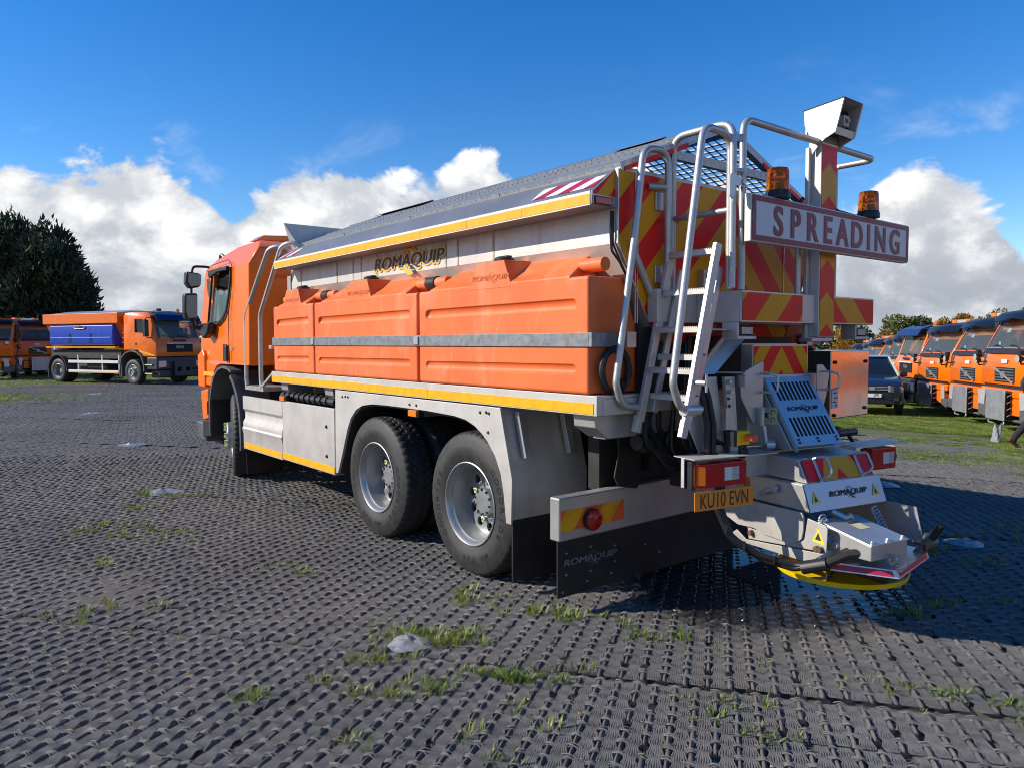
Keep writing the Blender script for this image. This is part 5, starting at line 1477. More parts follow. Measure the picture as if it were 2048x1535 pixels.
# ------------------------------------------------------------------ the spreader, slewed on its pivot
O_S = Vector((0, -.6, 0))
q = MB()
q.plate([(.25, 1.43), (.230, 1.422), (-.040, 1.02), (.10, 1.02), (.26, 1.02)], 'x', -.205, .235)            # chute box below the grille
q.box(-.30, .32, .22, .34, 1.02, 1.46)
q.plate([(-.135, .985), (-.205, .852), (.18, .86), (.30, 1.0)], 'x', -.262, .322)                         # upper hood
q.plate([(.20, .70), (-.255, .70), (-.20, .85), (.20, .85)], 'x', -.30, .36)                              # lower hood
spr = q.build('spreader', 'stainless', T, .006)
spr.location = O_S; spr.rotation_euler = (0, 0, R(-11))
def SP(name, mb, m_, bevel=0.0, angle=30, **k): return mb.build(name, m_, spr, bevel, angle=angle, **k)
# tall grille on the chute
gt, gb = Vector((.212, 1.437)), Vector((-.068, 1.022)); gd = gb - gt; gl = gd.length; gd.normalize(); gn = Vector((gd.y, -gd.x))
def gfn(u, v, l=0.0):   # u across, v down the slope
    p = gt + gd * v + gn * l
    return (u, p.x, p.y)
holes = []
for (v0, v1) in ((.035, .165), (.285, .415)):
    for k in range(10):
        u0 = -.145 + k * .0345
        holes.append([(u0, v0), (u0 + .0215, v0), (u0 + .0215, v1), (u0, v1)])
g_ = MB(); g_.plate([(-.185, 0), (.215, 0), (.215, gl - .02), (-.185, gl - .02)], 'z', 0, -.006, holes)
g_.v = [gfn(x, y, -z + .004) for x, y, z in g_.v]
gr = SP('grille_cover', g_, 'stainless_bright')
g_ = MB(); g_.plate([(-.18, .01), (.21, .01), (.21, gl - .03), (-.18, gl - .03)], 'z', 0, -.002); g_.v = [gfn(x, y, -z - .0) for x, y, z in g_.v]; SP('grille_shade_sheet', g_, 'cut_black')  # black sheet on the chute stands for shade behind the slots
logo(.245, lambda u, v, l: gfn(u + .015, .228 - v, .0105 + l * .3), 'grille_logo', ['cut_black'], spr, False)
g_ = MB()
for u in (-.15, .015, .18):
    for v in (.435, .455): p = gfn(u, v, .012); g_.cyl(gfn(u, v, .008), gfn(u, v, .016), .008, .007, 7)
SP('grille_bolt', g_, 'chassis_steel')
g_ = MB(); g_.ribbon([(.212, 1.445), (-.075, 1.02)], 'x', -.193, -.186, .02); SP('grille_flange', g_, 'stainless_bright')
g_ = MB(); g_.plate([(.075, 1.16), (.195, 1.16), (.195, 1.265), (.075, 1.265)], 'x', -.2065, -.2085); lb = SP('warning_label', g_, 'label_cream')
g_ = MB(); g_.plate(circ(.165, 1.215, .016, 10), 'x', -.209, -.2095)
for a in (0.6, 2.5, 3.8, 5.6): g_.beam((-.2095, .165, 1.215), (-.2095, .165 + .03 * math.cos(a), 1.215 + .03 * math.sin(a)), .005, .001, (1, 0, 0))
for zc in (1.235, 1.19): arc_sheet(g_, lambda y, z: (-.2095, y, z), .105, zc, .013, .018, -60, 200, 0)
SP('label_print', g_, 'chassis_steel', angle=0)
# small chevron door behind
g_ = MB(); g_.box(-.24, .25, .335, .345, 1.435, 1.655); SP('chevron_door', g_, 'stainless')
f2 = lambda x, z: (x, .2415, z)
g_ = MB(); g_.box(-.245, .25, .245, .34, 1.44, 1.648); SP('chevron_box', g_, 'stainless')
m_ = MB()
for pq, k in stripes([(-.235, 1.445), (.005, 1.445), (.005, 1.638), (-.235, 1.638)], 1.5, .145, 1.638 - .01): m_.sheet([f2(*p) for p in pq], k % 2)
for pq, k in stripes([(.005, 1.445), (.24, 1.445), (.24, 1.638), (.005, 1.638)], -1.5, .145, 1.638 + .005): m_.sheet([f2(*p) for p in pq], k % 2)
SP('chevron_film', m_, ['chev_red', 'chev_yellow'], angle=0)
# mounting frame plates left of the chute
g_ = MB(); g_.plate([(-.70, 1.46), (-.58, 1.46), (-.50, 1.02), (-.515, .96), (-.68, .96), (-.79, 1.16)], 'y', .20, .212); SP('mount_plate', g_, 'stainless', .004)
g_ = MB(); g_.plate([(-.555, 1.46), (-.475, 1.46), (-.43, .975), (-.495, .975)], 'y', .16, .19); mp_ = SP('mount_bracket', g_, 'stainless', .004)
g_ = MB()
for k, z in enumerate((1.43, 1.37, 1.12)): g_.cyl((-.535 + k * .012, .16, z), (-.535 + k * .012, .13, z), .014, .012, 7)
for k in range(5): g_.cyl((-.525 + k * .009, .16, 1.33 - k * .045), (-.525 + k * .009, .155, 1.33 - k * .045), .009, .009, 8, mi=1)
SP('mount_bolt', g_, ['stainless_bright', 'cut_black'])
g_ = MB(); g_.plate([(-.40, 1.49), (-.27, 1.545), (-.245, 1.54), (-.245, 1.30), (-.25, 1.165), (-.325, 1.165), (-.43, 1.33), (-.44, 1.44)], 'y', .15, .162); g_.box(-.452, -.435, .10, .162, 1.40, 1.47); SP('cheek_plate', g_, 'stainless', .004)
g_ = MB(); g_.plate([(.23, 1.52), (.28, 1.52), (.345, 1.46), (.32, 1.32), (.29, 1.24), (.23, 1.30)], 'y', .15, .16); SP('cheek_plate', g_, 'stainless', .004)
for s in (-1, 1):
    xh = -.265 if s < 0 else .28
    g_ = MB(); g_.tube([(xh, .15, 1.475), (xh + .01, .09, 1.475), (xh + .055, .07, 1.46), (xh + .055, .07, 1.37), (xh + .01, .09, 1.36), (xh, .15, 1.36)], .0075, 8, .02); SP('pull_handle', g_, 'stainless_bright')
g_ = MB(); g_.plate([(-.30, .20), (-.16, .20), (-.19, .36), (-.4, .40)], 'z', 1.47, 1.48); SP('chute_lip', g_, 'stainless')
g_ = MB(); g_.tube([(-.29, .10, 1.16), (-.29, .08, 1.05)], .012, 8); g_.cyl((-.29, .09, 1.045), (-.24, .07, 1.045), .03, .03, 12); g_.cyl((-.285, .12, 1.27), (-.285, .12, 1.16), .016, .016, 8); SP('pivot_pin', g_, 'stainless')
# diagonal stay from the platform down to the mount
g_ = MB(); g_.add([(-.66, .30, 1.47), (-.50, .30, 1.47), (-.05, .42, 1.76), (-.25, .42, 1.76)], [(0, 1, 2, 3)]); g_.add([(-.66, .31, 1.47), (-.50, .31, 1.47), (-.05, .43, 1.76), (-.25, .43, 1.76)], [(0, 1, 2, 3)])
g_.beam((-.67, .285, 1.47), (-.27, .405, 1.76), .012, .03); SP('stay_plate', g_, 'stainless')
# stop switch
g_ = MB(); g_.box(-.575, -.47, .03, .10, 1.066, 1.150); es = SP('stop_switch', g_, 'spinner_yellow', .01)
g_ = MB(); g_.cyl((-.50, .03, 1.112), (-.50, -.025, 1.112), .020, .020, 14, 0); g_.cyl((-.50, -.02, 1.112), (-.50, -.035, 1.112), .026, .024, 14, 0); g_.box(-.60, -.575, .035, .095, 1.06, 1.155, 1)
SP('stop_button', g_, ['chev_orange', 'black_plastic'])
g_ = MB(); g_.plate([(-.60, 1.28), (-.56, 1.28), (-.515, 1.15), (-.60, 1.15)], 'y', .10, .13); SP('switch_stem', g_, 'stainless_bright')
g_ = MB(); g_.cyl((-.50, .06, 1.066), (-.50, .07, .985), .022, .022, 10); g_.cyl((-.50, .06, 1.04), (-.50, .06, 1.0), .028, .028, 10); SP('switch_gland', g_, 'hose_rubber')
g_ = MB()
for k in range(2): g_.tube([(-.76 + k * .045, .20, 1.50), (-.735 + k * .045, .15, 1.34), (-.705 + k * .045, .14, 1.18), (-.705 + k * .045, .14, .99)], .019, 10, .1)
g_.cyl((-.685, .14, 1.015), (-.685, .14, .995), .055, .055, 14)
for k in range(3): g_.tube([(-.62 + k * .02, .2, 1.10 - k * .02), (-.57 + k * .015, .15, 1.06), (-.56, .12, .99)], .010, 7, .04)
SP('conduit', g_, 'hose_rubber')
# lamp beam across the back with a lamp box at each end
g_ = MB()
g_.ribbon([(-.930, 1.016), (-.28, 1.010)], 'y', -.005, .17, -.005); g_.ribbon([(-.935, .845), (-.935, 1.010), (-.92, 1.016)], 'y', .075, .10, -.005); g_.box(-.93, -.50, .0995, .104, .85, 1.0)
g_.ribbon([(.40, .995), (.905, .995), (.91, .99)], 'y', -.02, .17, -.005)
g_.box(-.50, .55, .10, .19, .86, 1.0)
SP('lamp_beam', g_, 'stainless_side')
for x0, x1, zoff in ((-.905, -.53, .0), (.575, .865, -.015)):
    m = 1 if x0 < 0 else -1
    g_ = MB(); g_.plate([(x0 + .06, -.004), (x1, -.004), (x1, .07), (x0, .07), (x0, .03)] if m > 0 else [(x0, -.004), (x1 - .05, -.004), (x1, .03), (x1, .07), (x0, .07)], 'z', .845 + zoff, .985 + zoff)
    lm = SP('tail_lamp', g_, 'lens_red', .008)
    xa = x0 if m > 0 else x1
    if m > 0:
        q2 = MB(); q2.add([(x0 - .0015, .031, .862), (x0 + .0585, -.0035, .862), (x0 + .0585, -.0035, .968), (x0 - .0015, .031, .968)], [(0, 1, 2, 3)]); o_ = SP('indicator_lens', q2, 'lens_amber', angle=0)
        q2 = MB(); q2.box(x0 - .012, x0 + .02, .03, .10, .835, .995); SP('lamp_gasket', q2, 'black_plastic', .004)
    xw = x0 + .20 if m > 0 else x0 + .11
    q2 = MB(); q2.box(xw, xw + .055, -.0075, -.0045, .88 + zoff, .955 + zoff, 1); q2.box(xw + .055, xw + .11, -.0075, -.0045, .88 + zoff, .955 + zoff, 0); SP('reversing_lens', q2, ['lens_clear', 'decal_white'])
    q2 = MB(); q2.box(x0 + .05, x1 - .02, .071, .12, .86 + zoff, .97 + zoff); q2.tube([(x1, .06, .93), (x1 + .04, .06, .90), (x1 + .03, .07, .84)], .012, 7, .03); SP('lamp_back', q2, 'black_plastic')
# number plate
g_ = MB(); g_.box(-.93, -.485, -.012, -.006, .722, .832); npl = SP('number_plate', g_, 'plate_yellow', .003)
SP('number_plate_text', text_mb('KU10 EVN', .118, lambda u, v: (-.708 + u, -.0135, .777 + v - u * .0), bold=.008, sx=.70), 'plate_text', angle=0, recalc=False)
# hood films, handles, logo and triangles
ht, hm, hbm = Vector((-.137, .985)), Vector((-.207, .852)), Vector((-.257, .70))
def hfn(u, v, l=.002):
    d = (hm - ht); ln = d.length; d.normalize(); n_ = Vector((d.y, -d.x)); p = ht + d * v + n_ * l
    return (u, p.x, p.y)
def lfn(u, v, l=.0):
    a = Vector((-.200, .85)); d = (Vector((-.255, .70)) - a); d.normalize(); n_ = Vector((d.y, -d.x)); p = a + d * v + n_ * (.0105 + l)
    return (u, p.x, p.y)
m_ = MB()
poly = [(-.25, .008), (.31, .008), (.31, .142), (-.25, .142)]
m_.sheet([hfn(*p, .0065) for p in [(-.25, .008), (-.06, .008), (-.13, .142), (-.25, .142)]], 0); m_.sheet([hfn(*p, .0065) for p in [(-.06, .008), (.16, .008), (.25, .142), (-.13, .142)]], 1)
m_.sheet([hfn(*p, .0065) for p in [(.16, .008), (.31, .008), (.31, .142), (.25, .142)]], 0); m_.sheet([hfn(*p, .0075) for p in [(.03, .08), (.08, .142), (-.01, .142)]], 0)
SP('hood_film', m_, ['chev_red', 'chev_yellow'], angle=0)
for u in (-.155, .205):
    g_ = MB(); g_.add([hfn(u - .012, 0, .012), hfn(u + .012, 0, .012), hfn(u + .012, .15, .012), hfn(u - .012, .15, .012)], [(0, 1, 2, 3)]); g_.tube([hfn(u, .01, .012), hfn(u + .01, .012, .05), hfn(u + .055, .02, .06), hfn(u + .055, .11, .06), hfn(u + .02, .135, .05), hfn(u, .135, .012)], .0075, 8, .02); SP('pull_handle', g_, 'stainless_bright')
g_ = MB(); g_.add([lfn(-.30, 0), lfn(.36, 0), lfn(.36, .162), lfn(-.30, .162)], [(0, 1, 2, 3)]); g_.add([lfn(-.30, .162), lfn(.36, .162), (.36, -.20, .695), (-.30, -.20, .695)], [(0, 1, 2, 3)])
SP('hood_front', g_, 'stainless_bright')
logo(.290, lambda u, v, l: lfn(u + .045, .078 - v, .003 + l * .3), 'hood_logo', ['cut_black'], spr, False)
for u in (-.235, .285):
    g_ = MB(); g_.sheet([lfn(u, .045, .003), lfn(u + .035, .115, .003), lfn(u - .035, .115, .003)], 0); g_.sheet([lfn(u - .002, .07, .004), lfn(u + .012, .105, .004), lfn(u - .012, .105, .004)], 1); SP('warning_triangle', g_, ['label_yellow', 'chassis_steel'], angle=0)
g_ = MB(); g_.cyl((-.31, -.02, .80), (-.335, -.02, .80), .022, .022, 12); g_.tube([(-.33, -.02, .80), (-.34, .03, .78), (-.34, .08, .75)], .012, 8); SP('hood_catch', g_, 'stainless')
# left cheek, spring arms, gearbox arm, apron, spinner
g_ = MB(); g_.plate([(.45, .60), (.40, .69), (.14, .70), (-.24, .70), (-.252, .68), (-.252, .60), (-.24, .55), (-.20, .515), (-.13, .508), (.03, .515), (.12, .535), (.25, .53)], 'x', -.345, -.335); SP('skirt_plate', g_, 'stainless_side', .004)
g_ = MB(); g_.plate([(.18, .525), (.17, .455), (-.40, .51), (-.405, .64), (-.39, .658), (-.27, .675), (-.25, .55), (-.18, .51)], 'x', -.332, -.325); g_.plate([(.29, .47), (.20, .43), (-.30, .43), (-.40, .505), (.17, .455), (.25, .50)], 'x', -.352, -.346); SP('swing_plate', g_, 'stainless_side', .004)
g_ = MB(); g_.plate([(.2, .70), (-.45, .70), (-.50, .50), (.1, .45)], 'x', .37, .378); SP('skirt_plate', g_, 'stainless', .004)
g_ = MB(); g_.sheet([(-.3325, -.345, .635), (-.3325, -.305, .555), (-.3325, -.388, .550)], 0); g_.sheet([(-.3335, -.346, .61), (-.3335, -.325, .568), (-.3335, -.366, .566)], 1); SP('warning_triangle', g_, ['label_yellow', 'chassis_steel'], angle=0)
g_ = MB()
for y, z in ((.14, .50), (-.345, .52), (-.37, .52)): g_.cyl((-.333, y, z), (-.358, y, z), .018, .015, 10)
SP('swing_bolt', g_, 'rusty')
for x in (-.25, .20):
    g_ = MB(); pts = []
    for k in range(120):
        a = k * .5; t_ = k / 119; pts.append((x + .028 * math.cos(a), -.30 - .10 * t_ + .0, .68 - .16 * t_ + .028 * math.sin(a) * .6))
    g_.tube(pts, .006, 5); SP('coil_spring', g_, 'galvanised')
ax0, ax1 = -.262, .040
g_ = MB()
g_.add([(ax0, -.28, .50), (ax1, -.28, .50), (ax1, -.625, .505), (ax0, -.625, .505), (ax0, -.28, .655), (ax1, -.28, .655), (ax1, -.625, .590), (ax0, -.625, .590)], [(0, 1, 2, 3), (4, 5, 6, 7), (0, 1, 5, 4), (1, 2, 6, 5), (2, 3, 7, 6), (3, 0, 4, 7)])
arm = SP('gearbox_housing', g_, 'stainless', .008)
g_ = MB(); g_.add([(ax0 - .006, -.285, .661), (ax1 + .006, -.285, .661), (ax1 + .006, -.632, .596), (ax0 - .006, -.632, .596), (ax0 - .006, -.285, .652), (ax1 + .006, -.285, .652), (ax1 + .006, -.632, .587), (ax0 - .006, -.632, .587)], [(0, 1, 2, 3), (4, 5, 6, 7), (0, 1, 5, 4), (1, 2, 6, 5), (2, 3, 7, 6), (3, 0, 4, 7)]); SP('housing_lid', g_, 'stainless_bright', .003)
g_ = MB(); lz = lambda y: .6625 + (y + .285) * .187
g_.sheet([(-.13, -.37, lz(-.37)), (-.05, -.37, lz(-.37)), (-.05, -.46, lz(-.46)), (-.13, -.46, lz(-.46))], 0); g_.sheet([(-.13, -.37, lz(-.37) + .001), (-.05, -.37, lz(-.37) + .001), (-.05, -.39, lz(-.39) + .001), (-.13, -.39, lz(-.39) + .001)], 1); SP('lid_label', g_, ['label_cream', 'shoe_brown'], angle=0)
g_ = MB()
for x, y in ((-.235, -.61), (-.11, -.61), (.015, -.61), (-.03, -.33)): g_.cyl((x, y, lz(y)), (x, y, lz(y) + .012), .010, .008, 6)
g_.lathe([(.014, -.006), (.030, -.006), (.030, .006), (.014, .006)], 16, Matrix.Translation((-.11, -.64, .505)) @ Matrix.Rotation(R(90), 4, 'Y'), closed=True)
g_.tube([(-.12, -.27, .69), (-.10, -.34, .665), (-.05, -.33, .67)], .018, 8)
for y in (-.36, -.41): g_.cyl((ax0, y, .545), (ax0 - .02, y, .545), .018, .018, 10)
SP('housing_bolt', g_, 'stainless')
g_ = MB(); ap_ = [(-.33, -.30), (-.30, -.36), (-.10, -.655), (-.06, -.665), (.41, -.50), (.43, -.45), (.40, -.2), (-.30, -.2)]
g_.plate(ap_, 'z', .435, .445)
def apron_edge(a, b, mi_name):
    q2 = MB(); q2.add([(*a, .447), (*b, .447), (b[0] * 1.0, b[1] - .022, .405), (a[0] * 1.0 - .0, a[1] - .022, .405)], [(0, 1, 2, 3)]); SP('apron_edge', q2, 'stainless_bright', angle=0)
    A_, B_ = Vector(a), Vector(b); d = B_ - A_; p0, p1 = A_ + d * .06, A_ + d * .94
    q2 = MB(); q2.add([(p0.x - .001, p0.y - .008, .441), (p1.x - .001, p1.y - .008, .441), (p1.x - .001, p1.y - .022, .413), (p0.x - .001, p0.y - .022, .413)], [(0, 1, 2, 3)]); SP('apron_tape', q2, 'decal_red', angle=0)
SP('apron', g_, 'stainless_bright')
apron_edge((-.31, -.345), (-.10, -.655), 0); apron_edge((-.10, -.655), (.42, -.485), 0)
SPX, SPY = .08, -.17
g_ = MB(); Ms = Matrix.Translation((SPX, SPY, .285))
g_.lathe([(.0, .0), (.34, .0), (.365, .006), (.372, .022), (.375, .036), (.365, .036), (.35, .010), (.0, .010)], 64, Ms)
disc = SP('spinner_disc', g_, 'spinner_yellow')
g_ = MB()
for k in range(6):
    a = 2 * math.pi * k / 6 + .2
    g_.beam((SPX + .06 * math.cos(a), SPY + .06 * math.sin(a), .335), (SPX + .34 * math.cos(a + .25), SPY + .34 * math.sin(a + .25), .335), .006, .075)
g_.cyl((SPX, SPY, .29), (SPX, SPY, .44), .055, .045, 16); SP('spinner_vane', g_, 'rusty')
# hose pair sweeping down to the gearbox
g_ = MB()
for k in range(2):
    dx = k * .03
    g_.tube([(-.70 + dx, .05, .86), (-.73 + dx, .03, .72), (-.68 + dx, -.02, .56 - dx), (-.55 + dx, -.12, .46 - dx), (-.42, -.26, .415 - dx * .6), (-.36, -.40, .44 + dx * .5), (-.28 + dx, -.48, .505 + dx)], .0185, 10, .08)
g_.tube([(-.40, -.30, .41), (-.345, -.42, .455)], .037, 12)
g_.tube([(-.345, -.42, .46), (-.28, -.50, .52), (-.24, -.55, .535)], .026, 10)
SP('spinner_hose', g_, 'hose_rubber')
g_ = MB()
for p in ((-.69, -.01, .60), (-.61, -.07, .50), (-.49, -.18, .44)): g_.obox(p, (.05, .012, .05), Matrix.Rotation(R(40), 3, 'Z'))
SP('hose_tie', g_, 'black_plastic')
g_ = MB(); g_.cyl((.34, -.46, .40), (.35, -.555, .535), .028, .028, 14, 0); g_.cyl((.35, -.548, .525), (.352, -.562, .545), .042, .042, 14, 0); g_.cyl((.35, -.555, .535), (.35, -.62, .63), .026, .018, 12, 1); g_.tube([(.12, -.60, .56), (.22, -.60, .53), (.32, -.54, .47)], .008, 7, .04, mi=1)
SP('sensor_probe', g_, ['rusty_tube', 'hose_rubber'])
# ------------------------------------------------------------------ parked trucks of the same make as the gritter (front centre at the origin, facing +Y)
ROWG = 'orange trucks parked side by side on the grass'
def make_row_truck():
    root = empty('parked_truck')
    off = (0, -7.78, 0)
    o = link(bpy.data.objects.new('cab', CAB), root); o.location = off
    for nm, me in CABD:
        o = link(bpy.data.objects.new(nm, me), root); o.location = off
    for nm, me in (('sun_visor', VISOR), ('light_bar', LIGHTBAR)):
        o = link(bpy.data.objects.new(nm, me), root); o.location = off
    for s in (-1, 1):
        make_wheel(root, HUB_F, RIM_F, (s * 1.04, -1.34, .515), 0 if s < 0 else math.pi)
        make_wheel(root, HUB_D, RIM_D, (s * 1.07, -5.1, .515), 0 if s < 0 else math.pi)
    q = MB(); q.box(-.4, .4, -6.5, -.6, .7, 1.0); q.box(-.5, .5, -.7, -.1, .5, 1.0); q.build('chassis', 'chassis_steel', root)
    q = MB(); q.plate([(-1.05, 2.6), (-1.15, 2.5), (-1.05, 2.2), (-.55, 1.25), (.55, 1.25), (1.05, 2.2), (1.15, 2.5), (1.05, 2.6)], 'y', -6.6, -2.45); q.build('hopper', 'orange_paint_far', root, .02)
    q = MB(); q.box(-.42, .42, -.01, .05, .36, .98); q.box(-.36, .36, .05, .16, .42, .94); pp = q.build('plough_mount', 'chassis_steel', root, .01)
    q = MB(); q.box(-.45, .45, .16, .19, .30, 1.0); q.build('plough_plate', 'plow_plate', root, .015)
    q = MB()
    for s in (-1, 1):
        for z in (.45, .6, .75, .9): q.cyl((s * .40, .02, z), (s * .48, .14, z - .04), .012, .012, 6)
        q.tube([(s * .30, .12, .34), (s * .40, .16, .22), (s * .20, .10, .20)], .018, 7, .04)
    q.build('plough_coupling', 'plow_plate', root)
    q = MB(); q.plate([(.62, 2.32), (.80, 2.32), (.80, 2.46), (.62, 2.46)], 'y', -.375, -.373); q.v = [(x, y - (z - 2.3) * .5 + .0, z) for x, y, z in q.v]; q.build('screen_sticker', 'decal_white', root, angle=0)
    q = MB(); q.plate(circ(.70, 2.06, .045, 14), 'y', -.20, -.198); q.build('screen_sticker', 'decal_white', root, angle=0)
    return root
ROWP = make_row_truck()
# ------------------------------------------------------------------ two-axle truck with blue brine tank (front centre at the origin, facing +Y)
def make_blue_truck():
    root = empty('tank_truck')
    P = [(-1.95, 1.15), (-1.98, 2.80), (-1.85, 2.92), (-.70, 2.93), (-.35, 2.80), (-.06, 1.85), (.0, 1.75), (.02, 1.15), (-.75, 1.15), (-.88, 1.30), (-1.1, 1.42), (-1.95, 1.42)]
    body = MB(); body.plate(P, 'x', -1.12, 1.12); body.v = [(x * (1 - .06 * max(0, z - 2.0)), y, z) for x, y, z in body.v]
    inner = MB(); inner.plate([(-1.85, 1.5), (-1.88, 2.78), (-.72, 2.83), (-.42, 2.72), (-.16, 1.84), (-.12, 1.5)], 'x', -1.02, 1.02)
    W = [(-1.30, 2.66), (-.62, 2.66), (-.40, 2.08), (-.62, 1.98), (-.85, 2.10), (-1.30, 2.12)]
    win = MB(); win.plate(W, 'x', -1.5, 1.5)
    ws = MB(); ws.plate([(-.60, 2.76), (-.15, 2.76), (.2, 1.90), (-.30, 1.90)], 'x', -.98, .98)
    me = line_cab(solid_bool('cab', body, [inner, win, ws], ['orange_paint_far'], .05, 3), Vector((0, -1.0, 2.1)))
    link(bpy.data.objects.new('cab', me), root)
    for s in (-1, 1):
        MB().plate(offset_poly(W, .01), 'x', s * 1.03, s * 1.034).build('side_window', 'cab_glass', root, angle=0)
        q = MB(); q.box(min(s * 1.2, s * 1.38), max(s * 1.2, s * 1.38), -.42, -.28, 1.95, 2.62); q.tube([(s * 1.05, -.30, 2.70), (s * 1.30, -.30, 2.72), (s * 1.30, -.34, 2.60)], .02, 7, .05); q.tube([(s * 1.08, -.25, 1.90), (s * 1.30, -.33, 1.92), (s * 1.30, -.34, 2.0)], .02, 7, .05)
        q.build('mirror', 'black_plastic', root, .02)
        MB().box(min(s * 1.09, s * 1.121), max(s * 1.09, s * 1.121), -1.25, -1.12, 1.60, 1.72).build('door_handle', 'black_plastic', root, .01)
        MB().plate([(-1.0, 1.33), (-.10, 1.16), (-.10, 1.22), (-.95, 1.40)], 'x', s * 1.121, s * 1.124).build('reflective_stripe', 'tape_yellow', root, angle=0)
        arch = [(-.66, .55), (-.68, .85), (-.82, 1.15), (-1.08, 1.30), (-1.40, 1.36), (-1.72, 1.28), (-1.98, 1.10), (-2.06, .85), (-2.12, .40)]
        q = MB(); q.ribbon(arch, 'x', s * .75, s * 1.22, -.05); q.plate([(-2.10, .35), (-2.06, .95), (-2.02, .95), (-2.02, .35)], 'x', s * .8, s * 1.2); q.build('wheel_arch', 'grey_plastic', root)
        make_wheel(root, HUB_F, RIM_F, (s * 1.02, -1.38, .515), 0 if s < 0 else math.pi)
        make_wheel(root, HUB_D, RIM_D, (s * 1.04, -6.30, .515), 0 if s < 0 else math.pi, spin=.4)
        make_wheel(root, HUB_D, RIM_D, (s * .72, -6.30, .515), math.pi if s < 0 else 0)
        q = MB(); q.ribbon([(-6.30 + .66 * math.cos(R(a)), .55 + .66 * math.sin(R(a))) for a in range(-5, 186, 12)], 'x', s * .70, s * 1.22, .02); q.box(min(s * .8, s * 1.2), max(s * .8, s * 1.2), -6.97, -6.95, .2, .6); q.build('rear_mudguard', 'grey_plastic', root)
        for z0, z1 in ((.86, .98), (.45, .57)):
            MB().box(min(s * 1.19, s * 1.22), max(s * 1.19, s * 1.22), -5.5, -2.2, z0, z1).build('side_guard_bar', 'decal_white', root, .006)
        MB().box(min(s * 1.221, s * 1.224), max(s * 1.221, s * 1.224), -5.5, -2.2, .465, .50).build('guard_tape', 'tape_yellow', root, angle=0)
        q = MB()
        for yy in (-2.22, -3.3, -4.9): q.box(min(s * 1.16, s * 1.19), max(s * 1.16, s * 1.19), yy, yy + .05, .45, 1.2)
        q.build('guard_post', 'decal_white', root)
        for z in (.85, .50):
            q = MB(); q.box(min(s * .95, s * 1.19), max(s * .95, s * 1.19), -.62, -.15, z - .05, z); q.build('cab_step', 'black_plastic', root, .01)
            MB().box(min(s * 1.191, s * 1.195), max(s * 1.191, s * 1.195), -.60, -.17, z - .045, z - .01).build('step_edge', 'nut_green', root, angle=0)
        q = MB(); q.plate([(s * .72, .98), (s * 1.08, .98), (s * 1.08, .70), (s * .72, .74)], 'y', .075, .10); q.build('headlight', 'lens_clear', root, .015)
        # brine tank
        q = MB(); q.plate([(s * .85, 2.46), (s * 1.16, 2.46), (s * 1.18, 1.72), (s * 1.12, 1.60), (s * .6, 1.58)], 'y', -6.85, -2.55); tk = q.build('brine_tank', 'tank_blue', root, .05, 3)
        MB().box(min(s * 1.183, s * 1.19), max(s * 1.183, s * 1.19), -6.75, -2.7, 1.92, 1.945).build('tank_strap', 'plow_plate', tk)
        q = MB()
        for yy in (-4.0, -5.4): q.plate([(yy - .06, 2.1), (yy + .06, 2.1), (yy + .10, 1.72), (yy - .10, 1.72)], 'x', s * 1.178, s * 1.186)
        q.build('tank_groove_shade', 'visor_blue', tk, angle=0)  # raised plates in darker blue draw the shade of the grooves
        q = MB(); q.cyl((s * 1.16, -4.7, 2.34), (s * 1.19, -4.7, 2.34), .09, .09, 16); q.tube([(s * 1.17, -5.1, 2.36), (s * 1.18, -5.0, 2.30), (s * 1.18, -4.4, 2.30), (s * 1.17, -4.3, 2.36)], .025, 7, .05); q.build('tank_cap', 'black_plastic', tk)
        MB().box(min(s * 1.0, s * 1.19), max(s * 1.0, s * 1.19), -7.1, -2.4, 1.50, 1.55).build('deck_edge', 'tape_yellow', root)
    MB().add([(-1.0, -.36, 2.78), (1.0, -.36, 2.78), (1.02, -.075, 1.88), (-1.02, -.075, 1.88)], [(0, 1, 2, 3)]).build('windscreen', 'screen_glass', root, angle=0)
    q = MB(); q.plate([(-.45, 2.96), (-.10, 2.84), (.02, 2.62), (-.02, 2.60), (-.14, 2.80), (-.45, 2.90)], 'x', -1.05, 1.05); q.build('sun_visor', 'visor_blue', root, .01)
    q = MB(); q.box(-.62, .62, .0, .035, 1.32, 1.68); gr_ = q.build('grille', 'cut_black', root, .01)
    MB().box(-.62, .62, .036, .045, 1.66, 1.70).build('grille_trim', 'decal_white', gr_)
    text_mb('MAN', .17, lambda u, v: (-u, .0385, 1.53 + v), bold=.015).build('grille_lettering', 'plow_plate', gr_, angle=0, recalc=False)
    MB().box(-.3, .3, .01, .03, 1.76, 1.84).build('number_panel', 'visor_blue', root, .004)
    q = MB()
    for s in (-.5, .2): q.tube([(s, -.02, 1.88), (s + .4, -.06, 1.98), (s + .6, -.06, 1.97)], .015, 6)
    q.build('wiper', 'black_plastic', root)
    q = MB(); q.box(-1.15, 1.15, -.55, .08, .62, 1.12); q.box(-1.0, 1.0, -.5, .06, .30, .62); q.build('bumper', 'grey_dark', root, .05)
    q = MB(); q.plate([(-.42, .35), (.42, .35), (.42, .95), (-.42, .95)], 'y', .10, .22, [[(-.3, .55), (-.12, .55), (-.12, .70), (-.3, .70)], [(.12, .55), (.3, .55), (.3, .70), (.12, .70)]]); q.build('plough_plate', 'grey_dark', root, .01)
    b = MB(); b.lathe([(0, 0), (.08, 0), (.08, .06), (.07, .16), (0, .18)], 18, Matrix.Translation((-.55, -.75, 2.95))); b.build('beacon', 'lens_amber', root)
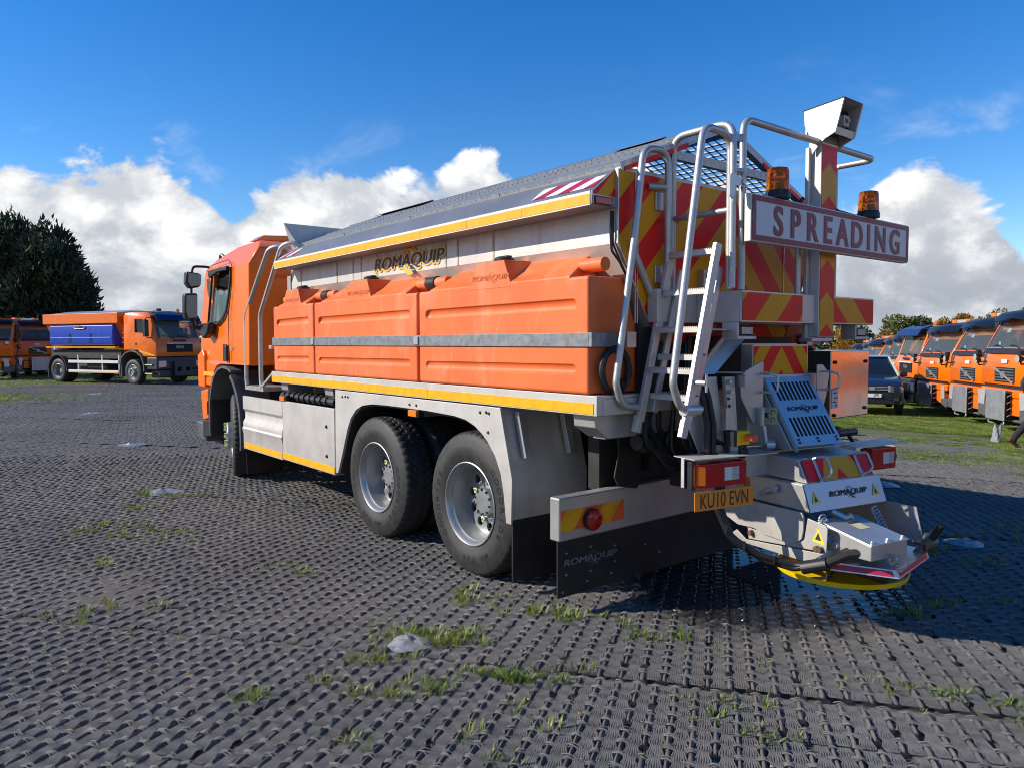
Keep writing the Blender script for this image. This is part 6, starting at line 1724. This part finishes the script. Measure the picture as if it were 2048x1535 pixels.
    b = MB(); b.tube([(.8, -1.9, 2.95), (.8, -1.8, 3.02), (.8, -.5, 3.0)], .015, 7); b.tube([(-.8, -1.9, 2.95), (-.8, -1.8, 3.02), (-.8, -.6, 3.0)], .015, 7); b.tube([(-.8, -.9, 3.0), (.8, -.9, 3.0)], .015, 7); b.box(.35, .52, -.7, -.6, 3.0, 3.10); b.build('roof_rail', 'black_plastic', root)
    q = MB(); q.plate([(-1.2, 2.95), (-1.2, 2.52), (-1.05, 2.48), (-.55, 1.45), (.55, 1.45), (1.05, 2.48), (1.2, 2.52), (1.2, 2.95)], 'y', -7.25, -2.20); hp_ = q.build('hopper', 'orange_paint_far', root, .02)
    q = MB(); q.plate([(-1.0, 2.96), (1.0, 2.96), (.1, 3.10), (-.1, 3.10)], 'y', -7.1, -2.4); q.build('hopper_screen', 'galvanised', hp_)
    q = MB()
    for k in range(4): q.box(-1.0, 1.0, -2.2, -2.17, 1.7 + k * .2, 1.74 + k * .2)
    q.build('hopper_rib', 'orange_paint_far', hp_)
    q = MB(); q.box(-.42, .42, -7.2, -.5, .75, 1.05); q.box(-1.0, 1.0, -7.0, -2.3, 1.05, 1.40); q.cyl((-.85, -3.1, .78), (-.85, -4.4, .78), .25, .25, 18); q.cyl((.85, -3.1, .78), (.85, -4.4, .78), .25, .25, 18); q.box(-.95, .95, -5.2, -4.6, .5, .95); q.build('chassis', 'chassis_steel', root)
    q = MB(); q.plate([(-7.25, 1.9), (-7.9, 1.5), (-8.0, .9), (-7.6, .7), (-7.2, 1.1)], 'x', -.45, .45); q.build('spreader', 'tank_blue', root, .04)
    q = MB(); q.box(-.6, .6, -7.5, -7.42, .95, 1.55); q.build('rear_board', 'decal_white', root, .01)
    return root
mat('grey_dark', (0.035, 0.038, 0.045), 0.4, var=0.15, dirt=.2, dirtcol=(.08, .08, .08))
BLUE = make_blue_truck()

cr2 = Vector((cr.x, cr.y)).normalized(); cf2 = Vector((cf.x, cf.y)).normalized(); C2 = Vector((CAM.x, CAM.y))
def at(r_, f): return C2 + cr2 * r_ + cf2 * f
def place(root, p, h, z=None):
    root.location = (p.x, p.y, gz(p.x) - (.03 if p.x > 9 or p.y > 31 else .005) if z is None else z)
    root.rotation_euler = (0, 0, math.atan2(-h.x, h.y))
used = set()
def put(proto, p, h, label, cat, group=None):
    o = proto if proto.name not in used else copy_tree(proto)
    used.add(o.name); place(o, p, h); tag(o, label, cat, group); return o
hr = cr2 * -.985 + cf2 * .17
ROWL = ['orange truck with silver plough plate at the row end beside the walking person',
        'orange truck with silver plough plate, second in the row from the walking person',
        'orange truck with silver plough plate standing right beside the blue-visored truck',
        None,
        'orange truck with dark visor half hidden behind the parked dark estate car',
        ]
deepl = ['orange truck standing next beyond the one behind the dark estate car', 'orange truck two places beyond the one behind the dark estate car', 'orange truck next to last at the deep end of the parked row', 'orange truck last at the deep end of the parked row']
outl = 'orange truck of the parked row standing beyond the walking person, out of the picture'
k = 0
for k in range(9):
    p = at(11.45 + .97 * k, 17.3 + 3.1 * k)
    if k == 3:
        put(BLUE, p + hr * .25, hr, 'orange truck with blue sun visor and black square grille in the parked row', 'truck', ROWG)
    else:
        jr = random.Random(50 + k); put(ROWP, p + hr * jr.uniform(-.12, .12), (hr + cf2 * jr.uniform(-.03, .03)).normalized(), ROWL[k] if k < 5 else deepl[k - 5], 'truck', ROWG)
for k in range(1, 5):
    put(ROWP, at(11.45 - .5 * k + 1.2, 17.3 - 3.3 * k), hr, outl, 'truck', ROWG)
# trucks on the left
hb_ = Vector((.409, -.912))
ax_f, nrm_r = Vector((2.846, 30.36)), Vector((-.912, -.409))
put(BLUE, ax_f + hb_ * 1.38 - nrm_r * 1.04, hb_, 'two-axle orange truck with blue side tank and white side guard bars', 'truck', 'orange trucks parked by the conifers')
put(BLUE, at(-16.6, 41.0), hb_, 'orange truck behind the blue-tanked truck, mostly hidden by the gritter cab', 'truck', 'orange trucks parked by the conifers')
put(ROWP, at(-24.3, 38.2), (cr2 * .90 - cf2 * .43), 'orange cab truck with yellow door stripe standing behind the blue-tanked truck', 'truck', 'orange trucks parked by the conifers')
put(ROWP, at(-24.6, 34.6), (cr2 * .42 - cf2 * .9), 'orange truck with silver plough plate in front of the dark conifers', 'truck', 'orange trucks parked by the conifers')

# ------------------------------------------------------------------ dark estate car
def make_car():
    root = empty('parked_car')
    n = 14
    # station sections: (y, half width low, half width high, z low, z belt, z top, half width top)
    st = [(.00, .72, .74, .42, .86, .88, .60), (-.10, .86, .86, .34, .92, .96, .70), (-.55, .93, .91, .32, 1.02, 1.07, .74), (-1.10, .945, .925, .32, 1.07, 1.12, .76),
          (-1.28, .945, .93, .32, 1.09, 1.16, .76)]
    def section(y, wl, wh, z0, zb, zt, wt_):
        half = [(0, z0), (wl * .9, z0), (wl, z0 + .1), (wh, zb - .08), (wh * .96, zb), (wt_, zt), (0, zt + .02)]
        return [(x, y, z) for x, z in half] + [(-x, y, z) for x, z in reversed(half[1:-1])]
    full = st + [(-1.9, .945, .93, .32, 1.10, 1.16, .76), (-3.3, .945, .93, .32, 1.12, 1.16, .76), (-4.2, .93, .91, .34, 1.10, 1.14, .74), (-4.42, .86, .86, .40, 1.0, 1.04, .7)]
    rings = [section(*s) for s in full]; m = len(rings[0]); vs = [p for r_ in rings for p in r_]
    fs = [(i * m + k_, i * m + (k_ + 1) % m, (i + 1) * m + (k_ + 1) % m, (i + 1) * m + k_) for i in range(len(rings) - 1) for k_ in range(m)] + [tuple(range(m)), tuple((len(rings) - 1) * m + k_ for k_ in range(m))]
    MB().add(vs, fs).build('body', 'car_paint', root, .02, angle=40)
    q = MB(); q.plate([(-1.22, 1.13), (-1.95, 1.68), (-2.4, 1.74), (-3.9, 1.71), (-4.3, 1.15)], 'x', -.86, .86); q.v = [(x * (1 - .28 * max(0, (z - 1.13)) / .6), y, z) for x, y, z in q.v]
    q.build('glasshouse', 'screen_dark', root, .03)
    q = MB(); q.plate([(-1.93, 1.70), (-2.4, 1.765), (-3.9, 1.735), (-4.0, 1.68), (-2.4, 1.70)], 'x', -.66, .66); q.build('roof', 'car_paint', root, .02)
    for s in (-1, 1):
        q = MB(); q.beam((s * .845, -1.20, 1.13), (s * .625, -1.95, 1.71), .05, .06, (s, 0, 0.3)); q.build('windscreen_pillar', 'pillar_light', root, .01)
        q = MB(); q.box(min(s * .90, s * 1.10), max(s * .90, s * 1.10), -1.46, -1.34, 1.12, 1.28); q.build('door_mirror', 'black_plastic', root, .03)
        q = MB(); q.plate([(s * .46, .88), (s * .80, .88), (s * .86, .84), (s * .84, .70), (s * .50, .70)], 'y', -.18, .02); q.v = [(x, y - .25 * max(0, abs(x) - .55), z) for x, y, z in q.v]; q.build('headlight', 'lens_clear', root, .02)
        q = MB(); q.plate(circ(s * .66, .52, .05, 14), 'y', -.02, .0); q.build('fog_lamp', 'lens_clear', root)
        for yy in (-.88, -3.55):
            make_wheel(root, HUB_F, RIM_F, (s * .82, yy, .36), 0 if s < 0 else math.pi)
    for ch in root.children:
        if ch.name.startswith('wheel'): ch.scale = (.72, .70, .70)
    q = MB(); q.plate([(-.46, .74), (.46, .74), (.46, .90), (-.46, .90)], 'y', -.02, .035); g_ = q.build('grille', 'cut_black', root, .01)
    for z in (.775, .82, .865): MB().box(-.44, .44, .036, .05, z - .008, z + .008).build('grille_bar', 'plow_plate', g_)
    for s in (-1, 1): MB().box(min(s * .44, s * .50), max(s * .44, s * .50), .02, .052, .72, .91).build('grille_surround', 'plow_plate', g_, .008)
    q = MB(); q.plate(circ(0, .82, .055, 16), 'y', .052, .058); q.v = [(x * 1.6, y, z) for x, y, z in q.v]; q.build('grille_badge', 'plow_plate', g_)
    q = MB(); q.plate([(-.84, .36), (.84, .36), (.86, .68), (-.86, .68)], 'y', -.15, .04); q.v = [(x, y - .30 * max(0, abs(x) - .5), z) for x, y, z in q.v]; q.build('bumper', 'car_lower', root, .03)
    q = MB(); q.box(-.62, .62, .0, .045, .37, .47); q.build('air_intake', 'cut_black', root, .01)
    q = MB(); q.box(-.26, .26, .042, .052, .56, .67); npq = q.build('number_plate', 'plate_white', root, .003)
    text_mb('JPR', .105, lambda u, v: (-.13 - u, .0535, .615 + v), bold=.01, sx=.9).build('plate_text', 'cut_black', npq, angle=0, recalc=False)
    return root
mat('screen_dark', (0.010, 0.013, 0.016), 0.06, coat=.5, var=.1, rvar=.02)
mat('pillar_light', (0.40, 0.50, 0.42), 0.25, var=.05)
car = make_car()
place(car, at(10.75, 22.2), cr2 * -.36 - cf2 * .93)
tag(car, 'dark blue and grey estate car parked in front of the orange truck row', 'car')

# ------------------------------------------------------------------ person walking away to the right (trailing leg in view)
def skin(name, joints, edges, m_, parent=None, sub=2, root_i=0):
    me = bpy.data.meshes.new(name); me.from_pydata([j[0] for j in joints], edges, []); me.materials.append(MATS[m_])
    o = bpy.data.objects.new(name, me); COL.objects.link(o)
    md = o.modifiers.new('skin', 'SKIN'); md.use_smooth_shade = True
    for i, sv in enumerate(me.skin_vertices[0].data):
        r_ = joints[i][1]; sv.radius = r_ if isinstance(r_, tuple) else (r_, r_); sv.use_root = (i == root_i)
    sd_ = o.modifiers.new('sub', 'SUBSURF'); sd_.levels = sub; sd_.render_levels = sub
    bpy.context.view_layer.update()
    m2 = bpy.data.meshes.new_from_object(o.evaluated_get(bpy.context.evaluated_depsgraph_get())); m2.name = name
    bpy.data.objects.remove(o); bpy.data.meshes.remove(me)
    o = bpy.data.objects.new(name, m2); link(o, parent); return o
def make_person():
    root = empty('person')
    # local frame: walks along +X, Y to the left, Z up
    J = [((0, 0, .93), (.15, .13)), ((0, 0, 1.10), (.15, .12)), ((.03, 0, 1.30), (.18, .13)), ((.05, 0, 1.45), (.15, .10)), ((.06, 0, 1.53), .06), ((.08, 0, 1.60), .06), ((.09, 0, 1.70), (.085, .10)), ((.09, 0, 1.79), .06),
         ((0, .09, .88), .105), ((.22, .10, .52), .075), ((.16, .10, .12), .055), ((.22, .10, .06), .05),
         ((0, -.09, .88), .105), ((-.20, -.10, .53), .078), ((-.50, -.10, .20), .058), ((-.48, -.10, .10), .045),
         ((.05, .19, 1.43), .065), ((-.08, .25, 1.16), .05), ((.05, .26, .93), .04), ((.05, -.19, 1.43), .065), ((.16, -.25, 1.17), .05), ((.34, -.24, 1.0), .04)]
    E = [(0, 1), (1, 2), (2, 3), (3, 4), (4, 5), (5, 6), (6, 7), (0, 8), (8, 9), (9, 10), (10, 11), (0, 12), (12, 13), (13, 14), (14, 15), (3, 16), (16, 17), (17, 18), (3, 19), (19, 20), (20, 21)]
    b = skin('body', J, E, 'trouser', root)
    b.data.materials.append(MATS['jacket']); b.data.materials.append(MATS['skin'])
    for p in b.data.polygons:
        c = p.center
        p.material_index = 2 if c.z > 1.54 else 1 if c.z > .97 or abs(c.y) > .2 else 0
    # shoes: sole and upper shaped along the foot
    def shoe(heel, toe):
        h, t_ = Vector(heel), Vector(toe); d = (t_ - h).normalized(); s = Vector((0, 1, 0)); u = s.cross(d) * -1
        if u.z < 0: u = -u
        prof = [(-.03, .030, .075), (.02, .040, .085), (.10, .040, .075), (.17, .048, .052), (.23, .042, .038), (.275, .02, .02)]
        vs = []; fs = []; m = 8
        for a, w, hh in prof:
            for k_ in range(m):
                th = 2 * math.pi * k_ / m; vs.append(h + d * a + s * (w * math.cos(th)) + u * (hh * .5 + hh * .5 * math.sin(th) - .01))
        for i in range(len(prof) - 1):
            for k_ in range(m): fs.append((i * m + k_, i * m + (k_ + 1) % m, (i + 1) * m + (k_ + 1) % m, (i + 1) * m + k_))
        fs += [tuple(range(m)), tuple((len(prof) - 1) * m + k_ for k_ in range(m))]
        MB().add(vs, fs).build('shoe', 'shoe_brown', root, angle=60)
    shoe((.14, .10, .02), (.40, .10, .02)); shoe((-.56, -.10, .155), (-.37, -.10, .005))
    q = MB(); q.lathe([(0, 1.845), (.07, 1.83), (.098, 1.78), (.10, 1.72), (.085, 1.68)], 16, Matrix.Translation((.075, 0, 0))); q.build('hair', 'hair', root)
    q = MB(); q.obox((.185, 0, 1.69), (.03, .025, .04)); q.build('nose', 'skin', root, .008)
    for s in (-1, 1):
        q = MB(); hx, hy, hz = (.06, .265, .90) if s > 0 else (.37, -.245, .975)
        q.obox((hx, hy, hz - .03), (.07, .03, .085))
        for k_ in range(4): q.tube([(hx - .026 + .018 * k_, hy, hz - .065), (hx - .026 + .018 * k_ + .008, hy - s * .008, hz - .10), (hx - .02 + .018 * k_ + .012, hy - s * .02, hz - (.125 + .008 * (k_ in (1, 2))))], .0085, 7)
        q.tube([(hx + .03, hy, hz - .02), (hx + .055, hy - s * .01, hz - .05), (hx + .058, hy - s * .015, hz - .075)], .009, 7)
        q.build('hand', 'skin', root, angle=50)
    return root
person = make_person()
pp = at(9.50, 13.45)
person.location = (pp.x, pp.y, gz(pp.x) - .015); person.rotation_euler = (0, 0, math.atan2(cr2.y, cr2.x) + R(4))
tag(person, 'person in dark trousers and brown shoes striding past the parked orange trucks', 'person')

# ------------------------------------------------------------------ litter: limp clear plastic bags and discs on the mats
def film_disc(name, x, y, ra, hgt, label, seed):
    rr = random.Random(seed); n, k_ = 22, 6; vs = [(0, 0, hgt * .75)]; fs = []
    for j in range(1, k_ + 1):
        t_ = j / k_
        for i in range(n):
            a = 2 * math.pi * i / n; r_ = ra * t_ * (1 + .12 * math.sin(3 * a + seed) + .05 * math.sin(8 * a) + rr.uniform(-.05, .05))
            z = hgt * (1 - t_ ** 2.2) + rr.uniform(-1, 1) * hgt * .16 * (1 - t_) + hgt * .30 * math.sin(2 * a + seed + 5 * t_) * (1 - t_) + hgt * .30 * math.sin(7 * a + 3 * t_ + seed) * t_ * (1 - t_)
            vs.append((r_ * math.cos(a) * 1.15, r_ * math.sin(a), max(.002, z)))
    for i in range(n): fs.append((0, 1 + i, 1 + (i + 1) % n))
    for j in range(k_ - 1):
        for i in range(n): fs.append((1 + j * n + i, 1 + (j + 1) * n + i, 1 + (j + 1) * n + (i + 1) % n, 1 + j * n + (i + 1) % n))
    o = MB().add(vs, fs).build(name, 'film', angle=70)
    o.location = (x, y, gz(x) + .014); o.rotation_euler = (0, 0, seed)
    q = MB(); q.tube([(-ra * .2, 0, hgt * .9), (0, ra * .1, hgt + .006), (ra * .3, ra * .16, hgt * .9), (ra * .5, 0, hgt * .6)], [.006, .016, .012, .004], 7); q.build('knot', 'film', o)
    tag(o, label, 'plastic bag', 'limp clear plastic bags on the mats'); return o
film_disc('plastic_bag', -2.20, .50, .115, .030, 'clear plastic bag among grass tufts beside the mat seam', 1)
film_disc('plastic_bag', -2.16, 5.83, .17, .03, 'clear plastic bag with a strip of grass before it on the mats', 2)
film_disc('plastic_bag', -1.52, 10.3, .18, .03, 'clear plastic bag on bare mats ahead of the gritter cab', 3)
film_disc('plastic_bag', -1.0, 16.9, .20, .03, 'clear plastic bag near the grass patch on the mats', 4)
film_disc('plastic_bag', 2.42, -.62, .13, .03, 'clear plastic bag lying in shade beyond the spreader probe', 5)
film_disc('plastic_bag', 4.55, 1.0, .15, .03, 'clear plastic bag on the mats behind the right tail lamp', 6)
film_disc('plastic_bag', .4, 24.5, .22, .03, 'clear plastic bag far off by the blue-tanked truck', 7)
def carrier():
    rr = random.Random(9); n, k_ = 18, 7; vs = []; fs = []
    for j in range(k_):
        t_ = j / (k_ - 1)
        for i in range(n):
            a = 2 * math.pi * i / n; r_ = .15 * (1 - .45 * t_) * (1 + .25 * math.sin(5 * a + 3 * t_) * t_ + rr.uniform(-.12, .12))
            vs.append((r_ * math.cos(a) - .08 * t_, r_ * math.sin(a) * .6, .34 * t_ * (1 + .15 * math.sin(2 * a)) + .004))
    for j in range(k_ - 1):
        for i in range(n): fs.append((j * n + i, j * n + (i + 1) % n, (j + 1) * n + (i + 1) % n, (j + 1) * n + i))
    o = MB().add(vs, fs).build('carrier_bag', 'film', angle=25); p = at(9.55, 14.6); o.location = (p.x, p.y, gz(p.x) - .02); o.rotation_euler = (0, 0, .6)
    tag(o, 'crumpled upright translucent bag on the grass beside the walking person', 'plastic bag')
carrier()

# ------------------------------------------------------------------ trees
def leaf_cloud(blobs, n, size, seed, up=.3, elong=2.2):
    """leaf-sized quads through the volume of several ellipsoids, denser near the surface"""
    rr = np.random.default_rng(seed); vol = np.array([b[3] * b[4] * b[5] for b in blobs]) ** .75; cnt = rr.multinomial(n, vol / vol.sum())
    V = []; F = []
    for (cx_, cy_, cz_, rx, ry, rz), c in zip(blobs, cnt):
        d = rr.normal(size=(c, 3)); d /= np.linalg.norm(d, axis=1)[:, None]
        r_ = rr.uniform(.25, 1, c) ** .42 * (1 + .10 * rr.normal(size=c))
        p = np.array([cx_, cy_, cz_]) + d * r_[:, None] * np.array([rx, ry, rz])
        ax_ = d + rr.normal(size=(c, 3)) * .7; ax_[:, 2] += up; ax_ /= np.linalg.norm(ax_, axis=1)[:, None]
        sd_ = np.cross(ax_, rr.normal(size=(c, 3))); sd_ /= np.linalg.norm(sd_, axis=1)[:, None]
        s = size * rr.uniform(.6, 1.5, c)[:, None]
        a, b, c2, d2 = p - sd_ * s * .5, p + ax_ * s * elong * .45, p + sd_ * s * .5, p + ax_ * s * elong
        b0 = len(V); V += list(np.stack([a, b + sd_ * s * -.55, d2, c2 + ax_ * s * elong * .4], 1).reshape(-1, 3))
        F += [(b0 + 4 * i, b0 + 4 * i + 3, b0 + 4 * i + 2, b0 + 4 * i + 1) for i in range(c)]
    mb = MB(); mb.v = [tuple(q) for q in V]; mb.f = [list(f) for f in F]; mb.m = [0] * len(F); return mb
def tree(name, p, trunk_h, trunk_r, blobs, n, size, leaf, seed, label, cat, group, up=.3, elong=2.2):
    root = empty(name, (p.x, p.y, gz(p.x) - .03), 0, label, cat, group)
    rr = random.Random(seed); q = MB()
    q.tube([(0, 0, -.1), (rr.uniform(-.1, .1), rr.uniform(-.1, .1), trunk_h * .5), (0, 0, trunk_h)], [trunk_r, trunk_r * .75, trunk_r * .3], 9)
    for b in blobs[:7]:
        q.tube([(0, 0, min(trunk_h * .8, max(.3, b[2] - b[5]))), (b[0] * .5, b[1] * .5, b[2] - b[5] * .5), (b[0], b[1], b[2])], [trunk_r * .5, trunk_r * .3, trunk_r * .1], 6)
    q.build('trunk', 'bark', root)
    leaf_cloud(blobs, n, size, seed, up, elong).build('crown', leaf, root, angle=0, recalc=False); return root
def conifer(p, H, rad, seed, label):
    rr = random.Random(seed); bl = []
    for k_ in range(26):
        t_ = k_ / 25; z = .6 + (H - 1.2) * t_; rr0 = rad * (1 - t_ ** 3.6) ** .85 * (.9 if t_ > .06 else .8) + .3
        for j in range(max(3, int(7 * (1 - t_) + 3))):
            a = rr.uniform(0, 6.28); m_ = rr.uniform(.35, .82); bl.append((rr0 * m_ * math.cos(a), rr0 * m_ * math.sin(a), z + rr.uniform(-.3, .5), rr0 * .40, rr0 * .40, .65 + .9 * rr.random()))
    tree('conifer_tree', p, H * .9, .28, bl, 52000, .13, 'conifer_leaf', seed, label, 'tree', 'conifers behind the parked trucks', up=.9, elong=3.0)
conifer(at(-34.0, 47.0), 10.9, 3.8, 41, 'tallest dark conifer, cut by the picture edge behind the parked trucks')
conifer(at(-30.9, 46.5), 9.4, 2.6, 42, 'dark conifer in the middle of the group behind the parked trucks')
conifer(at(-28.6, 46.0), 8.9, 2.7, 43, 'outermost dark conifer with open sky beside it behind the blue-tanked truck')
conifer(at(-38.8, 49.0), 11.4, 3.6, 44, 'dark conifer beyond the picture edge beside the tallest one')
def broad(p, H, W, leaf, seed, label):
    rr = random.Random(seed); bl = []
    for k_ in range(16):
        a = rr.uniform(0, 6.28); rad = W * rr.uniform(.1, .75); z = H * rr.uniform(.35, .86); s = W * rr.uniform(.26, .42) * (1.1 - .4 * z / H)
        bl.append((rad * math.cos(a) * (1.1 - .6 * z / H), rad * math.sin(a) * (1.1 - .6 * z / H), z, s, s, s * .8))
    tree('broadleaf_tree', p, H * .6, .22, bl, 5200, .17, leaf, seed, label, 'tree', 'trees along the far edge of the field', elong=1.4)
TL = [(35.5, 78, 5.4, 3.2, 'autumn_leaf', 'low tree in yellow and orange autumn leaf behind the parked row'), (38.0, 84, 7.0, 3.8, 'olive_leaf', 'round olive green tree above the deep end of the truck row'),
      (42.5, 82, 7.2, 3.6, 'olive_leaf', 'olive green tree behind the blue-visored truck'), (46.0, 83, 7.0, 3.2, 'green_leaf', 'darker green tree between two olive trees behind the trucks'),
      (50.0, 84, 7.6, 3.6, 'autumn_leaf', 'yellowing tree showing over the truck row'), (54.5, 83, 8.0, 3.6, 'olive_leaf', 'olive tree above the end trucks of the row'), (40.2, 78, 5.2, 3.0, 'autumn_leaf', 'orange brown tree low behind the parked row'),
      (58.5, 84, 8.2, 3.6, 'green_leaf', 'green tree over the last truck beside the walking person'), (33.0, 86, 6.2, 3.6, 'olive_leaf', 'olive tree beyond the rear platform of the gritter'), (29.5, 88, 6.0, 3.4, 'green_leaf', 'darker green tree next to the olive one beyond the rear platform')]
for i, (r_, f, H, W, lf, lab) in enumerate(TL): broad(at(r_, f), H * .98, W, lf, 60 + i, lab)

for i in range(9):
    jr = random.Random(200 + i)
    broad(at(-14 + 5.2 * i + jr.uniform(-1, 1), 92 + jr.uniform(-4, 5)), jr.uniform(5.6, 7.2), jr.uniform(3.0, 3.8), ('olive_leaf', 'green_leaf', 'autumn_leaf')[i % 3], 90 + i, 'tree at the far field edge hidden behind the orange gritter')
